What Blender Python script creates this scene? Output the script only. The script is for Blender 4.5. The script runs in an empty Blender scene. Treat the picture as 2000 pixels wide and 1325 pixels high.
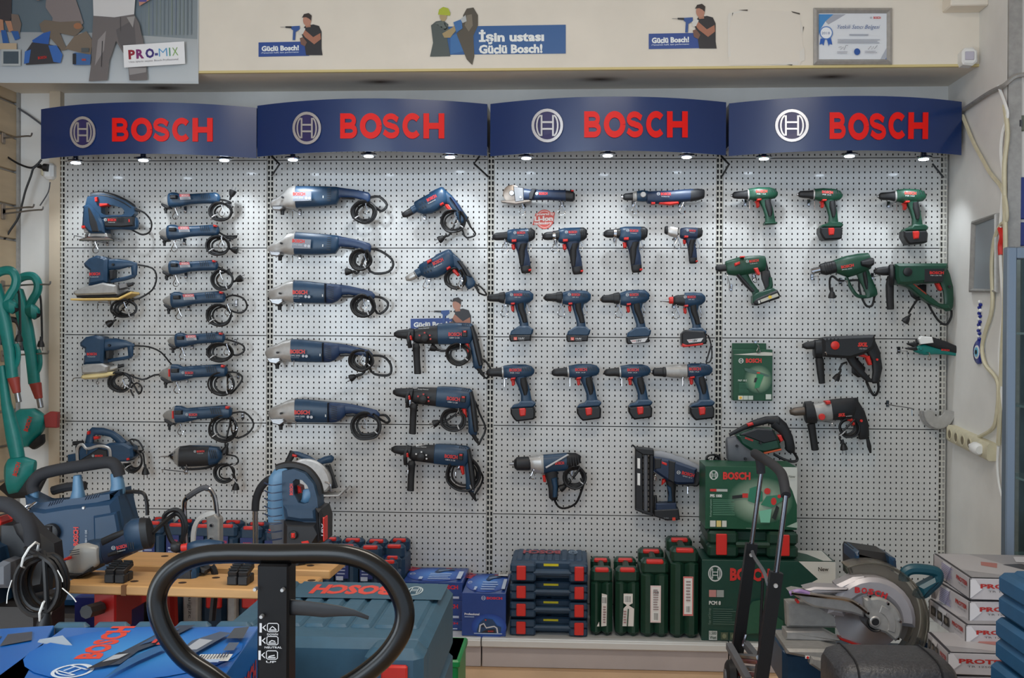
import bpy, math, random
from mathutils import Vector, Matrix
R = random.Random(7)
scene = bpy.context.scene
COL = scene.collection
# ---------------------------------------------------------------- camera, world, light, exposure
F = 2100.0; CX, CY, CZ = 2.37, -4.84, 1.395
_yaw, _pit, _rol = .0562, .006, .0049
_fw0 = Vector((-math.sin(_yaw), math.cos(_yaw), 0)); _rt0 = Vector((math.cos(_yaw), math.sin(_yaw), 0))
_fw = _fw0*math.cos(_pit) - Vector((0, 0, 1))*math.sin(_pit)
_up0 = _fw0*math.sin(_pit) + Vector((0, 0, 1))*math.cos(_pit)
_rt = _rt0*math.cos(_rol) + _up0*math.sin(_rol); _up = -_rt0*math.sin(_rol) + _up0*math.cos(_rol)
CAM = Vector((CX, CY, CZ))
cd = bpy.data.cameras.new('camera'); cam = bpy.data.objects.new('camera', cd); COL.objects.link(cam)
cd.sensor_width = 36; cd.lens = 36*F/2000
m = Matrix((_rt, _up, -_fw)).transposed().to_4x4(); m.translation = CAM
cam.matrix_world = m; scene.camera = cam
scene.view_settings.view_transform = 'Standard'; scene.view_settings.look = 'None'
scene.view_settings.gamma = 1; scene.view_settings.use_curve_mapping = False
scene.view_settings.exposure = -0.08
w = bpy.data.worlds.new('daylight'); scene.world = w; w.use_nodes = True
w.node_tree.nodes['Background'].inputs[0].default_value = (.70, .84, 1, 1)
w.node_tree.nodes['Background'].inputs[1].default_value = 1.3
def area(name, loc, target, sx, sy, power, col):
    l = bpy.data.lights.new(name, 'AREA'); l.shape = 'RECTANGLE'; l.size = sx; l.size_y = sy; l.energy = power; l.color = col
    o = bpy.data.objects.new(name, l); COL.objects.link(o); o.location = loc
    o.rotation_euler = (Vector(target) - Vector(loc)).to_track_quat('-Z', 'Y').to_euler(); return o
area('shopfront_daylight', (.2, -6.35, 2.0), (1.7, -1.2, .5), 3.4, 2.3, 84, (.80, .91, 1))
area('left_fill_light', (-.12, -3.9, 1.3), (1.5, -1.2, 1.55), 1.7, 1.7, 44, (.78, .90, 1))  # added light without a window: falloff to the right, lift on the soffit
area('overhead_fill_light', (2.6, -2.6, 3.12), (2.6, -2.5, 0), 1.2, .3, 30, (1, .92, .80))  # unseen overhead light, strengthened so the floor bounces light up to the soffit
def ray(px, py): return _fw + _rt*((px - 1000)/F) - _up*((py - 662.5)/F)
def P(px, py, y=0.0):
    d = ray(px, py); return CAM + d*((y - CY)/d.y)
def H(px, py, z):
    d = ray(px, py); return CAM + d*((z - CZ)/d.z)
def PX(px, py, x):
    d = ray(px, py); return CAM + d*((x - CX)/d.x)
# ---------------------------------------------------------------- materials
MATS = {}
def lin(c):
    return tuple((v/12.92 if v <= .04045 else ((v + .055)/1.055)**2.4) for v in c)
def mat(name, rgb=None, rough=.5, metal=0, noise=0, scale=30, emit=0, trans=0, bump=0, spec=.5, coat=0, stretch=None):
    if name in MATS: return MATS[name]
    m = bpy.data.materials.new(name); m.use_nodes = True; nt = m.node_tree; b = nt.nodes['Principled BSDF']
    c = (*lin([v/255 for v in rgb]), 1)
    b.inputs['Base Color'].default_value = c; b.inputs['Roughness'].default_value = rough; b.inputs['Metallic'].default_value = metal
    b.inputs['Specular IOR Level'].default_value = spec
    if coat: b.inputs['Coat Weight'].default_value = coat; b.inputs['Coat Roughness'].default_value = .15
    if emit: b.inputs['Emission Color'].default_value = c; b.inputs['Emission Strength'].default_value = emit
    if trans:
        b.inputs['Transmission Weight'].default_value = trans; b.inputs['IOR'].default_value = 1.2
    if noise or bump:
        tc = nt.nodes.new('ShaderNodeTexCoord'); mp = nt.nodes.new('ShaderNodeMapping'); tn = nt.nodes.new('ShaderNodeTexNoise')
        nt.links.new(tc.outputs['Object'], mp.inputs[0]); nt.links.new(mp.outputs[0], tn.inputs['Vector'])
        if stretch: mp.inputs['Scale'].default_value = stretch
        tn.inputs['Scale'].default_value = scale; tn.inputs['Detail'].default_value = 5
        if noise:
            mx = nt.nodes.new('ShaderNodeMix'); mx.data_type = 'RGBA'
            mr = nt.nodes.new('ShaderNodeMapRange'); mr.inputs[1].default_value = .3; mr.inputs[2].default_value = .7
            nt.links.new(tn.outputs[0], mr.inputs[0]); nt.links.new(mr.outputs[0], mx.inputs[0])
            k = 1 - noise
            mx.inputs[6].default_value = (c[0]*k, c[1]*k, c[2]*k, 1)
            k = 1 + noise*.35
            mx.inputs[7].default_value = (min(1, c[0]*k), min(1, c[1]*k), min(1, c[2]*k), 1)
            nt.links.new(mx.outputs[2], b.inputs['Base Color'])
        if bump:
            bp = nt.nodes.new('ShaderNodeBump'); bp.inputs['Strength'].default_value = bump; bp.inputs['Distance'].default_value = .004
            nt.links.new(tn.outputs[0], bp.inputs['Height']); nt.links.new(bp.outputs[0], b.inputs['Normal'])
    MATS[name] = m; return m
def ink(name='ink', rough=.45):
    if name in MATS: return MATS[name]
    m = bpy.data.materials.new(name); m.use_nodes = True; nt = m.node_tree; b = nt.nodes['Principled BSDF']
    a = nt.nodes.new('ShaderNodeVertexColor'); a.layer_name = 'Col'
    nt.links.new(a.outputs[0], b.inputs['Base Color']); b.inputs['Roughness'].default_value = rough
    MATS[name] = m; return m
mat('blue', (28, 60, 88), .38, noise=.12, scale=60)
mat('blue2', (30, 54, 90), .42, noise=.1, scale=60)
mat('navy', (28, 46, 74), .45, noise=.1, scale=50)
mat('caseblue', (34, 60, 84), .5, noise=.15, scale=40, bump=.15)
mat('teal', (54, 92, 114), .5, noise=.12, scale=40, bump=.1)
mat('green', (18, 66, 48), .4, noise=.12, scale=60)
mat('casegreen', (17, 56, 41), .45, noise=.15, scale=40)
mat('turq', (14, 122, 116), .42, noise=.12, scale=40)
mat('black', (26, 27, 31), .5, noise=.15, scale=80)
mat('rubber', (22, 22, 25), .62, noise=.2, scale=60)
mat('grey', (92, 94, 100), .5, noise=.1)
mat('red', (206, 42, 34), .42)
mat('silver', (186, 184, 182), .38, .55, noise=.12, scale=50)
mat('alloy', (165, 163, 160), .45, .35, noise=.15, scale=50)
mat('chrome', (176, 176, 180), .13, 1)
mat('steel', (150, 150, 152), .32, .9, noise=.1)
mat('cord', (20, 20, 23), .5, noise=.15)
mat('white', (232, 232, 230), .45)
mat('cream', (206, 198, 170), .55, noise=.1)
mat('yellow', (226, 206, 30), .45)
mat('panel', (204, 204, 202), .4, noise=.05, scale=3, coat=.8)
MATS['panel'].node_tree.nodes['Principled BSDF'].inputs['Coat Roughness'].default_value = .07
mat('chrome_dark_reflection', (120, 120, 126), .14, 1)  # chrome darkened to paint in the reflection of a dark room
mat('plaster', (232, 223, 209), .85, noise=.06, scale=5, bump=.25)
mat('plasterb', (226, 224, 220), .85, noise=.08, scale=5, bump=.25)
mat('headblue', (10, 46, 102), .28, noise=.06, scale=4, coat=.4)
mat('maple', (206, 184, 152), .5, noise=.12, scale=3, stretch=(1, 1, 9))
mat('beech', (208, 160, 104), .5, noise=.15, scale=5, stretch=(1, 9, 9))
mat('plinthgrey', (184, 174, 172), .45, noise=.08, scale=6)
mat('floor', (206, 170, 132), .4, noise=.15, scale=4)
mat('card', (120, 110, 96), .8, noise=.15)
# ---------------------------------------------------------------- mesh builder
class B:
    def __init__(s): s.v, s.f, s.c = [], [], []
    def add(s, vs, fs, col=None):
        o = len(s.v); s.v += [tuple(p) for p in vs]; s.f += [tuple(i + o for i in f) for f in fs]; s.c += [col]*len(fs); return s
    def loft(s, rings, cap=True, closed=False):
        n = len(rings[0]); vs = [p for r in rings for p in r]; fs = []
        m = len(rings)
        for i in range(m if closed else m - 1):
            a, b = i*n, ((i + 1) % m)*n
            for j in range(n):
                k = (j + 1) % n; fs.append((a + j, a + k, b + k, b + j))
        if cap and not closed: fs += [tuple(range(n))[::-1], tuple(range((m - 1)*n, m*n))]
        return s.add(vs, fs)
    def box(s, c, d, bev=0, M=None, col=None):
        c = Vector(c); x, y, z = [v/2 for v in d]; b = min(bev, x*.9, y*.9, z*.9)
        def ring(ix, iy, zz):
            return [(-ix, -iy, zz), (ix, -iy, zz), (ix, iy, zz), (-ix, iy, zz)]
        def oct_(ix, iy, bb, zz):
            return [(-ix + bb, -iy, zz), (ix - bb, -iy, zz), (ix, -iy + bb, zz), (ix, iy - bb, zz), (ix - bb, iy, zz), (-ix + bb, iy, zz), (-ix, iy - bb, zz), (-ix, -iy + bb, zz)]
        if b: rs = [oct_(x - b, y - b, b*.3, -z), oct_(x, y, b, -z + b), oct_(x, y, b, z - b), oct_(x - b, y - b, b*.3, z)]
        else: rs = [ring(x, y, -z), ring(x, y, z)]
        f = (lambda p: c + (M @ Vector(p) if M else Vector(p)))
        n0 = len(s.f); s.loft([[f(p) for p in r] for r in rs])
        if col: s.c[n0:] = [col]*(len(s.f) - n0)
        return s
    def tube(s, pts, r, n=6, closed=False, smooth=0):
        pts = [Vector(p) for p in pts]
        if smooth: pts = spline(pts, smooth, closed)
        rr = r if isinstance(r, (list, tuple)) else None
        rings = []; L = len(pts); up = None
        for i, p in enumerate(pts):
            a = pts[i - 1] if (i > 0 or closed) else p; b = pts[(i + 1) % L] if (i < L - 1 or closed) else p
            t = (b - a)
            if t.length < 1e-9: t = Vector((0, 0, 1))
            t.normalize()
            if up is None: up = t.orthogonal().normalized()
            up = up - t*up.dot(t)
            if up.length < 1e-6: up = t.orthogonal()
            up.normalize(); sd = t.cross(up)
            q = (rr[min(len(rr) - 1, int(i*len(rr)/L))] if rr else r)
            rings.append([p + up*(q*math.cos(2*math.pi*k/n)) + sd*(q*math.sin(2*math.pi*k/n)) for k in range(n)])
        return s.loft(rings, closed=closed)
    def lathe(s, p0, axis, prof, n=16):
        axis = Vector(axis).normalized(); u = axis.orthogonal().normalized(); v = axis.cross(u); p0 = Vector(p0)
        return s.loft([[p0 + axis*h + (u*math.cos(2*math.pi*k/n) + v*math.sin(2*math.pi*k/n))*max(r, 1e-4) for k in range(n)] for h, r in prof])
    def prism(s, poly, y0, y1, bev=.004):
        """poly: world (x,z) list; front y0 (towards camera), back y1"""
        ar = sum(poly[i - 1][0]*poly[i][1] - poly[i][0]*poly[i - 1][1] for i in range(len(poly)))
        if ar < 0: poly = poly[::-1]
        ins = inset(poly, bev) if bev else poly
        rs = [[(x, y1, z) for x, z in poly], [(x, y0 + bev, z) for x, z in poly]]
        if bev: rs.append([(x, y0, z) for x, z in ins])
        return s.loft(rs)
    def band(s, outer, inner, y0, y1):
        n = len(outer); vs = [(x, y0, z) for x, z in outer] + [(x, y0, z) for x, z in inner] + [(x, y1, z) for x, z in outer] + [(x, y1, z) for x, z in inner]
        fs = []
        for i in range(n):
            j = (i + 1) % n
            fs += [(i, j, n + j, n + i), (2*n + j, 2*n + i, 3*n + i, 3*n + j), (i, 2*n + i, 2*n + j, j), (n + j, 3*n + j, 3*n + i, n + i)]
        return s.add(vs, fs)
    def build(s, name, mt, parent=None, loc=None, flat=False):
        me = bpy.data.meshes.new(name); off = Vector((0, 0, 0))
        if parent is not None: off = wloc(parent)
        if loc is not None: off = Vector(loc)
        me.from_pydata([tuple(Vector(p) - off) for p in s.v], [], s.f)
        me.materials.append(MATS[mt] if isinstance(mt, str) else mt)
        if any(c is not None for c in s.c):
            at = me.color_attributes.new('Col', 'FLOAT_COLOR', 'CORNER'); buf = []
            for f, c in zip(s.f, s.c):
                c = c or (200, 200, 200)
                if isinstance(c[0], (int, float)): cs = [c]*len(f)
                else: cs = [c[i % len(c)] for i in range(len(f))]
                for q in cs: buf += [*lin([v/255 for v in q]), 1]
            at.data.foreach_set('color', buf)
        else:
            import bmesh
            bm = bmesh.new(); bm.from_mesh(me); bmesh.ops.recalc_face_normals(bm, faces=bm.faces); bm.to_mesh(me); bm.free()
            if not flat:
                me.polygons.foreach_set('use_smooth', [True]*len(me.polygons)); me.set_sharp_from_angle(angle=math.radians(38))
        o = bpy.data.objects.new(name, me); COL.objects.link(o)
        if parent is not None:
            o.parent = parent; o.location = off - wloc(parent)
        else: o.location = off
        return o
def wloc(o):
    v = Vector(o.location)
    while o.parent is not None: o = o.parent; v += Vector(o.location)
    return v
def inset(poly, b):
    out = []; n = len(poly)
    for i in range(n):
        p0, p1, p2 = Vector(poly[i - 1]), Vector(poly[i]), Vector(poly[(i + 1) % n])
        a = (p1 - p0); c = (p2 - p1)
        if a.length < 1e-9 or c.length < 1e-9: out.append(tuple(p1)); continue
        a.normalize(); c.normalize(); n1 = Vector((-a.y, a.x)); n2 = Vector((-c.y, c.x)); nn = n1 + n2
        if nn.length < 1e-3: out.append(tuple(p1)); continue
        nn.normalize(); k = b/max(.45, nn.dot(n1)); out.append(tuple(p1 + nn*k))
    return out
def spline(pts, k, closed=False):
    out = []; n = len(pts)
    for i in range(n if closed else n - 1):
        if closed: a, b, c, d = pts[i - 1], pts[i], pts[(i + 1) % n], pts[(i + 2) % n]
        else: a, b, c, d = pts[max(i - 1, 0)], pts[i], pts[i + 1], pts[min(i + 2, n - 1)]
        for j in range(k):
            t = j/k
            out.append(b*1.0 + (c - a)*(t*.5) + (a*2 - b*5 + c*4 - d)*(t*t*.5) + (b*3 - a - c*3 + d)*(t*t*t*.5))
    if not closed: out.append(pts[-1])
    return out
def tag(o, label=None, cat=None, group=None, kind=None):
    if label: o['label'] = label
    if cat: o['category'] = cat
    if group: o['group'] = group
    if kind: o['kind'] = kind
    return o
def empty(name, loc, label=None, cat=None, group=None):
    o = bpy.data.objects.new(name, None); COL.objects.link(o); o.location = loc; o.empty_display_size = .02
    return tag(o, label, cat, group)
def struct(o): o['kind'] = 'structure'; return o
def bx(name, lo, hi, mt, parent=None, bev=0):
    lo, hi = Vector(lo), Vector(hi)
    return B().box((lo + hi)/2, hi - lo, bev).build(name, mt, parent, loc=None if parent else (lo + hi)/2)
# ---------------------------------------------------------------- lettering
_TX = {}
def text2d(s, bold=.03, res=2, shear=0):
    k = (s, bold, shear)
    if k in _TX: return _TX[k]
    c = bpy.data.curves.new('lettering', 'FONT'); c.body = s; c.offset = bold; c.resolution_u = res; c.shear = shear
    o = bpy.data.objects.new('lettering', c); COL.objects.link(o)
    me = bpy.data.meshes.new_from_object(o.evaluated_get(bpy.context.evaluated_depsgraph_get()))
    vs = [(v.co.x, v.co.y) for v in me.vertices]; fs = [tuple(p.vertices) for p in me.polygons]
    bpy.data.objects.remove(o); bpy.data.curves.remove(c); bpy.data.meshes.remove(me)
    x0 = min(v[0] for v in vs); x1 = max(v[0] for v in vs)
    r = ([((x - x0)/(x1 - x0), y/.72) for x, y in vs], fs); _TX[k] = r; return r
def ring_pts(cx, cy, rx, ry, n=28, a0=0, a1=360):
    return [(cx + rx*math.cos(math.radians(a0 + (a1 - a0)*i/n)), cy + ry*math.sin(math.radians(a0 + (a1 - a0)*i/n))) for i in range(n + 1)]
def stroke2d(pts, w):
    """strip polygon quads along a polyline, width w"""
    vs, fs = [], []; n = len(pts)
    for i in range(n):
        a = Vector(pts[max(i - 1, 0)]); b = Vector(pts[min(i + 1, n - 1)]); t = (b - a).normalized(); q = Vector((-t.y, t.x))*(w/2); p = Vector(pts[i])
        vs += [tuple(p + q), tuple(p - q)]
    for i in range(n - 1): fs.append((2*i, 2*i + 1, 2*i + 3, 2*i + 2))
    return vs, fs
def emblem2d():
    """armature-in-ring emblem in the unit circle"""
    parts = [stroke2d(ring_pts(0, 0, .91, .91), .17)]
    for s in (-1, 1):
        parts.append(stroke2d([(s*.36, -.62), (s*.36, .62)], .11))
        parts.append(stroke2d([(s*.36 + s*.06, .60)] + [(s*(.36 + .30*math.cos(math.radians(a))), .62*math.sin(math.radians(a))) for a in range(70, -71, -20)] + [(s*.42, -.60)], .10))
        parts.append(stroke2d([(-.36, s*.2), (.36, s*.2)], .11))
    return parts
_EMB = emblem2d()
class Frame:
    """a flat print on a surface: origin o, axis u (per unit), axis v (per unit), normal n"""
    def __init__(s, o, u, v, n=None):
        s.o, s.u, s.v = Vector(o), Vector(u), Vector(v); s.n = Vector(n) if n is not None else s.u.cross(s.v).normalized(); s.b = B(); s.k = 0
    def __call__(s, x, y): return s.o + s.u*x + s.v*y + s.n*(.0004*s.k)
    def poly(s, pts, col):
        s.k += 1; s.b.add([s(x, y) for x, y in pts], [tuple(range(len(pts)))], col); return s
    def rect(s, x0, y0, x1, y1, col): return s.poly([(x0, y0), (x1, y0), (x1, y1), (x0, y1)], col)
    def mesh(s, vs, fs, col):
        s.k += 1; s.b.add([s(x, y) for x, y in vs], fs, col); return s
    def stroke(s, pts, w, col):
        vs, fs = stroke2d(pts, w); return s.mesh(vs, fs, col)
    def ell(s, cx, cy, rx, ry, col, n=20, ang=0):
        ca, sa = math.cos(math.radians(ang)), math.sin(math.radians(ang)); q = []
        for i in range(n):
            a, b = rx*math.cos(2*math.pi*i/n), ry*math.sin(2*math.pi*i/n); q.append((cx + a*ca - b*sa, cy + a*sa + b*ca))
        return s.poly(q, col)
    def glow(s, cx, cy, rx, ry, c0, c1, n=24):
        s.k += 1; vs = [s(cx, cy)] + [s(cx + rx*math.cos(2*math.pi*i/n), cy + ry*math.sin(2*math.pi*i/n)) for i in range(n)]
        s.b.add(vs, [(0, 1 + i, 1 + (i + 1) % n) for i in range(n)], (c0, c1, c1)); return s
    def text(s, t, x0, y0, x1, h, col, bold=.03, dx=0, dy=0, shear=0):
        """baseline from (x0,y0) to (x1,y0+dy); cap height h"""
        vs, fs = text2d(t, bold, shear=shear); L = math.hypot(x1 - x0, dy) or 1; ax, ay = (x1 - x0)/L, dy/L
        return s.mesh([(x0 + u*(x1 - x0) - ay*v*h, y0 + u*dy + ax*v*h) for u, v in vs], fs, col)
    def vtext(s, t, x0, y0, y1, h, col, bold=.03):
        """text running upwards (y0->y1)"""
        vs, fs = text2d(t, bold); d = 1 if y1 > y0 else -1
        return s.mesh([(x0 - d*v*h, y0 + u*(y1 - y0)) for u, v in vs], fs, col)
    def emblem(s, cx, cy, rx, ry, col, ang=0):
        ca, sa = math.cos(math.radians(ang)), math.sin(math.radians(ang))
        for vs, fs in _EMB: s.mesh([(cx + rx*(x*ca - y*sa), cy + ry*(x*sa + y*ca)) for x, y in vs], fs, col)
        return s
    def lines(s, x0, y0, x1, y1, n, col, fill=.5, var=.25):
        """n rows of small unreadable print"""
        for i in range(n):
            yy = y1 + (y0 - y1)*(i + .5)/n; hh = abs(y1 - y0)/n*fill/2; s.rect(x0, yy - hh, x1 - (x1 - x0)*var*R.random(), yy + hh, col)
        return s
    def barcode(s, x0, y0, x1, y1, col=(30, 30, 30), n=14):
        s.rect(x0, y0, x1, y1, (235, 235, 232)); w = (x1 - x0)/(n*2 + 1)
        for i in range(n): s.rect(x0 + w*(2*i + 1), y0 + (y1 - y0)*.12, x0 + w*(2*i + 1) + w*(.5 + .6*R.random()), y1 - (y1 - y0)*.12, col)
        return s
    def done(s, name, parent, mt='ink'):
        ink(); return s.b.build(name, mt, parent)
def wallframe(x0, y0, x1, y1, y):
    """print frame on a plane of constant y: photo-pixel sized unit grid (x right, y DOWN like the photo)"""
    o = P(x0, y0, y); u = (P(x1, y0, y) - o)/(x1 - x0); v = (P(x0, y1, y) - o)/(y1 - y0)
    f = Frame(o - u*x0 - v*y0, u, v, (0, -1, 0)); return f
# ---------------------------------------------------------------- room
XR = P(1850, 400, .04).x; XL = P(36, 300, .04).x
YB = PX(1912, 131, XR).y; ZB = P(1000, 137, YB).z; YF = PX(1963, 600, XR).y
TOPZ = 3.15
struct(bx('floor', (XL - .1, -6.4, -.05), (7.2, .15, 0), 'floor'))
struct(bx('ceiling', (XL - .1, -6.4, TOPZ), (7.2, .15, TOPZ + .08), 'plaster'))
struct(bx('wall_back', (XL - .1, .04, 0), (7.2, .15, TOPZ), 'plasterb'))
bulk = struct(bx('wall_upper', (XL, YB, ZB), (XR, .04, TOPZ), 'plaster'))
bx('edge_strip', (XL, YB - .003, ZB - .002), (XR, YB + .012, ZB + .008), mat('yellowed', (214, 196, 140), .8), bulk)
struct(bx('wall_right', (XR, YF, 0), (XR + .12, .04, TOPZ), 'plasterb'))
struct(bx('trim_1', (P(1857, 8, YB - .1).x, YB - .1, P(1860, 11, YB - .1).z), (XR, YB, TOPZ), 'plaster', bev=.004))
t = bx('trim_2', (XR + .001, YF - .015, 0), (XR + .05, YF + .004, TOPZ), 'alloy'); struct(t)
wl = struct(bx('wall_left', (XL - .12, -6.4, 0), (XL - .02, .04, TOPZ), 'plasterb'))
for i in range(19):                                   # slatted boards on the left side wall
    z = P(36, 340, .04).z + (5 - i)*.158
    bx('slat', (XL - .02, -2.4, z + .011), (XL, .03, z + .158), 'maple', wl, .003)
bx('edge_strip', (XL - .001, .02, 0), (XL + .012, .04, ZB), 'alloy', wl)
struct(bx('trim_3', (P(104, 500, .04).x, .0, 0), (P(117, 500, .0).x, .04, ZB), mat('beige', (206, 190, 168), .8, noise=.08, scale=6)))
wr = struct(bx('wall_shop_right', (XR + .05, YF + .02, 0), (7.2, YF + .1, TOPZ), 'plasterb'))
for i in range(19):                                   # slatted boards beyond the corner strip
    z = P(1990, 145, YF).z + (5 - i)*P(1990, 145, YF).z*0 + (5 - i)*.166
    bx('slat', (XR + .052, YF + .004, z + .012), (7.0, YF + .022, z + .166), 'maple', wr, .003)
struct(bx('wall_far_right', (7.2, -6.4, 0), (7.3, .1, TOPZ), 'plasterb'))
# soot stains on the soffit
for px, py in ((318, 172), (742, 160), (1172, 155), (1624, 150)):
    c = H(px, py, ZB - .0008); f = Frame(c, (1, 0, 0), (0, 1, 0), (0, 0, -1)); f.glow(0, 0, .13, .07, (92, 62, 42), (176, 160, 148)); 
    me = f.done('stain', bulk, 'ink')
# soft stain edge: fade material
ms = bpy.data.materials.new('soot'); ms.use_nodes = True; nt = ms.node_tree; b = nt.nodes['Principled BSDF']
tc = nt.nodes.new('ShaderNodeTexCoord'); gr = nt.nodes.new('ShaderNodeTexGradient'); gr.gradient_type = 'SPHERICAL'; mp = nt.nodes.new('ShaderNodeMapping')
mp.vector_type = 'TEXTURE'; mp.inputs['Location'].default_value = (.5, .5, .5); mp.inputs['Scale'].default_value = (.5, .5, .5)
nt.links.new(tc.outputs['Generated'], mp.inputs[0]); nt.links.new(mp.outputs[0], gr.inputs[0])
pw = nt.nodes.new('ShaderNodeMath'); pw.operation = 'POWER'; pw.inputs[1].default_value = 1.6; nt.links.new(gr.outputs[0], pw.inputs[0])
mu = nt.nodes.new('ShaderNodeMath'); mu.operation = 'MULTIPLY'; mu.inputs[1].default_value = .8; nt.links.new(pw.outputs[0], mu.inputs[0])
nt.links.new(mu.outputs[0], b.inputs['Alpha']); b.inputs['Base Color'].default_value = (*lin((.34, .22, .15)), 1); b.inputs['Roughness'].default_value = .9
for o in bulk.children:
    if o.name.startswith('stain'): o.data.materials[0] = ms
# ---------------------------------------------------------------- perforated display wall
UPX = [P(x, 655, 0).x for x in (119, 526, 957, 1403, 1841)]
ZS1 = P(1000, 485, 0).z; ROWZ = [ZS1 + .4 - .4*i for i in range(-1, 5)]     # top edges of the six panel rows
def perf(x0, x1, z0, z1, nx, nz, hw, hh, y=0.0, fl=.012):
    """sheet x0..x1 by z0..z1 with nx*nz slots really cut out, and folded edges"""
    vs, fs = [], []; gx = (x1 - x0)/nx; gz = (z1 - z0)/nz
    idx = {}
    for j in range(nz + 1):
        for i in range(nx + 1): idx[i, j] = len(vs); vs.append((x0 + i*gx, y, z0 + j*gz))
    for j in range(nz):
        for i in range(nx):
            cx, cz = x0 + (i + .5)*gx, z0 + (j + .5)*gz; k = len(vs)
            for yy in (y, y + .0025): vs += [(cx - hw, yy, cz - hh), (cx + hw, yy, cz - hh), (cx + hw, yy, cz + hh), (cx - hw, yy, cz + hh)]
            a, b_, c, d = idx[i, j], idx[i + 1, j], idx[i + 1, j + 1], idx[i, j + 1]
            fs += [(a, b_, k + 1, k), (b_, c, k + 2, k + 1), (c, d, k + 3, k + 2), (d, a, k, k + 3)]
            fs += [(k + q, k + (q + 1) % 4, k + 4 + (q + 1) % 4, k + 4 + q) for q in range(4)]
    k = len(vs); vs += [(x0, y, z0), (x1, y, z0), (x1, y, z1), (x0, y, z1), (x0, y + fl, z0), (x1, y + fl, z0), (x1, y + fl, z1), (x0, y + fl, z1)]
    fs += [(k + q, k + (q + 1) % 4, k + 4 + (q + 1) % 4, k + 4 + q) for q in range(4)]
    return vs, fs
BAYS = []
for i in range(4):
    x0, x1 = UPX[i], UPX[i + 1]; bay = empty('pegboard_bay', (x0, 0, 0), ('white perforated display bay with the jigsaw, sanders and small grinders', 'white perforated display bay with the large grinders and rotary hammers',
        'white perforated display bay with rows of blue cordless drills', 'white perforated display bay with the green drills')[i], 'display wall', 'perforated display bays'); BAYS.append(bay)
    vs, fs = perf(x0 + .018, x1 - .014, ROWZ[1] - .398, ROWZ[1] - .002, 39, 16, .0027, .0043)
    b = B(); b.add(vs, fs); me0 = b.build('perforated_panel', 'panel', bay, flat=True); me0.location.z += .4
    me0.location.z -= .4
    for r in range(1, 5):
        o = me0.copy(); COL.objects.link(o); o.location.z = me0.location.z - .4*r
    vs, fs = perf(x0 + .018, x1 - .014, ROWZ[1] + .002, ROWZ[1] + .152, 39, 6, .0027, .0043)
    b = B(); b.add(vs, fs); b.build('perforated_panel', 'panel', bay, flat=True)
    for k, ux in enumerate((x0, x1) if i == 3 else (x0,)):
        vs, fs = perf(ux - .013, ux + .017, .04, 2.28, 2, 90, .0044, .0086, .004)
        b = B(); b.add(vs, fs); b.build('slotted_upright', mat('upright', (196, 194, 186), .4), bay, flat=True)
    yf = -.40; zt = P(1000, 1248, yf).z
    b = B(); b.box(((x0 + x1)/2, yf/2, zt - .012), (x1 - x0 - .004, -yf, .024), .004); b.build('base_shelf', 'panel', bay)
    b = B(); b.box(((x0 + x1)/2, yf + .004, zt - .022), (x1 - x0 - .004, .018, .03), .004); b.build('shelf_lip', 'panel', bay)
    b = B(); b.box(((x0 + x1)/2, yf + .03, (zt - .03)/2), (x1 - x0 - .005, .02, zt - .032), .002); b.build('plinth', 'plinthgrey', bay)
ZSH = zt
for i, bay in enumerate(BAYS): B().box(((UPX[i] + UPX[i + 1])/2, .001, (ROWZ[5] - .402 + zt)/2), (UPX[i + 1] - UPX[i] - .03, .004, ROWZ[5] - .402 - zt)).build('back_strip', 'panel', bay)
bx('hole_shade_sheet', (UPX[0], .02, .02), (UPX[4], .03, 2.26), mat('cavity_shade', (60, 60, 62), .9), BAYS[0]).location  # dark sheet that paints in the shade seen through the perforations
# ---------------------------------------------------------------- header signs
mat('letter', (238, 20, 12), .42, spec=.3); mat('badge', (52, 46, 96), .35); mat('lens', (225, 240, 255), .3, emit=14); mat('alu', (205, 202, 204), .3, .6)
def glyphs():
    g = {}
    def st(pts, w=.25): return stroke2d(pts, w)
    g['B'] = [st([(.125, 0), (.125, 1)]), st([(.1, .89), (.5, .89)] + [(.5 + .24*math.cos(math.radians(a)), .705 + .185*math.sin(math.radians(a))) for a in range(80, -91, -17)] + [(.1, .52)], .22),
              st([(.1, .49), (.54, .49)] + [(.54 + .26*math.cos(math.radians(a)), .30 + .19*math.sin(math.radians(a))) for a in range(80, -91, -17)] + [(.1, .11)], .22)]
    g['O'] = [st(ring_pts(.5, .5, .385, .385, 30), .25)]
    g['S'] = [st([(.84, .74)] + [(.45 + .33*math.cos(math.radians(a)), .70 + .185*math.sin(math.radians(a))) for a in range(30, 271, 24)] + [(.48 + .34*math.cos(math.radians(a)), .30 + .19*math.sin(math.radians(a))) for a in range(88, -151, -24)] + [(.06, .27)], .23)]
    g['C'] = [st([(.5 + .385*math.cos(math.radians(a)), .5 + .385*math.sin(math.radians(a))) for a in range(42, 319, 12)], .25)]
    g['H'] = [st([(.135, 0), (.135, 1)], .27), st([(.865, 0), (.865, 1)], .27), st([(.2, .5), (.8, .5)], .24)]
    return g
GL = glyphs(); GSP = ((0, .178), (.191, .397), (.409, .58), (.60, .787), (.80, 1))
def fascia(x, X0, X1): u = (x - X0)/(X1 - X0); return -.2 - .13*(1 - (2*u - 1)**2)
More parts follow.
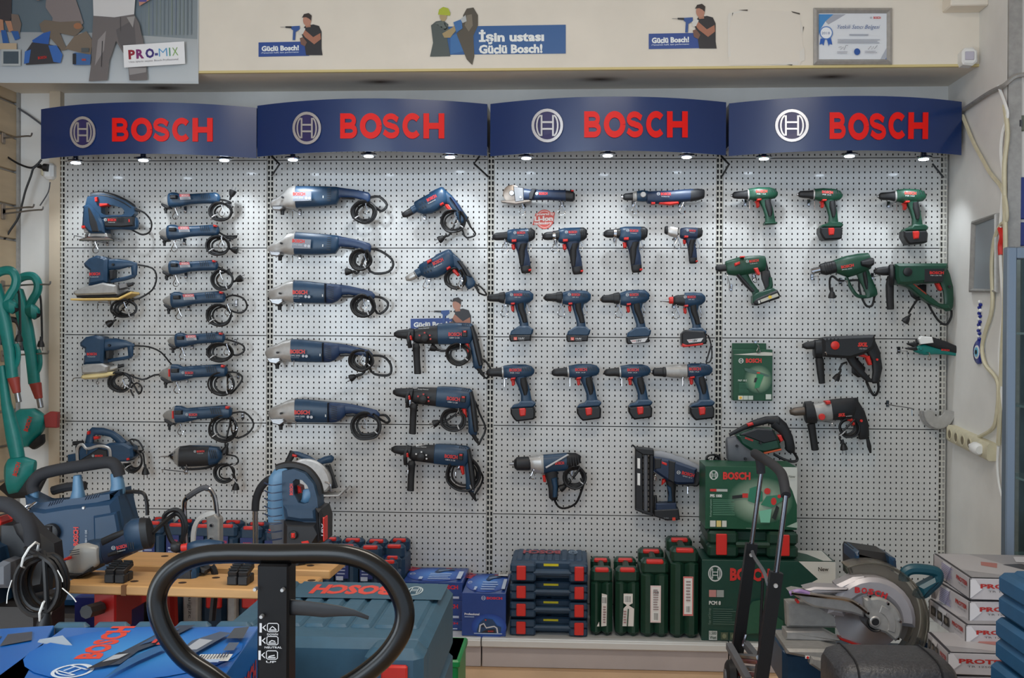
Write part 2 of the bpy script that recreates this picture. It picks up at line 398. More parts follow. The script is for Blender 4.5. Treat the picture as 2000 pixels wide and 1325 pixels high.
HD = [((80, 218, 314), (501, 206, 306), (220, 416, 277, 231), (163, 259, 25, 31), ((148, 316), (280, 311), (438, 311))),
      ((502.5, 209, 308), (951.5, 201, 303), (665, 868, 271, 222), (600, 251, 28, 32), ((572, 310), (720, 303), (879, 305))),
      ((957.5, 203, 305), (1418, 200, 304), (1141, 1343, 269, 218), (1069, 246, 31, 33), ((1028, 307), (1187, 302), (1341, 305))),
      ((1423.5, 198, 304), (1878, 203, 304), (1620, 1812, 272, 220), (1546, 246, 33, 32), ((1492, 308), (1659, 303), (1804, 309)))]
for i, (a, c, L, E, SP) in enumerate(HD):
    X0, X1 = P(a[0], 260, -.2).x, P(c[0], 260, -.2).x
    zt = (P(a[0], a[1], -.2).z + P(c[0], c[1], -.2).z)/2; zb = (P(a[0], a[2], -.2).z + P(c[0], c[2], -.2).z)/2
    hd = empty('header_sign', (X0, -.2, zb), ('curved blue header sign over the jigsaw and small grinder bay', 'curved blue header sign over the large grinder bay', 'curved blue header sign over the blue cordless drill bay',
        'curved blue header sign with loose tilted letters, over the green drill bay')[i], 'sign', 'curved blue header signs')
    rs = []
    for k in range(25):
        x = X0 + (X1 - X0)*k/24; y = fascia(x, X0, X1); rs.append([(x, y, zb), (x, y, zt), (x, y + .006, zt), (x, y + .006, zb)])
    B().loft(rs).build('fascia', 'headblue', hd)
    for x in (X0 + .004, X1 - .004): B().box((x, -.097, (zb + .045 + zt)/2), (.006, .19, zt - zb - .045)).build('end_plate', 'headblue', hd)
    B().box(((X0 + X1)/2, -.10, zt - .01), (X1 - X0 - .02, .18, .004)).build('top_plate', 'headblue', hd)
    def onf(px, py, e):                                   # photo point on the curved face
        y = -.3
        for _ in range(4): y = fascia(P(px, py, y).x, X0, X1)
        p = P(px, py, y); p.y -= e; return p
    for q, (g, (s0, s1)) in enumerate(zip('BOSCH', GSP)):
        b = B(); dy = (0, 0, 0, 0)[i]
        tilt = (0, .02, .10, .03, -.02)[q] if i == 3 else 0
        for vs, fs in GL[g]:
            fr = []
            for x, y in vs:
                if tilt: x, y = x - tilt*(y - .5), y - .03*(q in (1, 2)) 
                fr.append((L[0] + (L[1] - L[0])*(s0 + (s1 - s0)*x), L[2] + (L[3] - L[2])*y))
            f3 = [onf(px, py, .006) for px, py in fr]; bk = [onf(px, py, .0) for px, py in fr]; n = len(f3)
            b.add(f3 + bk, fs + [(e0, e1, n + e1, n + e0) for f in fs for e0, e1 in zip(f, f[1:] + f[:1])])
        b.build('letter', 'letter', hd, flat=True)
    disc = [onf(E[0] + E[2]*math.cos(t*.2618), E[1] + E[3]*math.sin(t*.2618), .004) for t in range(24)]; dk = [Vector((p.x, p.y + .006, p.z)) for p in disc]
    em = B().loft([dk, disc]).build('emblem', 'badge', hd, flat=True)
    for vs, fs in _EMB:
        f3 = [onf(E[0] + E[2]*x, E[1] - E[3]*y, .009) for x, y in vs]; bk = [onf(E[0] + E[2]*x, E[1] - E[3]*y, .003) for x, y in vs]; n = len(f3)
        B().add(f3 + bk, fs + [(e0, e1, n + e1, n + e0) for f in fs for e0, e1 in zip(f, f[1:] + f[:1])]).build('emblem_stroke', 'alu', em, flat=True)
    for k, (px, py) in enumerate(SP):
        y = fascia(P(px, py, -.26).x, X0, X1) + .06; p = P(px, py, y)
        s = B().lathe((p.x, p.y, p.z - .004), (0, 0, 1), [(0, .026), (.004, .036), (.010, .034), (.014, .012), (.05, .012)], 20).build('spotlight', 'chrome', hd)
        B().lathe((p.x, p.y, p.z - .010), (0, 0, 1), [(0, .012), (.002, .020), (.012, .022)], 16).build('lens', 'lens', s)
        l = bpy.data.lights.new('spot_beam', 'SPOT'); l.energy = 5.2; l.color = (.86, .94, 1); l.spot_size = math.radians(105); l.spot_blend = .7; l.shadow_soft_size = .02
        lo = bpy.data.objects.new('spot_beam', l); COL.objects.link(lo); lo.location = (p.x, p.y, p.z - .02); lo.rotation_euler = Vector((0, .30, -1)).to_track_quat('-Z', 'Y').to_euler()
        lo.parent = hd; lo.location = Vector(lo.location) - wloc(hd)
BR = ((0, ()), (1, (((526, 300), (546, 321), (531, 343)), ((936, 306), (926, 320), (953, 345)))), (3, (((1409, 306), (1424, 321), (1411, 343)),)), (3, (((1821, 320), (1843, 347)),)))
hs = [o for o in COL.objects if o.name.startswith('header_sign')]
for hi, sets in BR:
    for pts in sets:
        q = [P(x, y, -.02 - .10*(1 - abs(k - (len(pts) - 1)/2))) for k, (x, y) in enumerate(pts)]
        B().tube([p + Vector((0, 0, 0)) for p in q], .005, 4).build('bracket', 'black', hs[hi])
# ---------------------------------------------------------------- prints on the upper wall
def mini_man(f, x, y, s, cap=False):
    """drilling worker printed on the stickers: x,y = chest in photo px, s = scale"""
    q = lambda pts: [(x + a*s, y + b*s) for a, b in pts]
    f.poly(q([(-16, -16), (-8, -26), (8, -29), (19, -26), (24, -15), (24, 18), (26, 31), (-6, 31), (-10, 5)]), (40, 38, 42))
    f.poly(q([(-9, -30), (2, -33), (3, -24), (-6, -23)]), (176, 124, 100))
    f.ell(x - 4*s, y - 37*s, 8*s, 11*s, (188, 134, 112))
    f.poly(q([(-14, -42), (-10, -49), (-1, -51), (5, -46), (4, -36), (0, -40), (-6, -43)]), (52, 40, 36))
    f.poly(q([(22, -12), (23, 0), (10, 10), (-8, -4), (-14, -13), (-8, -18), (8, -4)]), (170, 112, 88))
    f.poly(q([(-4, 6), (-8, 14), (-16, 10), (-18, -2), (-12, -4)]), (120, 84, 70))
    f.poly(q([(-20, -18), (-12, -24), (-7, -20), (-12, -10), (-18, -8)]), (214, 212, 206))
    f.poly(q([(-34, -25), (-18, -26), (-18, -19), (-26, -14), (-27, 2), (-32, 2), (-31, -17), (-35, -20)]), (48, 84, 150))
    f.poly(q([(-46, -25), (-34, -25), (-34, -21), (-46, -22)]), (36, 36, 40))
    f.poly(q([(-56, -24), (-46, -24), (-46, -23), (-56, -23)]), (150, 148, 146))
def guclu(x0, y0, x1, y1, mx, my, s, y, label):
    """small blue sticker with the drilling man"""
    f = wallframe(x0, y0, x1, y1, y); d = (y1 - y0)
    f.poly([(x0, y0), (mx, y0 - 2), (mx, y1 - 2), (x0, y1)], (38, 72, 146))
    f.text('Güçlü Bosch!', x0 + 6, y0 + d*.60, x0 + 79, -d*.34, (238, 240, 240), .045, dy=-2)
    f.text('‹Tamamen hafif, tam performans›', x0 + 5, y0 + d*.78, x0 + 79, -d*.10, (205, 215, 230), .02, dy=-2)
    mini_man(f, mx, my, s)
    o = empty('wall_sticker', P((x0 + x1)/2, y1, y), label, 'sticker', 'blue drilling man stickers'); f.done('print', o); return o
guclu(505, 83, 600, 111, 604, 77, 1.0, YB - .002, 'small blue sticker with a drilling man, between the poster and the wide banner sticker')
guclu(1267, 66, 1370, 96, 1372, 62, 1.06, YB - .002, 'small blue sticker with a drilling man, between the wide banner sticker and the peeled patch')
guclu(802, 623, 880, 650, 896, 632, 1.0, -.003, 'blue sticker with a drilling man, partly hidden behind the top rotary hammer')
# wide banner
f = wallframe(838, 12, 1105, 128, YB - .002)
f.poly([(872, 52), (1105, 48), (1105, 104), (872, 107)], (44, 92, 150))
f.poly([(880, 70), (906, 62), (906, 100), (880, 106)], (56, 110, 168))
f.text('İşin ustası', 936, 81, 1063, -17, (236, 238, 236), .045, dy=-2); f.text('Güçlü Bosch!', 936, 104, 1060, -16, (236, 238, 236), .045, dy=-2)
f.poly([(912, 17), (925, 15), (934, 30), (934, 50), (925, 70), (927, 110), (923, 127), (912, 116), (892, 66), (903, 55), (905, 30)], (84, 76, 64))
f.poly([(912, 30), (922, 28), (924, 50), (916, 62), (908, 50)], (122, 112, 96))
f.poly([(842, 50), (852, 42), (866, 40), (876, 48), (874, 78), (880, 110), (840, 111), (846, 84)], (78, 86, 84))
f.poly([(850, 46), (866, 41), (872, 60), (884, 68), (896, 58), (888, 50), (878, 60)], (96, 104, 100))
f.poly([(864, 66), (884, 54), (892, 46), (896, 52), (880, 74), (868, 74)], (168, 146, 104))
f.ell(866, 32, 7, 10, (176, 154, 112)); f.poly([(856, 28), (858, 19), (866, 14), (876, 17), (880, 26), (879, 31), (856, 29)], (176, 186, 50))
f.poly([(886, 44), (902, 38), (904, 56), (892, 64)], (60, 110, 168)); f.poly([(900, 38), (910, 30), (912, 42), (904, 46)], (182, 186, 186))
o = empty('banner_sticker', P(970, 128, YB - .002), 'wide blue banner sticker with a helmeted worker and a big dark shape', 'sticker'); f.done('print', o)
# large poster top left (cropped by the frame)
f = wallframe(0, 0, 388, 158, YB - .004)
f.s = 0
f.rect(-60, -120, 388, 162, (190, 196, 200)); f.k += 1
f.poly([(-60, -120), (386, -120), (386, 76), (200, 64), (-60, 62)], ((88, 104, 116), (120, 132, 140), (142, 150, 154), (104, 120, 130), (84, 100, 112)))
f.poly([(-60, 62), (200, 64), (386, 76), (388, 158), (-60, 160)], ((150, 156, 162), (160, 164, 166), (176, 180, 182), (196, 202, 206), (190, 198, 206)))
for k in range(14): f.rect(276 + k*7.5, -40, 278 + k*7.5, 68, (112 + k % 3*8, 124 + k % 3*8, 132 + k % 2*8))
f.poly([(-20, -60), (26, -60), (24, 36), (20, 44), (6, 44), (-20, 40)], (64, 60, 64)); f.poly([(24, 28), (38, 30), (44, 48), (40, 70), (26, 64)], (118, 104, 96))
f.poly([(0, 38), (8, 40), (10, 64), (2, 64)], (178, 130, 104)); f.poly([(12, 42), (24, 42), (28, 60), (20, 64)], (178, 130, 104))
f.poly([(4, 60), (14, 60), (20, 86), (8, 86)], (46, 92, 158)); f.poly([(24, 62), (38, 62), (42, 76), (32, 80)], (46, 92, 158))
f.poly([(94, -20), (140, -30), (158, 20), (166, 46), (158, 54), (128, 44), (108, 62), (102, 60), (106, 36), (92, 16)], (134, 124, 124))
f.poly([(80, 48), (90, 40), (120, 44), (160, 42), (166, 56), (150, 72), (120, 66), (134, 98), (124, 100), (100, 74), (84, 62)], (116, 104, 92))
f.poly([(148, 72), (172, 62), (184, 80), (180, 108), (130, 96)], (124, 110, 96)); f.ell(155, 52, 8, 6, (160, 110, 80))
f.poly([(88, 66), (102, 62), (98, 88), (70, 92), (66, 80)], (46, 92, 168)); f.poly([(66, 84), (100, 88), (118, 92), (126, 110), (120, 124), (54, 128), (52, 104), (58, 96)], (56, 56, 62))
f.poly([(98, 90), (114, 90), (126, 108), (122, 124), (108, 122)], (58, 106, 180)); f.poly([(52, 102), (64, 98), (60, 124), (50, 126)], (58, 106, 180)); f.text('BOSCH', 78, 117, 95, -5, (190, 40, 36), .04, dy=-2)
f.rect(0, 86, 36, 98, (186, 166, 140)); f.rect(6, 98, 44, 130, (176, 182, 184)); f.rect(10, 102, 40, 126, (70, 84, 96))
f.poly([(146, 106), (152, 104), (182, 108), (180, 128), (148, 128)], (64, 104, 160)); f.rect(146, 106, 153, 127, (40, 42, 50)); f.rect(163, 95, 178, 103, (84, 90, 92)); f.rect(164, 116, 172, 120, (170, 70, 70))
f.poly([(184, -60), (272, -60), (266, 30), (228, 36), (187, 34)], (214, 212, 212)); f.ell(225, -3, 6, 4, (110, 90, 80))
f.poly([(270, -60), (300, -60), (300, 0), (276, 14)], (196, 140, 120)); f.poly([(274, -4), (292, -6), (290, 6), (276, 6)], (92, 84, 150))
f.poly([(187, 33), (228, 36), (266, 30), (276, 48), (284, 84), (290, 130), (292, 157), (257, 158), (254, 120), (231, 82), (218, 120), (214, 158), (178, 160), (184, 120), (184, 84)], (112, 106, 106))
f.poly([(231, 60), (266, 40), (270, 88), (258, 120), (236, 84)], (96, 92, 94)); f.poly([(196, 80), (212, 62), (208, 100), (190, 130)], (148, 142, 142)); f.poly([(252, 36), (268, 34), (264, 56)], (160, 156, 154)); f.poly([(256, 134), (290, 134), (290, 142), (258, 148)], (150, 146, 146))
f.stroke([(205, 82), (203, 132)], 1.5, (60, 58, 60)); f.stroke([(240, 36), (240, 62)], 1.2, (84, 80, 82))
for hx, hy, hr in ((228, -84, 17), (80, -12, 12), (2, -78, 13)): f.ell(hx, hy, hr, hr*1.3, (184, 134, 108)); f.poly([(hx - hr, hy - 2), (hx - hr*.8, hy - hr*1.2), (hx, hy - hr*1.45), (hx + hr*.8, hy - hr*1.2), (hx + hr, hy - 2), (hx, hy - hr*.7)], (58, 46, 40))
f.k += 2; f.poly([(246, 91), (364, 83), (366, 126), (248, 134)], (240, 240, 242))
for tt, xa, xb, col, bo in (('P', 257, 270, (150, 30, 50), .045), ('R', 272, 287, (130, 40, 110), .045), ('O', 290, 307, (60, 40, 120), .045), ('-', 308, 314, (70, 70, 140), .05), ('M', 316, 332, (90, 160, 210), -.012), ('I', 336, 338, (70, 150, 110), 0), ('X', 342, 353, (120, 170, 60), -.012)):
    f.text(tt, xa, 117 - (xa - 258)*.07, xb, -17, col, bo, dy=-(xb - xa)*.07)
f.text('Usta işlerin seçimi. Bosch Professional', 258, 125, 353, -3.6, (140, 138, 146), .0, dy=-6)
o = empty('poster', P(194, 158, YB - .004), 'large poster of building workers on a bare concrete site', 'poster'); f.done('print', o)
# peeled patch of paint
f = wallframe(1420, 18, 1572, 130, YB - .0012)
f.poly([(1424, 26), (1440, 21), (1500, 20), (1562, 24), (1566, 60), (1570, 110), (1562, 128), (1500, 126), (1424, 128), (1421, 60)], (228, 219, 206))
for pts in ([(1421, 30), (1424, 26), (1450, 20), (1452, 22), (1428, 30), (1424, 60), (1427, 110), (1422, 112)], [(1562, 100), (1571, 92), (1572, 118), (1562, 120)], [(1562, 40), (1569, 56), (1567, 66), (1564, 60)], [(1500, 126), (1560, 120), (1558, 127)]): f.poly(pts, (226, 220, 210))
for pts in ([(1430, 26), (1432, 25), (1430, 32)], [(1545, 22), (1562, 26), (1562, 29), (1548, 25)], [(1568, 53), (1570, 52), (1568, 63)], [(1442, 20), (1460, 19), (1460, 22)], [(1536, 126), (1548, 126), (1546, 128)]): f.poly(pts, (84, 76, 68))
f.done('peeled_patch', bulk)
# framed certificate
def picture_frame(x0, y0, x1, y1, y, wpx, mt, parent, dep=.018):
    o = [(x0, y0), (x1, y0), (x1, y1), (x0, y1)]; i_ = [(x0 + wpx, y0 + wpx), (x1 - wpx, y0 + wpx), (x1 - wpx, y1 - wpx), (x0 + wpx, y1 - wpx)]; mid = [((a + c)/2, (b_ + d)/2) for (a, b_), (c, d) in zip(o, i_)]
    for k in range(4):
        j = (k + 1) % 4; g = lambda q, dy: Vector((P(*q, y).x, y - dy, P(*q, y).z))
        rs = [[g(o[e], 0), g(o[e], dep*.6), g(mid[e], dep), g(i_[e], dep*.5), g(i_[e], 0)] for e in (k, j)]
        B().loft(rs).build('moulding', mt, parent)
ce = empty('framed_certificate', P(1665, 128, YB), 'silver framed certificate with a blue 2018 rosette', 'certificate')
picture_frame(1588, 17, 1741, 127, YB - .001, 10, 'silver', ce)
f = wallframe(1596, 26, 1734, 119, YB - .005); f.rect(1596, 25, 1734, 120, (226, 228, 232))
f.poly([(1599, 28), (1628, 28), (1612, 42), (1602, 58), (1599, 70)], (70, 140, 200)); f.poly([(1628, 28), (1652, 28), (1632, 40), (1618, 48), (1612, 42)], (170, 172, 182))
f.poly([(1718, 118), (1731, 94), (1731, 118)], (176, 180, 190)); f.poly([(1728, 118), (1731, 112), (1731, 118)], (50, 90, 170)); f.text('BOSCH', 1706, 37, 1720, -4.5, (214, 60, 60), .03); f.emblem(1701, 35, 2, 2, (150, 150, 160))
for pts in ([(1602, 76), (1611, 76), (1608, 90), (1605, 86), (1600, 88)], [(1614, 76), (1622, 74), (1625, 88), (1620, 86), (1618, 91)]): f.poly(pts, (44, 96, 180))
f.ell(1613, 65, 13, 13, (92, 132, 196)); f.ell(1613, 65, 11, 11, (238, 240, 244)); f.text('2018', 1604, 68, 1620, -5, (90, 110, 160), .0)
f.text('Yetkili Satıcı Belgesi', 1635, 57, 1718, -8, (74, 104, 160), -.005, shear=.4); f.lines(1658, 67, 1695, 71, 1, (170, 174, 186), .7, 0); f.lines(1635, 77, 1718, 86, 3, (170, 174, 186), .5, .1)
f.ell(1673, 102, 6, 6.5, (40, 84, 160)); f.lines(1634, 101, 1656, 106, 2, (176, 178, 190)); f.lines(1688, 100, 1712, 105, 2, (176, 178, 190))
for pts in ([(1637, 94), (1642, 92), (1640, 99), (1646, 93), (1647, 99), (1651, 90), (1655, 90)], [(1694, 98), (1700, 91), (1701, 98), (1705, 92), (1706, 97), (1712, 90)]): f.stroke(pts, .7, (70, 70, 90))
f.done('print', ce)
# motion sensor on the upper wall corner
se = empty('motion_sensor', P(1890, 128, YB), 'small white motion sensor in the upper wall corner', 'sensor'); p = P(1891, 112, YB - .03)
B().prism([(p.x + a, p.z + b_) for a, b_ in ((-.026, -.034), (.012, -.038), (.03, -.022), (.03, .022), (.012, .036), (-.02, .034), (-.032, .02), (-.032, -.022))], YB - .055, YB, .008).build('housing', 'white', se)
B().box((p.x - .004, YB - .057, p.z), (.036, .006, .034), .002).build('lens', mat('sensorlens', (190, 186, 200), .2), se)
# ---------------------------------------------------------------- tools hanging on the wall
SZ = 2100/4.77                                            # photo px per metre near the tools
class Tool:
    """one tool; shapes are given in the units of a close-up crop (x0,y0,scale); to=(ref1,ref2,new1,new2) moves the type to another place"""
    def __init__(s, name, label, cat, crop, anchor, group=None, y=-.075, to=None):
        s.cr = crop; s.y = y; s.A = None
        if to:
            (a, b_, c, d) = to; a, b_ = complex(*s.px0(*a)), complex(*s.px0(*b_)); c, d = complex(*c), complex(*d); s.A = (d - c)/(b_ - a); s.Bc = c - s.A*a
        s.o = empty(name, s.w(*anchor), label, cat, group); s.parts = {}
    def px0(s, x, y): return s.cr[0] + x/s.cr[2], s.cr[1] + y/s.cr[2]
    def px(s, x, y):
        q = s.px0(x, y)
        if s.A is not None: z = s.A*complex(*q) + s.Bc; q = (z.real, z.imag)
        return q
    def w(s, x, y, dy=0):
        v = P(*s.px(x, y), s.y); v.y += dy; return v
    def k(s): return (abs(s.A) if s.A is not None else 1)/s.cr[2]*(s.y - CY)/F      # metres per crop unit
    def par(s, parent): return s.o if parent is None else parent
    def pairs(s, name, mt, rows, dk=.8, dmax=.045, n=14, e=2.7, parent=None, rnd=1, dy=0):
        rings = []
        pr = []
        for r in rows:
            a, c = s.w(r[0], r[1], dy), s.w(r[2], r[3], dy); h = (a - c)*.5; d = r[4] if len(r) > 4 else min(dmax, dk*h.length); pr.append(((a + c)*.5, h, d))
        if rnd and len(pr) > 1:
            for end in (0, -1):
                c, h, d = pr[end]; c2 = pr[1 if end == 0 else -2][0]; t = (c - c2)
                t = t.normalized() if t.length > 1e-6 else Vector((1, 0, 0)); q = (c + t*min(h.length, .03)*.16, h*.78, d*.78)
                pr.insert(0, q) if end == 0 else pr.append(q)
        for c, h, d in pr:
            rg = []
            for i in range(n):
                t = 2*math.pi*i/n; a, b_ = math.cos(t), math.sin(t)
                a = math.copysign(abs(a)**(2/e), a); b_ = math.copysign(abs(b_)**(2/e), b_); rg.append(c + h*a + Vector((0, d*b_, 0)))
            rings.append(rg)
        return B().loft(rings).build(name, mt, s.par(parent))
    def prism(s, name, mt, poly, d=.02, bev=.004, parent=None, dy=0, d1=None):
        q = [s.w(*p) for p in poly]
        return B().prism([(v.x, v.z) for v in q], s.y + dy - d, s.y + dy + (d if d1 is None else d1), bev).build(name, mt, s.par(parent))
    def band(s, name, mt, outer, inner, d=.02, parent=None, dy=0):
        f = lambda L: [(v.x, v.z) for v in (s.w(*p) for p in L)]
        return B().band(f(outer), f(inner), s.y + dy - d, s.y + dy + d).build(name, mt, s.par(parent))
    def tube(s, name, mt, pts, r, n=6, sm=5, closed=False, parent=None, dy=0):
        return B().tube([s.w(p[0], p[1], dy + (p[2] if len(p) > 2 else 0)) for p in pts], r, n, closed, sm).build(name, mt, s.par(parent))
    def disc(s, name, mt, x, y, r, f0, f1, parent=None, n=16, r2=None):
        """round knob facing the viewer, from depth f0 to f1 in front of the tool centre; r in crop units"""
        R_ = r*s.k(); c = s.w(x, y)
        return B().lathe(c + Vector((0, -f0, 0)), (0, -1, 0), [(0, R_), (f1 - f0 - .002, (r2*s.k() if r2 else R_)), (f1 - f0, (r2*s.k() if r2 else R_)*.85)], n).build(name, mt, s.par(parent))
    def fr(s, front):
        """print frame over the tool's near side, crop units, y down"""
        o = s.w(0, 0); f = Frame(o, s.w(1, 0) - o, s.w(0, 1) - o, (0, -1, 0)); f.o = o + Vector((0, -front, 0)); return f
    def logo(s, x0, y0, x1, h, front, ang=0, sub=True, col=(200, 44, 40), text='BOSCH', emb=True, parent=None, mono=(205, 205, 205)):
        f = s.fr(front); dy = (x1 - x0)*math.tan(math.radians(ang)); f.text(text, x0, y0, x1, -h, col, .05, dy=dy)
        if sub: f.text(sub if isinstance(sub, str) else 'Professional', x0 + h*.3, y0 + h*.75, x0 + (x1 - x0)*.85, -h*.42, mono, .0, dy=dy*.8)
        if emb: f.emblem(x0 - h*.95, y0 - h*.5, h*.6, h*.6, (210, 212, 214))
        return f.done('lettering', s.par(parent))
    def vents(s, rows, w, front, col='black'):
        for x0, y0, x1, y1 in rows:
            a, c = s.w(x0, y0, -front), s.w(x1, y1, -front); B().tube([a, c], w*s.k()/2, 4).build('vent_slot', col, s.o, flat=True)
    def cord(s, start, coil=None, lead=(), end=(), plug=None, r=.0042, turns=4, dy=.0):
        """cable: start/plug in crop units; lead and end in photo px; coil=(cx,cy,rx,ry) photo px"""
        if start is None: pts = []
        else: pts = [s.w(*start)]
        q = lambda x, y, d=0: Vector((P(x, y, s.y).x, s.y + d + dy, P(x, y, s.y).z))
        pts += [q(x, y, .01) for x, y in lead]
        rr = random.Random(int(coil[0]*7 + coil[1]) if coil else 3)
        if coil:
            cx, cy, rx, ry = coil; a0 = -60; N = 10
            for i in range(turns*N + 1):
                a = math.radians(a0 + 360*i/N); t = i//N; j = 1 - .07*((t*37 % 5)) + rr.uniform(-.03, .03); ox, oy = (rr.uniform(-.6, .6) for _ in range(2))
                pts.append(q(cx + ox + math.cos(a)*rx*j*.93, cy + oy + math.sin(a)*ry*j*.93, -.018 + .009*((t*2) % 5)))
        pts += [q(x, y, -.004) for x, y in end]
        c = B().tube(pts, r, 6, False, 3 if coil else 5).build('power_cord', 'cord', s.o)
        if coil:
            a = math.radians(rr.choice((35, 60, 140))); c0 = Vector(q(cx + math.cos(a)*rx*.85, cy + math.sin(a)*ry*.85)); rad = Vector((math.cos(a), 0, -math.sin(a))); L = .017
            B().tube([c0 + rad*(L*math.cos(t*.785)) + Vector((0, L*1.3*math.sin(t*.785), 0)) for t in range(8)], .0028, 4, True).build('cable_tie', mat('tie', (196, 196, 198), .5), c)
        if plug: s.plug(plug[0], plug[1], plug[2], c)
        return c
    def plug(s, x, y, ang, parent, sc=1.0, L=.034):
        """two pin plug at photo px, pointing ang degrees (0 right, 90 down)"""
        a = math.radians(ang); d = Vector((math.cos(a), 0, -math.sin(a))); c = P(x, y, s.y - .004)
        pl = B().lathe(c, d, [(-.03*sc, .004), (-.012*sc, .0065*sc), (-.010*sc, .010*sc), (.006*sc, .016*sc), (.016*sc, .017*sc), (.018*sc, .012*sc)], 10).build('plug', 'cord', parent)
        sd = Vector((-d.z, 0, d.x))
        for k in (-1, 1): B().tube([c + d*.016*sc + sd*.0075*k*sc, c + d*.034*sc + sd*.0075*k*sc], .0022, 5).build('pin', 'steel', pl)
HOOKN = [0]
def hook(px, py, what, y=-.125, drop=22, kind=0, back=(0, 0)):
    """chrome wire peg hook: two wires out of the board and a drop loop hanging at the tip, tip top at photo px"""
    p = P(px, py, y); s = drop/22*.05
    if kind == 1: loop = [(0, 0), (0, -.5), (0, -.95)]
    else: loop = [(.10, .02), (-.12, -.45), (-.25, -.72), (-.20, -.92), (0, -1), (.2, -.92), (.25, -.72), (.12, -.42), (-.02, .0)]
    pts = [p + Vector((a*s, -.002*(i % 3), b_*s)) for i, (a, b_) in enumerate(loop)]
    bk = P(px, py, -.001); bk = Vector((p.x + back[0]/SZ, -.004, p.z + .003 - back[1]/SZ))
    o = empty('peg_hook', bk, 'chrome wire peg hook ' + what, 'hook', 'chrome peg hooks on the display wall')
    B().tube([bk, Vector((bk.x, -.012, bk.z)), p + Vector((0, .012, .004)), p], .0024, 5, False, 3).build('prong', 'chrome', o)
    B().tube(pts, .0018, 5, False, 2).build('price_loop', 'chrome', o)
    B().box((bk.x, -.0045, bk.z + .004), (.014, .005, .03), .002).build('back_plate', 'chrome', o)
# --- small angle grinders (type traced from the top one)
A7 = (300, 340, 4.419)
def small_grinder(at, label, what, coil, lead, plug=None, long=0, loops=True, red=False, end=(), hk=None):
    t = Tool('angle_grinder', label, 'grinder', A7, (300, 220), 'small blue angle grinders', to=((62, 230), (570, 222), *at))
    t.pairs('gear_head', 'alloy', [(60, 222, 64, 246), (85, 200, 78, 262), (125, 182, 112, 278), (148, 168, 140, 296)], .7)
    t.pairs('front_collar', 'silver' if long else 'blue', [(138, 166, 140, 292), (160, 158, 160, 292)], .75)
    t.pairs('housing', 'blue', [(158, 158, 158, 292), (200, 160, 200, 288), (240, 178, 240, 282), (320, 172, 320, 264), (430, 166, 430, 258), (530, 160, 530, 258), (560, 172, 558, 256), (572, 192, 568, 240)], .75)
    t.prism('spindle_guard', 'black', [(72, 256), (150, 276), (150, 300), (120, 306), (78, 276)], .018)
    c = t.w(105, 296); d = (t.w(105, 340) - c)
    B().lathe(c, d, [(0, .009), (d.length*.4, .009), (d.length*.4, .006), (d.length, .006)], 10).build('spindle', 'black', t.o)
    t.prism('slide_switch', 'black', [(170, 192), (222, 192), (222, 222), (170, 222)], .043, .003, d1=0)
    f = t.fr(.0375)
    if long:
        f.emblem(258, 222, 9, 10, (200, 205, 210)); f.text('BOSCH', 275, 232, 335, -18, (206, 48, 44), .05); f.text('Professional', 275, 246, 330, -8, (200, 205, 210), 0)
    else:
        f.poly([(246, 184), (336, 182), (346, 228), (256, 230)], (168, 170, 176)); f.poly([(246, 184), (336, 182), (341, 205), (251, 207)], (196, 92, 96)); f.text('BOSCH', 268, 202, 328, -14, (232, 196, 196), .04); f.lines(262, 211, 336, 226, 2, (112, 116, 124))
    f.done('rating_label', t.o)
    for i in range(5): t.vents([(428 + i*17, 176, 440 + i*17, 222)], 6, .0325)
    if red or long: t.prism('power_button', 'red', [(540, 166), (562, 170), (560, 186), (538, 184)], .034, .003, d1=0)
    if long: t.prism('guard_lever', 'red', [(146, 196), (158, 194), (158, 252), (146, 252)], .037, .002, d1=0)
    t.cord((566, 224), coil, lead, end, plug, r=.0045)
    if hk is None: hk = ((190, 296), (590, 270))
    for (x, y), nm in zip(hk, ('under the gear head of ', 'through the cable of ')):
        q = t.px(x, y); hook(q[0], q[1], nm + what)
ROW = [(((314, 392), (429, 390)), (433, 414, 24, 20), ((438, 391), (450, 396)), (453, 379, -70), 0, 'topmost'),
       (((311.3, 455.4), (428, 453)), (428, 480, 24, 20), ((440, 461), (462, 461), (450, 466)), (457, 488, 15), 0, 'second from the top'),
       (((316.3, 524.4), (425.6, 521)), (436, 547, 23, 22), ((440, 529), (452, 536)), (466, 546, -25), 0, 'third from the top'),
       (((318.6, 587.8), (440, 583)), (430, 616, 26, 23), ((452, 577), (474, 583), (481, 600), (470, 611), (452, 608)), None, 0, 'fourth from the top'),
       (((328.2, 666), (438.8, 662)), (432, 688, 27, 20), ((458, 668), (474, 676), (474, 688), (456, 694)), None, 0, 'fifth from the top'),
       (((312.4, 730), (443.7, 727)), (435, 750, 27, 24), ((460, 728), (472, 738), (464, 754), (446, 770)), None, 1, 'sixth from the top'),
       (((319.2, 811.6), (452.4, 807.5)), (438, 837, 30, 28), ((476, 806), (494, 828), (482, 848), (456, 855)), (441, 878, 110), 1, 'seventh from the top')]
LB = ['small blue angle grinder with its plug above a loose cable coil', 'small blue angle grinder with a red tail button, second from the top', 'small blue angle grinder with its plug at the lower right of the coil',
      'small blue angle grinder with a wide loop of cable, fourth from the top', 'small blue angle grinder with a cable loop sticking out, fifth from the top', 'longer blue angle grinder with rows of vents, beside the round sander', 'longer blue angle grinder whose cable hangs down to the straight grinder']
for (at, co, le, pl, lg, nm), lb in zip(ROW, LB): small_grinder(at, lb, 'the small grinder ' + nm, co, le, pl, lg, red=nm != 'topmost', end=((441, 862), (441, 872)) if nm[:3] == 'sev' else ())
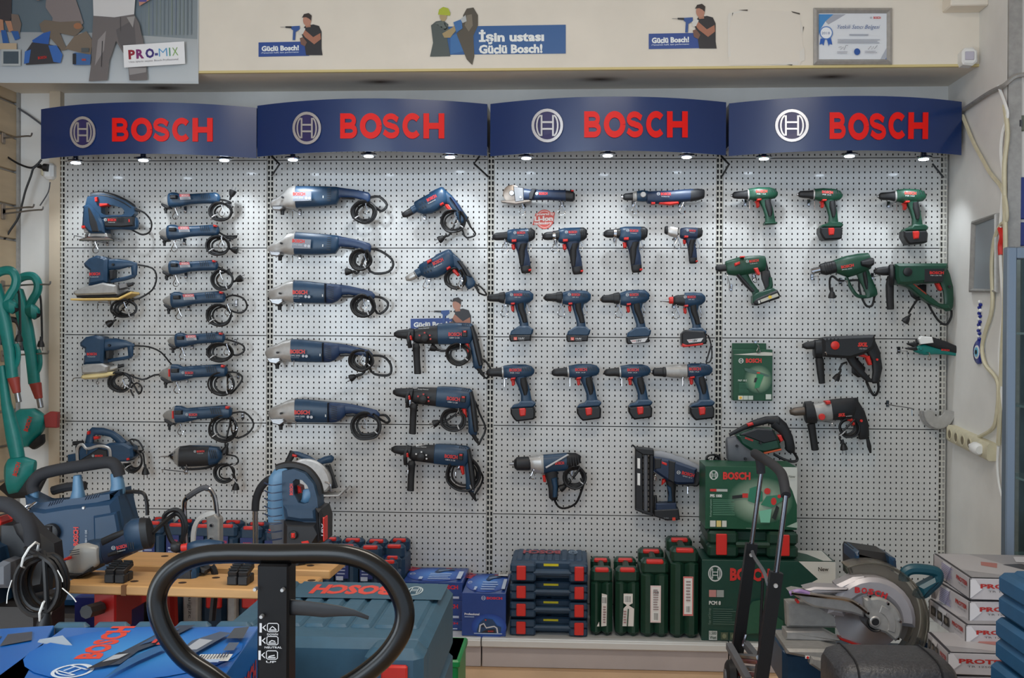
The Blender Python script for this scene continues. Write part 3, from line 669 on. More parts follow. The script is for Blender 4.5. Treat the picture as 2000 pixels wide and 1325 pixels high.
# --- large angle grinders
B1 = (500, 340, 4.4148); B2 = (500, 630, 5.3)
def large_grinder(at, label, what, coil, lead, plug, var, end=(), hk=()):
    if var == 1:
        t = Tool('large_angle_grinder', label, 'grinder', B1, (520, 200), 'large blue angle grinders', to=((125, 255), (985, 210), *at))
        t.pairs('gear_head', 'silver', [(124, 244, 130, 286), (150, 216, 152, 306), (200, 190, 205, 302), (250, 150, 250, 292), (292, 110, 290, 300), (348, 96, 350, 306)], .6, .05)
        t.pairs('motor_housing', 'blue', [(346, 103, 348, 298), (400, 104, 400, 295), (500, 105, 500, 290), (600, 106, 600, 280), (640, 108, 640, 275), (696, 110, 692, 268), (716, 118, 708, 240)], .6, .05)
        t.pairs('rear_handle', 'blue2', [(700, 112, 700, 232), (730, 118, 730, 206), (800, 127, 800, 205), (860, 135, 860, 212), (920, 148, 915, 226), (972, 160, 962, 250), (984, 175, 980, 240)], .6, .03)
        sp = (228, 306); fl = [(146, 282), (240, 280), (246, 306), (220, 322), (160, 318)]; lt = (345, 198, 448, 26)
    else:
        t = Tool('large_angle_grinder', label, 'grinder', B1, (520, 1030), 'large blue angle grinders', to=((103, 1040), (1025, 1060), *at))
        t.pairs('gear_head', 'silver', [(102, 1026, 108, 1064), (130, 990, 135, 1106), (200, 962, 200, 1104), (260, 932, 262, 1106), (330, 913, 334, 1120)], .6, .05)
        t.pairs('motor_housing', 'blue', [(330, 918, 332, 1116), (420, 922, 420, 1118), (520, 934, 520, 1120), (612, 944, 612, 1120)], .6, .05)
        t.pairs('rear_housing', 'blue2', [(610, 944, 610, 1121), (660, 948, 660, 1118), (700, 952, 702, 1100), (738, 956, 740, 1062)], .6, .048)
        t.pairs('rear_handle', 'blue2', [(730, 955, 738, 1046), (800, 965, 800, 1042), (880, 984, 880, 1052), (950, 1000, 950, 1066), (1000, 1014, 990, 1086), (1026, 1042, 1016, 1080)], .6, .03)
        t.prism('seam', 'black', [(610, 950), (614, 950), (614, 1112), (610, 1112)], .0488, .001, d1=0)
        sp = (205, 1128); fl = [(128, 1086), (240, 1082), (250, 1106), (210, 1134), (150, 1122)]; lt = (340, 1038, 466, 32)
    t.prism('bearing_flange', 'steel', fl, .03)
    c = t.w(*sp); d = t.w(sp[0], sp[1] + 48) - c
    B().lathe(c, d, [(0, .014), (d.length*.3, .012), (d.length*.32, .009), (d.length, .008)], 12).build('spindle', 'black', t.o)
    t.disc('head_screw', 'black', sp[0] + 22, sp[1] - 94, 9, .03, .05)
    f = t.fr(.0515); x0, y0, x1, h = lt
    if var == 1: f.poly([(x0, y0 - h - 4), (x0 + 155, y0 - h - 6), (x0 + 155, y0 + 44), (x0, y0 + 50)], (132, 136, 146))
    f.text('BOSCH', x0, y0, x1, -h, (214, 56, 46), .05); f.text('GWS 2000', x0, y0 + 26, x0 + 86, -15, (170, 176, 186), .02); f.ell(x0 + 112, y0 + 22, 11, 12, (186, 190, 198)); f.ell(x0 + 140, y0 + 24, 12, 12, (186, 190, 198)); f.lines(x0 + 4, y0 + 34, x0 + 80, y0 + 40, 1, (120, 128, 140))
    f.rect(x0 + 252, y0 + 2, x0 + 260, y0 + 22, (214, 216, 216)); f.done('lettering', t.o)
    yy = 130 if var == 1 else 962
    for i in range(7): t.vents([(634 if var == 1 else 640, yy + 10 + i*17, 668 if var == 1 else 690, yy + 10 + i*17 + (0 if var == 1 else 14))], 7, .046)
    t.prism('switch_lever', 'black', [(740, 204), (850, 206), (846, 222), (744, 216)] if var == 1 else [(745, 1046), (850, 1048), (846, 1064), (750, 1066)], .016)
    t.cord((980, 205) if var == 1 else (1018, 1058), coil, lead, end, plug, r=.0058, turns=4)
    for (x, y), nm, kd in zip(hk, ('under the gear head of ', 'inside the cable coil of '), (1, 0)): hook(x, y, nm + what, kind=kd, drop=12 if kd else 20)
LG = [(((528.3, 397.5), (723, 387.5)), (711.8, 414.7, 25, 23), ((740, 384), (755, 400), (745, 412), (734, 406)), None, 1, (), ((572, 412), (714, 398))),
      (((524.5, 485), (724.2, 487.2)), (706, 508, 22, 22), ((742, 490), (764, 506), (766, 522), (752, 533), (722, 530)), (682, 531, 178), 1, ((700, 532), (692, 531)), ((572, 500), (711, 496))),
      (((523.3, 575.3), (732.2, 580)), (710.7, 598, 25, 23), ((745, 582), (757, 592), (752, 606), (736, 612)), None, 2, (), ((574, 592), (710, 585))),
      (((518.5, 690), (727.4, 695)), (706.6, 704, 25, 22), ((748, 697), (762, 712), (762, 730), (748, 734), (724, 726)), (690, 737, 155), 2, ((712, 726), (698, 734)), ((574, 706), (708, 694))),
      (((524.5, 808), (741.5, 812)), (716, 832, 31, 28), ((752, 812), (760, 822), (752, 826)), None, 2, (), ((578, 826), (712, 818)))]
NM = ['topmost', 'second', 'third', 'fourth', 'lowest']
LL = ['large blue angle grinder with a pale rating label and bright silver head, topmost of five', 'large blue angle grinder whose plug points left of its coil, second from the top', 'large blue angle grinder in the middle of the column of five', 'large blue angle grinder with a wide cable loop and plug hanging below', 'large blue angle grinder with the thickest black cable coil, lowest of five']
for (at, co, le, pl, va, en, hk), nm, lb in zip(LG, NM, LL): large_grinder(at, lb, 'the ' + nm + ' large grinder', co, le, pl, va, en, hk)
# --- corded pistol drills
B3 = (750, 340, 4.418)
def drill(at, label, what, chuck, coil, lead, plug, end, hk, dark):
    t = Tool('corded_drill', label, 'drill', B3, (420, 250), 'corded blue pistol drills', to=((158, 358), (712, 378), *at))
    t.pairs('chuck', chuck, [(152, 340, 166, 376), (180, 320, 200, 376), (212, 300, 232, 360), (236, 288, 256, 348)], .95)
    t.pairs('collar', 'blue', [(224, 286, 258, 346), (262, 264, 290, 326)], .95)
    t.pairs('gear_case', 'blue', [(262, 240, 292, 336), (330, 200, 342, 352), (400, 164, 412, 345), (452, 130, 472, 312), (500, 112, 506, 284), (522, 128, 540, 262)], .55, .036)
    t.pairs('top_rail', 'blue2', [(388, 160, 394, 174), (440, 134, 448, 150), (490, 112, 500, 130), (514, 116, 514, 132)], .9, .018)
    t.pairs('handle', 'blue', [(500, 262, 512, 122), (556, 262, 590, 192), (600, 322, 655, 272), (628, 372, 694, 334), (644, 414, 718, 370), (658, 430, 716, 392)], .5, .022)
    t.pairs('grip_pad', dark, [(566, 206, 600, 204), (606, 262, 652, 272), (640, 318, 688, 330)], 9, .0205, dy=-.003)
    t.prism('trigger', 'red', [(524, 268), (550, 262), (590, 318), (572, 330), (536, 296)], .012)
    t.prism('direction_switch', 'red', [(486, 266), (514, 250), (520, 266), (492, 284)], .034, .003, d1=0)
    if chuck == 'silver':
        t.tube('chuck_groove', 'black', [(226, 300, -.03), (250, 352, -.03)], .002, 4, 1); t.prism('mode_slider', 'red', [(330, 214), (364, 196), (368, 216), (336, 236)], .037, .003, d1=0)
    t.logo(384, 248, 464, 26, .0385, -27, emb=False)
    t.vents([(310 + i*24, 262 - i*10 + 40*j, 318 + i*24, 278 - i*10 + 40*j) for i in range(3) for j in range(2)], 8, .032)
    t.pairs('strain_relief', 'rubber', [(694, 386, 716, 374), (716, 420, 736, 408), (740, 462, 752, 452)], .9)
    t.cord((746, 458), coil, lead, end, plug, turns=4)
    for (x, y, kd, dr), nm in zip(hk, ('below the nose of ', 'in the handle of ')): hook(x, y, nm + what, kind=kd, drop=dr)
drill(((786, 421), (911.5, 425.5)), 'blue corded pistol drill with a black chuck and a thick cable coil', 'the black chucked corded drill', 'black', (886, 433, 26, 24), ((928, 456), (922, 462), (906, 460)), (863, 466, 150), ((880, 456), (872, 462)), ((822, 421, 1, 12), (888, 416, 0, 22)), 'blue2')
drill(((793, 545), (927.5, 553)), 'blue corded pistol drill with a silver chuck and its cable end stretched right', 'the silver chucked corded drill', 'silver', (890, 545, 22, 22), ((944, 576), (950, 575), (938, 560), (926, 556), (912, 562)), None, (), ((831, 545, 0, 18), (898, 545, 0, 18)), 'black')
# --- rotary hammers
B4 = (740, 600, 3.3125)
def hammer(at, label, what, coil, lead, plug, end, hk, silver_top, tail):
    t = Tool('rotary_hammer', label, 'rotary hammer', B4, (380, 180), 'blue rotary hammers', to=((100, 178), (605, 108), *at))
    t.pairs('bit_holder', 'black', [(99, 164, 101, 190), (122, 150, 124, 202), (160, 146, 160, 206), (200, 142, 200, 212), (228, 140, 228, 218)], .95, .034)
    t.pairs('gear_case', 'black', [(222, 146, 224, 226), (250, 138, 250, 238), (320, 124, 322, 240), (388, 118, 390, 242)], .6, .042)
    t.pairs('top_strip', silver_top, [(256, 128, 258, 146), (330, 124, 332, 142), (382, 120, 384, 138)], .9, .022)
    t.pairs('motor_housing', 'blue', [(384, 110, 388, 244), (420, 106, 424, 244), (500, 101, 502, 244), (590, 103, 592, 238), (608, 112, 602, 224)], .6, .045)
    t.pairs('handle', 'blue', [(552, 200, 600, 120), (580, 214, 636, 176), (596, 280, 648, 232), (606, 340, 662, 296), (610, 386, 672, 366), (624, 402, 668, 398)], .55, .026)
    t.pairs('grip_back', 'black', [(590, 132, 613, 118), (606, 206, 637, 184), (622, 280, 652, 244), (636, 340, 667, 312), (648, 380, 676, 370)], 9, .0225, dy=-.004)
    t.prism('trigger', 'red', [(554, 238), (580, 234), (592, 290), (578, 296), (564, 262)], .014)
    t.prism('release_button', 'red', [(190, 186), (216, 184), (222, 212), (196, 218)], .036, .004)
    t.prism('lock_switch', 'black', [(546, 150), (576, 150), (576, 192), (546, 192)], .047, .002, d1=0)
    t.prism('rocker', 'red', [(552, 154), (572, 154), (572, 166), (552, 166)], .049, .002, d1=0)
    t.disc('mode_dial', 'black', 304, 200, 26, .038, .05)
    f = t.fr(.0435)
    for a in (-150, -90, -30, 10): f.rect(304 + 38*math.cos(math.radians(a)) - 5, 200 + 34*math.sin(math.radians(a)) - 5, 304 + 38*math.cos(math.radians(a)) + 5, 200 + 34*math.sin(math.radians(a)) + 5, (196, 48, 42) if silver_top != 'silver' else (214, 214, 214))
    f.done('dial_marks', t.o)
    t.logo(456, 186, 540, 22, .0468, 0, 'GBH 2-26', emb=False)
    f = t.fr(.0228); f.text('Rotary Hammer', 262, 142, 330, -8, (220, 222, 222), .0, dy=-4); f.done('small_print', t.o)
    for i in range(4): t.vents([(548 + i*13, 106, 546 + i*13, 118)], 6, .026)
    ax, ay, bx_, by = tail
    t.pairs('side_handle', 'rubber', [(222, 240, 262, 238), (214, 262, 270, 260), (222, 274, 268, 272), (226, 340, 270, 338), (230, 400, 274, 398), (230, 430, 277, 430)], .9, dy=-.012)
    t.tube('clamp_collar', 'black', [(206, 146, -.0), (200, 200, -.03), (206, 262, -.02)], .010, 6, 4)
    t.pairs('strain_relief', 'rubber', [(628, 400, 660, 396), (658, 440, 680, 430), (684, 462, 692, 456)], .9)
    t.cord((688, 458), coil, lead, end, plug, r=.0048)
    for (x, y, kd, dr), nm in zip(hk, ('at the side handle of ', 'inside the cable coil of ')): hook(x, y, nm + what, kind=kd, drop=dr)
hammer(((770.2, 653.7), (922.6, 632.6)), 'blue and black rotary hammer in front of the drilling man sticker, topmost of three', 'the topmost rotary hammer', (896, 692, 25, 23), ((952, 738), (958, 722), (946, 704), (930, 698)), (848, 681, 200), ((866, 686), (858, 683)), ((806, 672, 1, 10), (899, 674, 1, 14)), 'black', (0, 0, 0, 0))
hammer(((768.1, 766.5), (921.5, 761)), 'blue and black rotary hammer with red dial marks, middle one of three', 'the middle rotary hammer', (886, 820, 26, 23), ((938, 862), (948, 838), (936, 808), (928, 786), (918, 780)), (853, 826, 155), ((872, 822), (862, 823)), ((792, 790, 1, 8), (895, 800, 0, 12)), 'black', (0, 0, 0, 0))
hammer(((764.8, 878.3), (916.6, 873)), 'blue and black rotary hammer with a silver top strip, lowest of three', 'the lowest rotary hammer', (906, 926, 36, 36), ((927, 968), (938, 950), (942, 930)), None, (), ((797, 918, 1, 8), (890, 922, 1, 8)), 'silver', (0, 0, 0, 0))
# --- cordless drills: compact twelve volt type
B5 = (950, 340, 3.786); B6 = (1150, 340, 3.785); B7 = (940, 680, 3.681); B8 = (1380, 340, 3.898)
def compact(at, label, what, ringed, short=False, kd=0):
    t = Tool('compact_cordless_drill', label, 'cordless drill', B5, (250, 460), 'compact blue cordless drills', to=((45, 468), (358, 450), *at))
    if short:
        t.pairs('angle_head', 'silver', [(30, 412, 34, 482), (58, 402, 62, 500), (98, 404, 98, 505), (128, 408, 126, 512)], .8, .032); t.pairs('head_ring', 'black', [(14, 410, 16, 480), (34, 404, 36, 488)], .9)
    else:
        t.pairs('chuck', 'black', [(46, 452, 46, 482), (60, 440, 60, 490), (76, 434, 76, 493), (130, 430, 130, 491), (166, 424, 166, 490)], .95)
        t.pairs('chuck_tip', 'chrome', [(38, 458, 38, 476), (48, 456, 48, 478)], .95)
        if ringed: t.pairs('clutch_ring', 'chrome', [(118, 426, 118, 494), (138, 424, 138, 494)], 1.0); t.pairs('clutch_collar', 'black', [(140, 424, 140, 494), (164, 420, 164, 494)], 1.0)
    t.pairs('motor_housing', 'blue' if not short else 'navy', [(160, 415, 163, 512), (200, 406, 200, 520), (260, 403, 260, 516), (312, 402, 312, 506)], .7, .036)
    t.pairs('rear_cap', 'black', [(308, 402, 308, 505), (336, 402, 336, 495), (356, 416, 354, 480)], .7, .034)
    t.pairs('handle', 'navy', [(200, 500, 310, 490), (208, 528, 306, 528), (226, 570, 302, 560), (238, 620, 318, 610), (250, 690, 328, 680)], .55, .022)
    t.pairs('grip_pad', 'rubber', [(246, 520, 304, 516), (236, 570, 286, 566), (238, 620, 288, 600), (250, 680, 276, 676)], 9, .019, dy=-.002)
    t.pairs('battery', 'black', [(250, 686, 328, 678), (254, 712, 330, 704), (260, 732, 328, 726)], .6, .024); t.prism('battery_latch', 'red', [(312, 708), (332, 704), (332, 718), (314, 722)], .026, .003, d1=0)
    t.prism('trigger', 'red', [(184, 522), (210, 520), (214, 556), (200, 564), (190, 556)], .012); t.prism('direction_switch', 'red', [(190, 490), (224, 488), (224, 506), (190, 508)], .036, .002, d1=0)
    t.logo(230, 448, 288, 17, .0378, -1)
    t.vents([(306 + i*14, 424, 316 + i*14, 462) for i in range(3)], 6, .0345)
    for (x, y, k), nm in zip(((134, 490, kd), (306, 478, 0)), ('under the chuck of ', 'behind the grip of ')):
        if not (short and k == kd and nm[0] == 'u' and False): q = t.px(x, y); hook(q[0], q[1], nm + what, drop=25 if k == 0 else 14, kind=k, y=-.12 if nm[0] == 'u' else -.05)
compact(((961.9, 463.6), (1044.6, 458.9)), 'compact blue cordless drill with a plain black chuck, under the fabric cutter', 'the plain chucked compact drill', False)
compact(((1059.6, 462.8), (1146, 457.5)), 'compact blue cordless drill with one bright clutch ring, below the red round sticker', 'the compact drill below the red sticker', True)
compact(((1179, 457.6), (1264.1, 456.3)), 'compact blue cordless drill with a bright clutch ring, below the angle drill', 'the compact drill below the angle drill', True, kd=1)
compact(((1305, 455), (1371.5, 456)), 'short compact blue driver with a silver head and no long chuck', 'the short silver headed driver', False, True)
# --- eighteen volt drills with slide battery
def slide(at, label, what, tip=True, kind='drill', ref=None, big=False, blk=False):
    t = Tool('cordless_drill', label, 'cordless drill', B5, (230, 1000), 'blue cordless drills with slide batteries', to=((8, 920), (345, 910), *at))
    if kind == 'drill':
        t.pairs('chuck', 'black', [(8, 904, 8, 936), (20, 890, 20, 943), (60, 888, 60, 945), (94, 882, 94, 948), (136, 874, 136, 958)], .95)
        t.pairs('clutch_ring', 'black', [(96, 878, 96, 952), (132, 872, 132, 962)], .9); t.pairs('seam_ring', 'silver', [(132, 878, 133, 964), (138, 876, 139, 964)], .82)
        if tip: t.pairs('chuck_tip', 'chrome', [(0, 908, 0, 930), (10, 904, 10, 934)], .9)
    else:
        t.pairs('nose', 'black', [(108, 890, 108, 948), (130, 880, 130, 956), (196, 876, 196, 964)], .9); t.pairs('bit_collar', 'red', [(78, 892, 78, 944), (106, 890, 106, 944)], .9)
        t.pairs('bit', 'steel', [(10, 916, 10, 924), (50, 912, 50, 930), (80, 904, 80, 936)], .9)
    t.pairs('motor_housing', 'blue', [(134 if kind == 'drill' else 188, 880, 136 if kind == 'drill' else 188, 964), (192, 862, 190, 975), (260, 860, 260, 972), (320, 865, 318, 955), (344, 886, 342, 934)], .7, .038)
    t.pairs('handle', 'blue', [(206, 960, 304, 948), (220, 1010, 288, 1000), (234, 1060, 300, 1050), (246, 1104, 310, 1100), (243, 1140, 314, 1134)], .6, .022)
    t.pairs('grip_pad', 'rubber', [(226, 965, 282, 952), (236, 1010, 280, 1000), (256, 1060, 298, 1050), (268, 1100, 304, 1096)], 9, .0185, dy=-.0025)
    t.prism('foot', 'blue', [(240, 1126), (316, 1126), (332, 1142), (348, 1150), (342, 1178), (330, 1196), (172, 1196), (184, 1162)], .03, .006)
    if big:
        t.prism('battery', 'black', [(160, 1170), (190, 1140), (330, 1150), (346, 1190), (344, 1246), (168, 1262), (160, 1240)], .036, .006); t.prism('battery_trim', 'red', [(164, 1240), (200, 1252), (318, 1238), (318, 1254), (180, 1268), (164, 1264)], .038, .003)
    else: t.prism('battery', 'black', [(171, 1190), (332, 1190), (328, 1234), (182, 1242), (172, 1228)], .033, .005)
    f = t.fr(.0383 if big else .0338)
    if big or blk: f.poly([(196, 1212), (320, 1200), (300, 1228), (212, 1236)], (204, 204, 206)); f.text('18V', 240, 1228, 276, -16, (60, 60, 64), .04, dy=-3); f.text('Li-Ion', 208, 1224, 236, -10, (196, 50, 44), .02, dy=-2)
    else: f.rect(204, 1206, 228, 1228, (220, 84, 66)); f.text('Li', 210, 1224, 222, -14, (240, 220, 214), .02); f.text('14,4V', 240, 1220, 282, -11, (214, 214, 216), .02); f.lines(240, 1224, 284, 1230, 1, (150, 150, 152))
    f.done('battery_print', t.o)
    t.prism('trigger', 'red', [(180, 978), (204, 974), (206, 1012), (196, 1022), (186, 1014)], .012); t.prism('direction_switch', 'red', [(184, 956), (212, 954), (212, 968), (184, 970)], .0375, .002, d1=0)
    t.logo(206, 904, 266, 18, .0398, 0, 'GSR 18-2'); t.vents([(272 + i*18, 884 + i*3, 288 + i*18, 916)  for i in range(3)], 6, .0365)
    for (x, y), nm in zip(((130, 960), (294, 950)), ('under the chuck of ', 'behind the grip of ')): q = t.px(x, y); hook(q[0], q[1], nm + what, drop=25, y=-.12 if nm[0] == 'u' else -.05)
    return t
slide(((952.1, 583), (1041.1, 580)), 'blue cordless drill with a slide battery, nearest the rotary hammers', 'the leftmost slide battery drill', False)
slide(((1063.6, 582), (1153.4, 580.5)), 'blue cordless drill with a slide battery and a bright chuck tip, second in its row', 'the second slide battery drill')
slide(((1174.5, 585.5), (1267.6, 579)), 'blue cordless drill with a long chuck and a grey trapezoid on its battery', 'the long chucked slide battery drill', blk=True)
t = slide(((1289, 588), (1377, 584)), 'blue impact driver with a red bit collar and a bulky red trimmed battery', 'the impact driver', kind='impact', big=True)
t.cord(None, None, ((1383, 655), (1388, 668), (1391, 690), (1388, 706), (1380, 708), (1384, 694), (1390, 672)), r=.0035).name = 'wrist_strap'
# --- older drills with block battery
def block(at, label, what, grp, body='blue', gear=None, bat=True, tip=True, kd=1, old=None):
    t = Tool('pod_battery_drill', label, 'cordless drill', B7, (260, 200), grp, to=((30, 180), (380, 165), *at))
    if gear:
        t.pairs('chuck', 'black', [(-50, 168, -50, 196), (-40, 152, -40, 210), (28, 148, 28, 214), (42, 148, 42, 214)], .95); t.pairs('gear_case', 'alloy', [(40, 140, 40, 212), (90, 132, 90, 222), (196, 124, 196, 228)], .85, .034)
        t.pairs('clutch_ring', 'black', [(26, 144, 26, 216), (44, 142, 44, 218)], 1.0)
    else:
        t.pairs('chuck', 'black', [(38, 166, 38, 192), (50, 152, 50, 202), (76, 148, 76, 206), (120, 144, 120, 206), (150, 138, 152, 212)], .95); t.pairs('seam_ring', 'silver', [(150, 132, 154, 212), (158, 130, 162, 213)], .85)
    q = -88 if gear else 0
    if tip: t.pairs('chuck_tip', 'steel', [(26 + q, 172, 26 + q, 188), (42 + q, 168, 42 + q, 192)], .95)
    t.pairs('motor_housing', body, [(160 if not gear else 194, 128, 164 if not gear else 198, 213), (230, 117, 230, 226), (320, 118, 320, 212), (362, 130, 360, 204), (380, 152, 378, 184)], .7, .037)
    t.pairs('handle', body, [(234, 214, 322, 204), (248, 244, 330, 232), (266, 284, 346, 280), (284, 338, 356, 334), (284, 390, 366, 386)], .6, .022)
    t.pairs('grip_pad', 'rubber', [(276, 222, 322, 212), (278, 262, 334, 252), (296, 310, 340, 300), (306, 340, 330, 334)], 9, .0185, dy=-.0025)
    if bat:
        t.prism('foot', body, [(284, 380), (366, 378), (380, 386), (392, 396), (388, 410), (376, 422), (214, 432), (232, 408), (270, 398)], .034, .006)
        t.prism('battery', 'black', [(212, 430), (376, 420), (389, 442), (386, 504), (372, 512), (256, 526), (236, 508), (213, 470)], .036, .007)
        t.prism('battery_clip', 'red', [(274, 432), (316, 428), (324, 440), (320, 482), (284, 488), (278, 470)], .041, .004, d1=0)
    else: t.prism('foot', body, [(276, 388), (372, 384), (372, 398), (276, 404)], .024, .005)
    t.prism('trigger', 'red', [(208, 226), (240, 222), (242, 262), (232, 274), (220, 270), (218, 242)], .012); t.prism('direction_switch', 'red', [(216, 214), (248, 210), (248, 222), (216, 226)], .036, .002, d1=0)
    t.logo(206, 166, 290, 20, .039, 0, 'PSR 14,4', emb=False); t.vents([(296 + i*17, 138, 308 + i*17, 164) for i in range(4)], 6, .0365)
    for (x, y, k), nm in zip(((168, 222, kd), (328, 210, kd)), ('under the chuck of ', 'behind the grip of ')): q = t.px(x, y); hook(q[0], q[1], nm + what, drop=16, kind=k, y=-.12 if nm[0] == 'u' else -.06)
    return t
g1 = 'blue drills with red clipped batteries'; g2 = 'green pistol drills'
block(((948.1, 728.9), (1043.2, 724.8)), 'blue drill with a red clipped pod battery, beside the middle rotary hammer', 'the leftmost red clipped drill', g1)
block(((1075.8, 728.9), (1170.4, 723.5)), 'blue drill with a red clipped pod battery and a thin bit in its chuck', 'the red clipped drill with the thin bit', g1)
block(((1178, 728.9), (1270, 724)), 'blue drill with a red clipped pod battery, touching the silver geared drill', 'the red clipped drill beside the geared one', g1, tip=False)
block(((1296, 727), (1391, 722.5)), 'blue drill with a long silver gear case and a red clipped pod battery', 'the silver geared drill', g1, gear=1)
block(((1428.2, 382.3), (1518.5, 378)), 'green pistol drill without a battery, first in the green row', 'the green drill without battery', g2, 'green', bat=False)
block(((1557, 380), (1644.8, 382)), 'green pistol drill with a black battery and a hook end sticking out behind', 'the middle green drill', g2, 'green')
block(((1714, 384), (1808, 383)), 'green pistol drill with a black battery, hanging nearest the right wall', 'the green drill nearest the wall', g2, 'green')
# ---------------------------------------------------------------- the other tools on the wall
A6 = (110, 340, 4.419); A8 = (110, 620, 3.68); C1 = (1380, 640, 3.681); C6 = (280, 860, 4.14)
# jigsaw
t = Tool('jigsaw', 'blue jigsaw with a D shaped handle and bright base plate', 'jigsaw', A6, (450, 400))
t.band('handle', 'blue', [(262, 300), (284, 206), (335, 179), (420, 175), (520, 198), (610, 235), (682, 288), (690, 345), (664, 372), (520, 372), (400, 380), (330, 400), (262, 380)],
       [(402, 300), (405, 272), (420, 266), (450, 268), (500, 274), (550, 288), (585, 300), (602, 320), (605, 345), (580, 358), (500, 360), (430, 358), (405, 340)], .022)
t.tube('grip_pad', 'black', [(310, 196, -.004), (360, 188, -.004), (430, 192, -.004), (510, 214, -.004), (600, 256, -.004), (664, 298, -.004)], .019, 8)
t.pairs('motor_housing', 'blue', [(300, 386, 330, 505), (400, 368, 410, 500), (450, 364, 450, 482), (560, 362, 560, 480), (660, 362, 660, 486), (698, 376, 698, 478), (708, 402, 705, 460)], .6, .034)
t.prism('gear_case', 'blue', [(258, 280), (310, 262), (386, 350), (436, 440), (440, 516), (320, 516), (296, 500), (246, 446)], .036, .01)
t.prism('cover_plate', 'black', [(436, 384), (690, 376), (690, 452), (600, 462), (446, 460)], .037, .004, d1=0)
t.prism('front_trim', 'black', [(300, 300), (316, 296), (380, 420), (400, 506), (340, 506), (318, 440)], .039, .004, d1=0)
t.prism('base_bracket', 'alloy', [(316, 514), (450, 514), (462, 548), (312, 548)], .026); t.prism('base_plate', 'chrome', [(222, 570), (300, 546), (480, 548), (534, 570), (534, 582), (226, 584)], .036, .004)
t.prism('blade_clamp', 'silver', [(246, 478), (292, 486), (290, 512), (250, 508)], .016); t.tube('blade', 'steel', [(258, 508), (262, 560)], .003, 4, 1)
for nm, q in (('trigger', [(398, 262), (472, 262), (470, 280), (404, 290)]), ('lock_button', [(360, 210), (380, 206), (382, 244), (364, 250)]), ('speed_wheel', [(648, 396), (664, 394), (666, 424), (650, 428)]), ('lever', [(248, 452), (280, 452), (280, 474), (248, 476)])): t.prism(nm, 'red', q, .0385, .003, d1=0)
t.logo(474, 412, 545, 20, .0385); t.vents([(560 + i*12, 384, 560 + i*12, 424) for i in range(5)], 6, .0385)
t.cord((684, 300), None, ((282, 417), (294, 434), (291, 452), (277, 458), (262, 452), (252, 446)), r=.0042)
t.pairs('strain_relief', 'rubber', [(670, 290, 680, 320), (750, 320, 752, 334)], .9)
hook(187, 473, 'under the base plate of the jigsaw', drop=22); hook(145, 462, 'beside the jigsaw base plate', drop=4, kind=1)
# sanders
t = Tool('finishing_sander', 'blue sheet sander with a rectangular yellow pad', 'sander', A6, (420, 860))
t.prism('body', 'blue', [(258, 776), (300, 736), (370, 706), (440, 718), (462, 742), (458, 938), (298, 966), (308, 836), (266, 802)], .036, .012)
t.pairs('top_grip', 'navy', [(262, 770, 270, 800), (310, 734, 330, 800), (370, 710, 372, 790), (440, 720, 440, 780)], .8, .04)
t.pairs('handle', 'blue', [(450, 735, 455, 832), (540, 732, 545, 826), (620, 746, 625, 804), (694, 766, 696, 802)], .6, .024); t.pairs('rear_grip', 'blue', [(646, 806, 702, 792), (652, 884, 696, 872)], .6, .02)
t.tube('guard_bar', 'blue', [(680, 876), (600, 902), (474, 926)], .009, 6); t.prism('switch', 'black', [(468, 832), (512, 828), (506, 906), (474, 916)], .02)
t.prism('base', 'alloy', [(180, 1018), (250, 986), (430, 942), (546, 962), (552, 1040), (200, 1052), (178, 1036)], .042, .008); t.prism('foam', 'black', [(200, 1050), (548, 1046), (640, 1010), (640, 1026), (548, 1068), (204, 1070)], .036)
t.prism('sanding_pad', 'yellowpad' if mat('yellowpad', (222, 186, 112), .7) else 0, [(160, 1078), (566, 1072), (680, 1018), (685, 1036), (570, 1090), (162, 1094)], .045, .002)
t.prism('paper_clamp', 'steel', [(548, 954), (620, 940), (628, 984), (556, 1000)], .02); t.pairs('clamp_knob', 'black', [(618, 942, 622, 978), (662, 934, 664, 964)], .9)
t.disc('speed_button', 'black', 508, 786, 12, .02, .028); t.logo(316, 878, 408, 24, .0375, -2, emb=False)
t.cord((704, 784), (244.6, 602.5, 27, 19), ((296, 524), (304, 542), (296, 566), (272, 582)), ((224, 622),), (216, 631, 150), turns=5)
hook(191, 592, 'under the yellow pad of the sheet sander', drop=12, kind=1); hook(243, 590, 'inside the cable of the sheet sander', drop=18, y=-.1)
t = Tool('round_sander', 'blue round sander with a cream disc pad and a loose cable', 'sander', A8, (330, 270))
t.prism('body', 'blue', [(188, 182), (230, 142), (300, 128), (350, 140), (360, 160), (354, 330), (212, 340), (222, 226), (190, 206)], .036, .012); t.pairs('top_grip', 'navy', [(192, 178, 200, 204), (236, 140, 250, 196), (300, 130, 304, 190), (352, 142, 352, 180)], .8, .04)
t.pairs('handle', 'blue', [(352, 154, 358, 246), (430, 150, 435, 236), (500, 165, 505, 216), (562, 192, 560, 216)], .6, .024); t.pairs('rear_grip', 'blue', [(512, 216, 556, 206), (518, 284, 552, 280)], .6, .018); t.tube('guard_bar', 'blue', [(540, 284), (480, 296), (376, 312)], .008, 6)
t.prism('switch', 'black', [(364, 240), (400, 236), (396, 296), (368, 304)], .02); t.prism('base', 'alloy', [(205, 352), (240, 336), (350, 330), (396, 350), (386, 392), (320, 404), (210, 406)], .042, .008)
t.pairs('disc_pad', 'creampad' if mat('creampad', (226, 206, 150), .7) else 0, [(186, 424, 188, 440), (210, 408, 214, 446), (310, 396, 314, 442), (410, 390, 412, 420), (432, 392, 434, 406)], 3, .075)
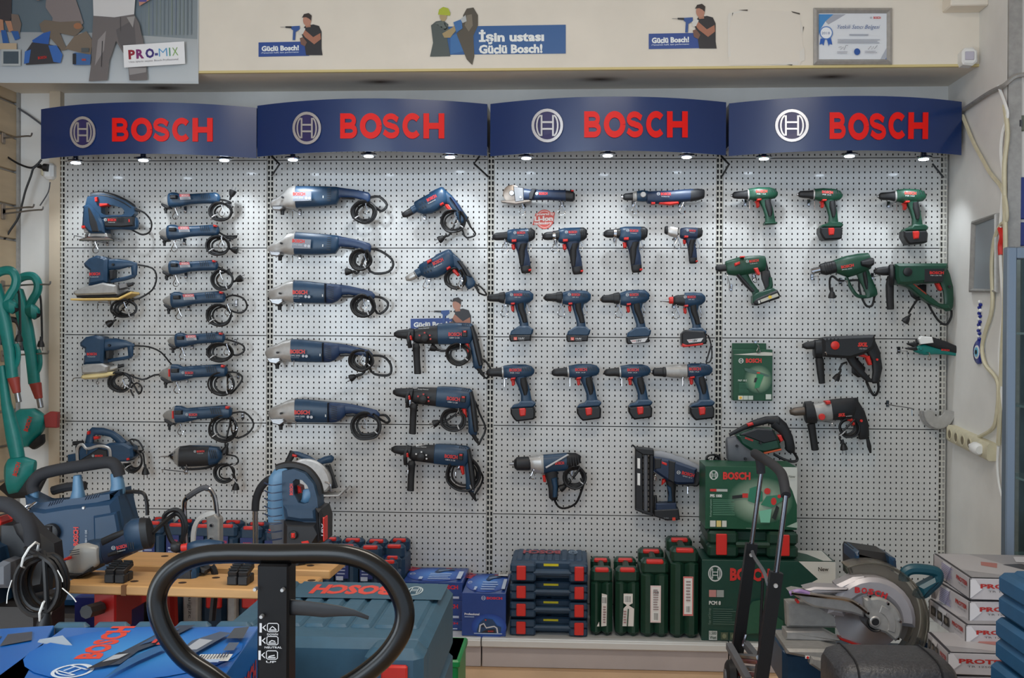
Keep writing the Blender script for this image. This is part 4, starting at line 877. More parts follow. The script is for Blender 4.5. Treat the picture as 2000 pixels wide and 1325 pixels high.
t.pairs('dust_nozzle', 'alloy', [(384, 352, 386, 388), (446, 342, 448, 366)], .9); t.pairs('nozzle_tip', 'black', [(444, 342, 446, 368), (482, 334, 486, 356)], .9); t.disc('speed_button', 'black', 396, 202, 10, .02, .028)
t.logo(246, 272, 316, 18, .0375, -1)
t.cord((562, 205), (236.4, 746, 24, 21), ((289, 678), (312, 688), (328, 706), (334, 716), (322, 731), (300, 733), (276, 742)), ((262, 752), (272, 770), (278, 758), (268, 748), (256, 760), (262, 774)), turns=5)
hook(191, 741, 'under the disc pad of the round sander', drop=10); hook(143, 741, 'beside the disc pad of the round sander', drop=4, kind=1); hook(241, 742, 'inside the cable of the round sander', drop=18, y=-.1)
# planer
t = Tool('planer', 'blue electric planer with a silver edged side cover', 'planer', A8, (330, 930))
t.prism('body', 'blue', [(176, 960), (206, 905), (260, 900), (340, 925), (400, 900), (500, 898), (562, 930), (572, 1000), (530, 1032), (420, 1040), (182, 1044)], .036, .01)
t.pairs('handle', 'blue', [(208, 900, 268, 905), (222, 826, 276, 850), (258, 790, 290, 846), (340, 794, 336, 850), (410, 815, 390, 862), (462, 850, 428, 896), (505, 892, 446, 914)], .6, .026)
t.prism('side_cover', 'black', [(190, 1024), (330, 936), (392, 950), (400, 1030), (192, 1050)], .042, .004, d1=0); t.tube('cover_trim', 'silver', [(182, 1040, -.04), (180, 935, -.04), (215, 908, -.04), (250, 940, -.04), (330, 920, -.04), (395, 930, -.04), (414, 960, -.04), (414, 1030, -.04)], .007, 6, 3)
t.pairs('front_knob', 'black', [(120, 892, 124, 922), (190, 886, 190, 926)], .9, .03); t.prism('knob_stem', 'black', [(142, 924), (176, 924), (172, 974), (146, 976)], .014); t.prism('front_shoe', 'blue', [(104, 984), (176, 974), (176, 1044), (104, 1046)], .034); t.prism('sole_plate', 'silver', [(104, 1046), (540, 1030), (540, 1042), (104, 1060)], .034, .002)
t.prism('lock_button', 'red', [(238, 818), (256, 814), (254, 838), (240, 842)], .029, .003, d1=0); t.prism('trigger', 'red', [(272, 856), (310, 856), (308, 874), (276, 880)], .014); t.prism('rear_button', 'red', [(524, 1004), (546, 1002), (546, 1020), (526, 1024)], .037, .003, d1=0)
t.logo(308, 994, 362, 14, .0435, -1)
t.cord((560, 930), (262, 900, 19, 24), ((252, 860), (268, 862), (278, 880)), ((280, 886), (283, 910)), (284, 920, 88), turns=6)
hook(170, 880, 'holding up the planer handle', drop=8, kind=1)
# straight grinder
t = Tool('straight_grinder', 'black bodied straight grinder with a slim silver nose, lowest in the grinder column', 'grinder', A8, (1040, 1000))
t.pairs('collet', 'steel', [(748, 1000, 748, 1006), (812, 994, 812, 1008)], 1); t.pairs('nose', 'chrome', [(810, 988, 810, 1008), (834, 968, 836, 1032), (862, 950, 864, 1050)], .95); t.pairs('vent_collar', 'silver', [(858, 946, 860, 1052), (896, 926, 890, 1076)], .9)
t.pairs('housing', 'black', [(886, 928, 884, 1076), (960, 919, 960, 1075), (1110, 922, 1106, 1068)], .8, .036); t.pairs('rear_cap', 'blue', [(1104, 922, 1100, 1068), (1165, 930, 1162, 1050), (1192, 962, 1188, 1020)], .8, .036); t.pairs('top_panel', 'blue', [(900, 928, 910, 968), (1000, 920, 1002, 966), (1110, 922, 1112, 968)], .9, .034, dy=-.006)
t.tube('spanner_holder', 'black', [(900, 1076), (940, 1092), (1080, 1082), (1160, 1050)], .006, 5); t.logo(1026, 958, 1078, 14, .041, -3); t.vents([(1118 + i*14, 950, 1132 + i*14, 1010) for i in range(4)], 6, .036)
t.vents([(868 + i*9, 958, 864 + i*9, 990) for i in range(3)], 5, .03)
t.cord((1190, 985), (440, 924, 22, 20), ((458, 892), (464, 902), (458, 908)), ((460, 935), (460, 945)), (460.5, 950, 92), turns=4)
t.tube('tie_wire', 'tie', [(1300, 1050, -.02), (1240, 1090, -.02), (1310, 1190, -.02)], .0018, 4, 3)
hook(318, 920, 'reaching out left of the straight grinder', drop=4, kind=1, back=(28, 10)); hook(364, 910, 'under the body of the straight grinder', drop=16)
# fabric cutter and angle drill
t = Tool('fabric_cutter', 'blue cordless rotary cutter with a round metal guard, above the red sticker', 'cutter', B5, (380, 150))
c = t.w(190, 150); t.disc('round_guard', 'bronze' if mat('bronze', (150, 138, 128), .3, .8) else 0, 190, 150, 66, -.012, .02, n=24); t.prism('foot_plate', 'bronze', [(108, 200), (330, 196), (330, 208), (220, 226), (112, 212)], .022, .002); t.prism('guide_plate', 'steel', [(200, 96), (276, 104), (280, 204), (214, 214)], .024, .003)
t.disc('blade_nut', 'chrome', 190, 147, 20, .02, .032); t.disc('screw', 'chrome', 255, 178, 11, .024, .03)
t.pairs('housing', 'navy', [(268, 106, 276, 196), (330, 116, 330, 197), (450, 118, 450, 194), (580, 118, 580, 200), (600, 124, 600, 198)], .8, .03); t.pairs('rear_cap', 'black', [(586, 120, 588, 202), (640, 126, 638, 206), (651, 140, 650, 196)], .8, .028)
t.prism('grip_band', 'black', [(318, 152), (340, 114), (366, 116), (340, 192), (318, 194)], .031, .002, d1=0); t.logo(390, 160, 452, 18, .032, 0, False); t.prism('latch', 'red', [(626, 124), (646, 124), (646, 134), (626, 134)], .029, .002, d1=0)
hook(1020, 398, 'under the metal guard of the rotary cutter', drop=22); hook(1097, 394, 'at the tail of the rotary cutter', drop=26)
t = Tool('angle_drill', 'slim blue cordless angle drill with a red paddle, top right of the blue bay', 'cordless drill', B6, (540, 165))
t.pairs('chuck_tip', 'chrome', [(238, 160, 238, 178), (262, 156, 262, 186)], 1); t.pairs('chuck', 'black', [(256, 152, 256, 190), (268, 144, 268, 196), (328, 137, 328, 197)], .95); t.pairs('collar', 'alloy', [(326, 134, 326, 198), (352, 126, 352, 204)], .9)
t.pairs('swivel_head', 'blue', [(348, 128, 350, 200), (396, 119, 398, 207), (436, 124, 438, 204)], .8, .034); t.disc('swivel_cap', 'silver', 398, 160, 21, .032, .042); t.pairs('housing', 'navy', [(428, 128, 434, 222), (482, 126, 482, 226), (600, 122, 600, 214), (720, 112, 722, 206), (770, 110, 772, 200)], .8, .032)
t.pairs('rear_cap', 'black', [(752, 112, 750, 206), (806, 108, 806, 198), (850, 114, 848, 182)], .8, .03); t.prism('paddle', 'red', [(506, 208), (660, 206), (664, 222), (600, 232), (520, 224)], .016); t.prism('direction_switch', 'red', [(458, 212), (488, 212), (488, 226), (460, 228)], .022, .002); t.logo(526, 163, 598, 19, .034)
hook(1240, 395, 'under the swivel head of the angle drill', drop=22); hook(1333, 396, 'at the tail of the angle drill', drop=22)
# red round sticker
o = empty('round_sticker', P(1063, 445, -.002), 'round red sticker with white lettering, between the cutter and the compact drills', 'sticker')
f = wallframe(1040, 409, 1085, 448, -.002); f.ell(1063.5, 428.5, 17.5, 19, (220, 96, 84), 28); f.ell(1063.5, 428.5, 15, 16.5, (236, 214, 210), 28); f.ell(1063.5, 428.5, 14, 15.5, (214, 84, 74), 28); f.poly([(1046, 417), (1084, 415), (1080, 438), (1040, 440)], (214, 84, 74))
f.text('powered by', 1048, 421, 1082, -5, (240, 226, 222), .03, dy=-1); f.text('Li-Ion', 1044, 432, 1080, -9, (242, 232, 228), .05, dy=-1); f.text('technology', 1043, 439, 1078, -5.5, (240, 226, 222), .04, dy=-1); f.done('print', o)
# corded impact wrench
t = Tool('impact_wrench', 'blue and silver corded impact wrench with a pale tie across its body', 'impact wrench', B7, (480, 840))
t.pairs('square_drive', 'steel', [(202, 826, 204, 844), (242, 822, 242, 846)], 1); t.pairs('nose', 'black', [(240, 800, 242, 868), (256, 784, 258, 882), (340, 780, 342, 882), (362, 792, 362, 876)], .9, .036); t.pairs('gear_case', 'silver', [(334, 782, 356, 880), (384, 772, 388, 898), (430, 766, 440, 908)], .75, .042); t.pairs('clamp_ring', 'alloy', [(424, 764, 432, 910), (446, 764, 452, 908)], .7, .045)
t.pairs('motor_housing', 'blue', [(444, 765, 448, 906), (520, 760, 522, 892), (624, 752, 624, 880)], .7, .042); t.pairs('rear_cap', 'black', [(616, 752, 616, 876), (680, 755, 682, 852), (712, 772, 708, 830)], .75, .04); t.pairs('handle', 'black', [(452, 890, 548, 880), (466, 940, 550, 930), (482, 1010, 556, 1000), (486, 1078, 550, 1074), (502, 1094, 546, 1092)], .6, .024)
t.pairs('handle_inlay', 'blue', [(500, 940, 546, 930), (514, 1000, 552, 996), (512, 1070, 546, 1066)], 9, .0215, dy=-.004); t.prism('trigger', 'red', [(440, 916), (460, 914), (466, 964), (446, 962)], .014); t.prism('cable_strap', 'tie', [(462, 848), (620, 756), (632, 762), (470, 858)], .046, .002, d1=-.04)
t.logo(530, 828, 594, 20, .044, -3, False, emb=False); t.vents([(640 + i*18, 770, 648 + i*18, 840) for i in range(4)], 7, .038)
t.cord((526, 1092), (1122, 932.7, 23, 23), ((1090, 990), (1103, 994), (1124, 985), (1135, 962), (1140, 940)), ((1104, 952), (1101, 950)), (1100, 952, 150), r=.0055, turns=5)
hook(1041, 918, 'under the nose of the impact wrench', drop=18); hook(1117, 934, 'inside the cable of the impact wrench', drop=6, kind=1, y=-.12)
# nailer
t = Tool('nail_gun', 'blue cordless nailer with a tall black magazine and a grey cap', 'nailer', B7, (1330, 900))
t.prism('magazine', 'black', [(1105, 716), (1158, 728), (1162, 1188), (1105, 1152)], .022); t.prism('nail_rail', 'grey', [(1166, 742), (1196, 746), (1196, 1188), (1168, 1180)], .014); t.prism('rear_rail', 'black', [(1208, 752), (1238, 756), (1234, 1200), (1208, 1196)], .02); t.prism('nose_head', 'black', [(1098, 712), (1160, 716), (1236, 726), (1238, 768), (1160, 764), (1106, 730)], .028); t.prism('magazine_foot', 'black', [(1105, 1146), (1236, 1184), (1234, 1202), (1180, 1192), (1105, 1160)], .024, .003)
for a, b_ in ((788, 865), (896, 985)): t.prism('window_strip', 'white', [(1120, a), (1140, a + 3), (1140, b_), (1120, b_ - 4)], .0235, .001, d1=0)
t.tube('belt_hook', 'black', [(1106, 716), (1088, 700), (1080, 712)], .004, 5); t.prism('body', 'navy', [(1238, 778), (1360, 796), (1545, 862), (1532, 974), (1400, 974), (1330, 946), (1238, 882)], .036, .01); t.prism('body_band', 'black', [(1340, 800), (1392, 814), (1384, 968), (1336, 940)], .038, .004, d1=0)
t.prism('head_block', 'black', [(1240, 786), (1292, 790), (1290, 860), (1240, 866)], .038, .004, d1=0); t.pairs('cap', 'capgrey' if mat('capgrey', (150, 152, 158), .45) else 0, [(1240, 740, 1240, 786), (1300, 740, 1296, 796), (1440, 782, 1420, 840), (1560, 840, 1536, 890), (1586, 872, 1572, 920)], .8, .036); t.prism('rear_cap', 'black', [(1536, 884), (1584, 896), (1562, 972), (1546, 990), (1410, 976), (1524, 966)], .038, .006)
t.pairs('handle', 'black', [(1322, 940, 1404, 966), (1334, 1000, 1400, 1005), (1340, 1060, 1396, 1060), (1338, 1116, 1398, 1112)], .7, .022); t.prism('handle_inlay', 'blue', [(1330, 980), (1362, 1000), (1370, 1100), (1338, 1100), (1346, 1040)], .024, .003, d1=0)
t.prism('trigger', 'red', [(1300, 944), (1322, 938), (1326, 960), (1296, 988)], .012); t.prism('mode_switch', 'red', [(1290, 806), (1332, 822), (1330, 842), (1292, 828)], .038, .003, d1=0)
t.prism('foot', 'navy', [(1252, 1112), (1398, 1108), (1402, 1160), (1252, 1166)], .03); t.prism('battery', 'black', [(1240, 1158), (1412, 1148), (1424, 1226), (1332, 1232), (1240, 1202)], .036); t.prism('bumper', 'black', [(1240, 1062), (1262, 1062), (1264, 1160), (1240, 1160)], .014)
f = t.fr(.0368); f.rect(1356, 1198, 1378, 1220, (214, 70, 50)); f.text('Li-Ion', 1298, 1206, 1330, -9, (170, 172, 176), 0); f.done('battery_print', t.o); t.logo(1420, 890, 1506, 22, .0385, 14, 'GNH 18 V')
hook(1343, 951, 'under the body of the nailer, tilted', drop=14, kind=1); hook(1280, 930, 'beside the trigger of the nailer', drop=8)
# green hammer drill with strut (battery)
t = Tool('cordless_hammer', 'green cordless hammer with a diagonal strut down to its battery', 'cordless drill', B8, (330, 760))
t.pairs('chuck', 'black', [(69, 702, 72, 736), (92, 690, 98, 746), (150, 688, 156, 740)], .95); t.pairs('body', 'green', [(146, 664, 166, 770), (240, 634, 250, 780), (330, 624, 332, 764), (400, 620, 402, 750), (440, 624, 440, 740)], .6, .034)
t.pairs('rear_cap', 'black', [(398, 640, 420, 622), (430, 700, 448, 640), (440, 752, 476, 740)], .9, .03); t.pairs('front_strut', 'green', [(222, 764, 306, 740), (280, 830, 340, 810), (344, 906, 392, 880), (352, 930, 410, 912)], .5, .02); t.pairs('strut_grip', 'black', [(222, 770, 250, 762), (270, 832, 306, 824), (338, 900, 362, 890)], 9, .0215)
t.pairs('handle', 'black', [(408, 740, 480, 736), (416, 800, 492, 790), (436, 850, 502, 846), (446, 890, 506, 884)], .5, .021); t.pairs('handle_inlay', 'green', [(470, 790, 496, 790), (470, 850, 504, 846), (440, 888, 500, 884)], 9, .0225); t.prism('foot', 'green', [(345, 930), (380, 905), (460, 884), (500, 870), (524, 884), (545, 915), (375, 975), (345, 985)], .03)
t.prism('battery', 'black', [(350, 975), (375, 950), (528, 884), (548, 920), (546, 948), (382, 1002), (352, 996)], .036, .006); f = t.fr(.0365); f.poly([(396, 958), (524, 908), (536, 930), (404, 978)], (186, 184, 172)); f.ell(470, 938, 14, 12, (222, 190, 60)); f.poly([(378, 966), (392, 960), (396, 984), (384, 988)], (200, 200, 196)); f.done('battery_print', t.o)
for nm, q in (('trigger', [(348, 722), (380, 716), (398, 760), (394, 774), (376, 768)]), ('mode_button', [(204, 684), (244, 670), (246, 690), (208, 706)]), ('top_button', [(250, 630), (282, 628), (282, 640), (250, 642)])): t.prism(nm, 'red', q, .036, .003, d1=0)
t.logo(316, 678, 386, 18, .0358, -8, 'Uneo'); hook(1421, 540, 'at the nose of the green cordless hammer', drop=15, kind=1, back=(14, 22)); hook(1475, 538, 'behind the trigger of the green cordless hammer', drop=14, y=-.05)
# heat gun
t = Tool('heat_gun', 'green heat gun with a bright steel nozzle', 'heat gun', B8, (1100, 740))
t.pairs('nozzle', 'chrome', [(794, 720, 802, 766), (862, 704, 868, 752)], .95); t.pairs('heat_shield', 'black', [(862, 686, 872, 762), (900, 674, 912, 772), (966, 660, 988, 752)], .85, .034); t.pairs('body', 'green', [(956, 662, 986, 756), (1050, 626, 1076, 790), (1150, 606, 1176, 760), (1226, 600, 1248, 724), (1252, 636, 1256, 690)], .65, .042)
t.pairs('air_inlet', 'black', [(1160, 664, 1166, 706), (1220, 640, 1226, 722), (1254, 640, 1258, 700)], 9, .038, dy=-.006); t.pairs('handle', 'green', [(1140, 770, 1230, 716), (1176, 840, 1260, 800), (1208, 910, 1296, 880), (1212, 944, 1302, 916)], .55, .024); t.pairs('grip_pad', 'black', [(1176, 760, 1210, 740), (1190, 830, 1224, 820), (1208, 880, 1220, 874)], 9, .023)
t.tube('stand_bar', 'green', [(1062, 786), (1096, 860), (1140, 922), (1190, 936), (1250, 930)], .008, 6); t.logo(1000, 720, 1094, 20, .044, -10, 'PHG 600', emb=False); t.vents([(884 + i*18, 690 - i*6, 892 + i*18, 756 - i*6) for i in range(4)], 5, .034, 'rubber')
t.cord((1276, 936), None, ((1707, 590), (1703, 598), (1693, 597), (1684, 580), (1679, 560), (1678, 548), (1660, 548), (1640, 548), (1628, 540), (1622, 545), (1622, 562), (1625, 572)), (), (1625, 575, 90), r=.005)
hook(1598, 541, 'under the nozzle of the heat gun', drop=13, kind=1); hook(1655, 550, 'at the stand bar of the heat gun', drop=6, kind=1)
# green rotary hammer
t = Tool('green_rotary_hammer', 'green corded rotary hammer with a black side handle', 'rotary hammer', B8, (1600, 800), y=-.085)
t.pairs('bit_holder', 'black', [(1274, 728, 1276, 756), (1300, 714, 1302, 768), (1344, 706, 1344, 774), (1432, 698, 1432, 772)], .95, .034); t.prism('body', 'green', [(1422, 690), (1440, 684), (1816, 684), (1820, 720), (1790, 760), (1760, 832), (1620, 832), (1500, 846), (1440, 842), (1422, 790)], .042, .012)
t.pairs('handle', 'green', [(1730, 760, 1818, 690), (1772, 830, 1850, 760), (1800, 900, 1876, 860), (1806, 970, 1880, 950), (1800, 1030, 1876, 1010), (1816, 1044, 1862, 1036)], .5, .028); t.prism('strut', 'green', [(1470, 844), (1560, 832), (1640, 890), (1760, 986), (1830, 996), (1850, 1030), (1790, 1030), (1690, 990), (1600, 922), (1530, 862)], .024, .005)
t.prism('side_label', 'black', [(1634, 726), (1790, 722), (1768, 826), (1634, 828)], .043, .002, d1=0); t.disc('mode_dial', 'black', 1505, 750, 32, .04, .054); t.pairs('side_handle', 'rubber', [(1376, 780, 1420, 780), (1364, 846, 1424, 844), (1366, 930, 1424, 928), (1374, 1030, 1426, 1028)], .9); t.tube('clamp_collar', 'black', [(1396, 700, -.02), (1390, 770, -.038), (1396, 846, -.02)], .012, 6)
t.prism('trigger', 'red', [(1740, 834), (1764, 826), (1790, 880), (1776, 892), (1762, 880)], .014); t.disc('lock_button', 'black', 1832, 860, 12, .026, .032); t.logo(1654, 758, 1758, 20, .0445, 0, 'PBH 200 RE', emb=False); f = t.fr(.0245); f.text('pneumatic', 1534, 826, 1640, -12, (170, 60, 36), .03, dy=86); f.done('diagonal_lettering', t.o)
t.cord((1864, 1040), None, ((1859, 620), (1850, 634), (1836, 628), (1822, 608), (1812, 590), (1800, 578), (1790, 590), (1782, 602), (1776, 612)), (), (1771, 624, 125), r=.005); t.pairs('cable_coil', 'cord', [(1556, 870, 1700, 840), (1580, 930, 1700, 910), (1620, 960, 1680, 950)], .3, .02, dy=.045)
hook(1719, 540, 'at the nose of the green rotary hammer', drop=13, kind=1)
# black and red hammer and drill
t = Tool('black_rotary_hammer', 'black rotary hammer with a big red dial', 'rotary hammer', C1, (1000, 160))
t.pairs('bit_holder', 'black', [(689, 118, 692, 146), (716, 104, 718, 158), (782, 94, 784, 156)], .95, .034); t.pairs('clamp_collar', 'black', [(776, 88, 776, 222), (824, 84, 826, 222)], .7, .036); t.prism('body', 'black', [(820, 76), (870, 66), (1030, 58), (1190, 52), (1200, 90), (1180, 150), (1120, 190), (1020, 222), (900, 216), (822, 208)], .042, .012)
t.pairs('handle', 'black', [(1140, 170, 1200, 70), (1186, 240, 1246, 170), (1192, 320, 1264, 290), (1186, 384, 1244, 384), (1190, 400, 1240, 396)], .55, .026); t.pairs('strut', 'black', [(1000, 216, 1064, 200), (1030, 270, 1080, 250), (1090, 340, 1130, 310), (1150, 392, 1180, 366), (1210, 396, 1216, 376)], .7, .018); t.pairs('side_handle', 'rubber', [(786, 216, 834, 214), (782, 236, 842, 232), (794, 330, 846, 326), (806, 402, 852, 398)], .9)
t.disc('mode_dial', 'red', 906, 128, 30, .04, .05); f = t.fr(.0425); f.text('SKIL', 1060, 134, 1130, -27, (214, 48, 36), .05, shear=.25); f.text('1750 MACS', 1070, 156, 1124, -10, (180, 180, 180), .0); f.done('lettering', t.o)
t.prism('trigger', 'red', [(1088, 186), (1112, 184), (1150, 204), (1168, 204), (1186, 268), (1164, 272), (1140, 216), (1092, 206)], .016); t.disc('lock_button', 'red', 1214, 230, 9, .024, .03); t.vents([(850 + i*26, 78, 850 + i*26, 104) for i in range(4)], 10, .043, 'rubber')
t.cord((1150, 388), None, ((1696, 752), (1702, 765), (1710, 773), (1717, 762), (1716, 746)), r=.006); t.cord((1010, 250), None, ((1646, 712), (1640, 724)), (), (1635.5, 736, 120), r=.0045); t.pairs('cable_coil', 'cord', [(1060, 210, 1080, 200), (1060, 330, 1160, 290), (1100, 360, 1150, 350)], .3, .02, dy=.04)
hook(1614, 690, 'at the side handle of the black rotary hammer', drop=4, kind=1, back=(14, 0))
t = Tool('hammer_drill', 'black and silver corded drill with a steel keyed chuck', 'drill', C1, (900, 620))
t.pairs('chuck', 'dirtysteel' if mat('dirtysteel', (98, 88, 80), .4, .6) else 0, [(598, 592, 604, 626), (628, 576, 634, 636), (704, 566, 708, 632)], .95); t.pairs('shaft', 'steel', [(700, 584, 702, 612), (724, 582, 724, 612)], .9); t.pairs('clamp_collar', 'black', [(704, 532, 716, 690), (752, 528, 790, 690)], .6, .036); t.pairs('gear_case', 'alloy', [(760, 550, 778, 664), (820, 536, 830, 678), (884, 524, 902, 668)], .65, .042); t.prism('top_tab', 'red', [(838, 526), (874, 522), (878, 546), (848, 550)], .044, .003, d1=0)
t.pairs('motor_housing', 'black', [(884, 518, 902, 668), (960, 510, 976, 664), (1040, 506, 1052, 650), (1080, 504, 1084, 600)], .6, .042); t.pairs('handle', 'black', [(1012, 650, 1086, 520), (1066, 690, 1136, 600), (1088, 750, 1164, 690), (1090, 796, 1170, 776), (1096, 802, 1160, 796)], .5, .026); t.disc('mode_dial', 'red', 812, 637, 23, .04, .05)
f = t.fr(.0425); f.text('SKIL', 924, 632, 974, -22, (214, 48, 36), .05, dy=-4, shear=.25); f.text('6580', 978, 634, 1020, -9, (180, 180, 180), 0, dy=-4); f.done('lettering', t.o); t.prism('trigger', 'red', [(1004, 654), (1046, 650), (1070, 696), (1048, 704), (1032, 672), (1006, 668)], .016); t.disc('lock_button', 'red', 1101, 668, 10, .024, .03)
t.pairs('side_handle', 'rubber', [(722, 700, 780, 690), (728, 724, 784, 720), (742, 800, 794, 796), (754, 882, 806, 878)], .9); t.cord((1100, 790), (1657, 835.6, 21, 20), (), ((1640, 850), (1645, 866)), (1647.6, 872, 82), turns=5); t.pairs('strain_relief', 'rubber', [(1146, 800, 1168, 796), (1154, 860, 1184, 850), (1172, 904, 1186, 900)], .9)
hook(1625, 828, 'under the gear case of the corded drill', drop=5, kind=1, back=(-20, 0))
# grass shear, metal guard
t = Tool('grass_shear', 'small turquoise and black hand shear with a white label', 'shear', C1, (1640, 140))
t.prism('upper_blade', 'black', [(1440, 112), (1510, 104), (1516, 132), (1500, 146), (1446, 124)], .01); t.prism('lower_blade', 'black', [(1422, 146), (1500, 136), (1512, 160), (1490, 166), (1430, 156)], .008, dy=-.01); t.pairs('lower_body', 'turq', [(1484, 140, 1492, 176), (1560, 120, 1562, 200), (1620, 136, 1630, 194), (1700, 148, 1700, 194), (1780, 160, 1782, 204), (1816, 170, 1812, 206)], .7, .026)
t.pairs('upper_body', 'black', [(1504, 80, 1510, 124), (1560, 62, 1564, 124), (1620, 68, 1640, 150), (1720, 100, 1722, 172), (1800, 134, 1802, 190), (1818, 150, 1818, 182)], .7, .026, dy=-.003); t.prism('white_label', 'white', [(1510, 84), (1530, 62), (1606, 68), (1616, 110), (1524, 120)], .0305, .002, d1=0); t.logo(1650, 164, 1706, 13, .0305, 4, False, emb=False); t.disc('pivot', 'turq', 1524, 152, 11, .02, .032)
hook(1772, 688, 'under the blades of the turquoise shear', drop=11, kind=1); hook(1815, 691, 'under the body of the turquoise shear', drop=12)
o = Tool('metal_guard', 'bare half round metal grinder guard near the right wall', 'guard', C1, (1675, 650), y=-.06)
arc = [(1672 + 112*math.cos(a*math.pi/12), 604 + 124*math.sin(a*math.pi/12)) for a in range(0, 13)]; arc = arc[:1] + arc[1:]; inn = [(1664 + 44*math.cos(a*math.pi/8), 590 + 52*math.sin(a*math.pi/8)) for a in range(8, -1, -1)]
o.prism('half_disc', 'silver', arc + inn, .006, .001); o.tube('rim', 'silver', [(x, y, .02) for x, y in arc], .006, 5, 1); o.tube('rear_rim', 'silver', [(x, y, .04) for x, y in arc], .008, 5, 1)
hook(1781, 800, 'reaching to the metal guard', drop=13, kind=1, back=(-30, -4))
# glue gun carton hung on the board
o = empty('glue_gun_carton', P(1470, 783, -.03), 'green carton with a glue gun picture, hanging on the white board', 'box')
x0, x1, z0, z1 = P(1432, 730, -.07).x, P(1508.5, 730, -.07).x, P(1470, 783, -.07).z, P(1470, 683, -.07).z
B().box(((x0 + x1)/2, -.041, (z0 + z1)/2), (x1 - x0, .062, z1 - z0), .002).build('carton', mat('cartongreen', (18, 74, 48), .5, noise=.1), o); B().box((x0 + .075, -.028, z1 + .012), (.15, .004, .03), .001).build('hang_flap', 'cartongreen', o)
def greenprint(x0, y0, x1, y1, y, parent, model, gun=0, sideline=False):
    """front print of a green carton, photo px"""
    f = wallframe(x0, y0, x1, y1, y - .0012); W, Hh = x1 - x0, y1 - y0; g0, g1 = (26, 90, 62), (20, 66, 48)
    X = lambda u: x0 + W*u
    Y = lambda v: y0 + Hh*v
    return f, W, Hh, X, Y
f, W, Hh, X, Y = greenprint(1432, 683, 1508.5, 783, -.073, o, '')
f.poly([(X(.0), Y(.10)), (X(.8), Y(.05)), (X(1), Y(.06)), (X(1), Y(.12)), (X(.75), Y(.12))], (196, 194, 184)); f.glow(X(.64), Y(.58), W*.36, Hh*.28, (176, 200, 168), (20, 74, 50)); f.emblem(X(.2), Y(.22), W*.065, W*.065, (216, 220, 216)); f.text('BOSCH', X(.32), Y(.255), X(.72), -Hh*.08, (206, 52, 40), .05)
f.poly([(X(.28), Y(.36)), (X(.44), Y(.38)), (X(.92), Y(.50)), (X(.90), Y(.53)), (X(.44), Y(.46)), (X(.30), Y(.41))], (70, 100, 88)); f.poly([(X(.6), Y(.46)), (X(.78), Y(.50)), (X(.66), Y(.74)), (X(.54), Y(.76))], (36, 130, 84)); f.poly([(X(.55), Y(.55)), (X(.62), Y(.55)), (X(.58), Y(.64)), (X(.52), Y(.64))], (28, 30, 30)); f.rect(X(.60), Y(.44), X(.68), Y(.47), (196, 60, 40)); f.stroke([(X(.58), Y(.76)), (X(.66), Y(.84))], .8, (24, 28, 26))
f.text('PKP 18 E', X(.12), Y(.62), X(.34), -Hh*.035, (200, 210, 200), .02); f.lines(X(.14), Y(.65), X(.4), Y(.84), 7, (60, 112, 88), .4); f.rect(X(.12), Y(.90), X(.24), Y(.98), (222, 214, 190)); f.rect(X(.25), Y(.90), X(.37), Y(.98), (186, 196, 186)); f.rect(X(.38), Y(.90), X(.50), Y(.98), (186, 196, 186)); f.ell(X(.18), Y(.94), 2.6, 2.6, (226, 180, 60)); f.rect(X(.82), Y(.87), X(.96), Y(.97), (196, 204, 196)); f.done('print', o)
hook(1481, 676, 'holding the glue gun carton', drop=14, y=-.08)
# belt sander
t = Tool('belt_sander', 'green and black belt sander with a grey front guard, above the spray gun carton', 'sander', C1, (380, 830), y=-.09)
t.pairs('top_handle', 'black', [(160, 760, 170, 784), (262, 702, 276, 736), (330, 668, 346, 716), (420, 640, 440, 692), (512, 634, 522, 716)], .75, .034); t.pairs('handle', 'black', [(462, 716, 520, 640), (520, 760, 576, 690), (560, 820, 620, 780), (566, 880, 638, 866), (590, 902, 634, 898)], .6, .028)
t.prism('body', 'green', [(206, 770), (330, 722), (462, 720), (500, 780), (526, 868), (410, 895), (320, 884), (236, 834)], .044, .01); t.prism('side_cover', 'black', [(226, 764), (350, 718), (462, 724), (502, 806), (400, 830), (300, 790)], .048, .006, d1=0); t.pairs('front_guard', 'grey', [(140, 786, 150, 960), (200, 776, 200, 986), (280, 850, 290, 992), (360, 905, 370, 992), (440, 950, 450, 990)], .5, .05, dy=-.02)
t.prism('switch', 'red', [(284, 690), (322, 678), (330, 696), (292, 708)], .036, .003, d1=0); t.prism('trim', 'orange' if mat('orange', (196, 82, 44), .5) else 0, [(398, 892), (524, 864), (526, 876), (404, 904)], .045, .002, d1=0); t.prism('trigger', 'red', [(500, 776), (528, 770), (544, 808), (526, 820)], .03, .003); t.logo(262, 790, 318, 12, .049, 20, False, emb=False)
for x, y in ((204, 842), (265, 934), (370, 820), (185, 962)): t.disc('guard_bolt', 'black', x, y, 9, .044, .072)
t.cord((620, 890), None, ((1558, 896), (1554, 902), (1536, 900), (1512, 888)), r=.006); t.cord((140, 950), (1392, 896, 15, 9), ((1410, 905),), ((1390, 908), (1384, 912)), (1383, 912, 150), r=.0042, turns=4)
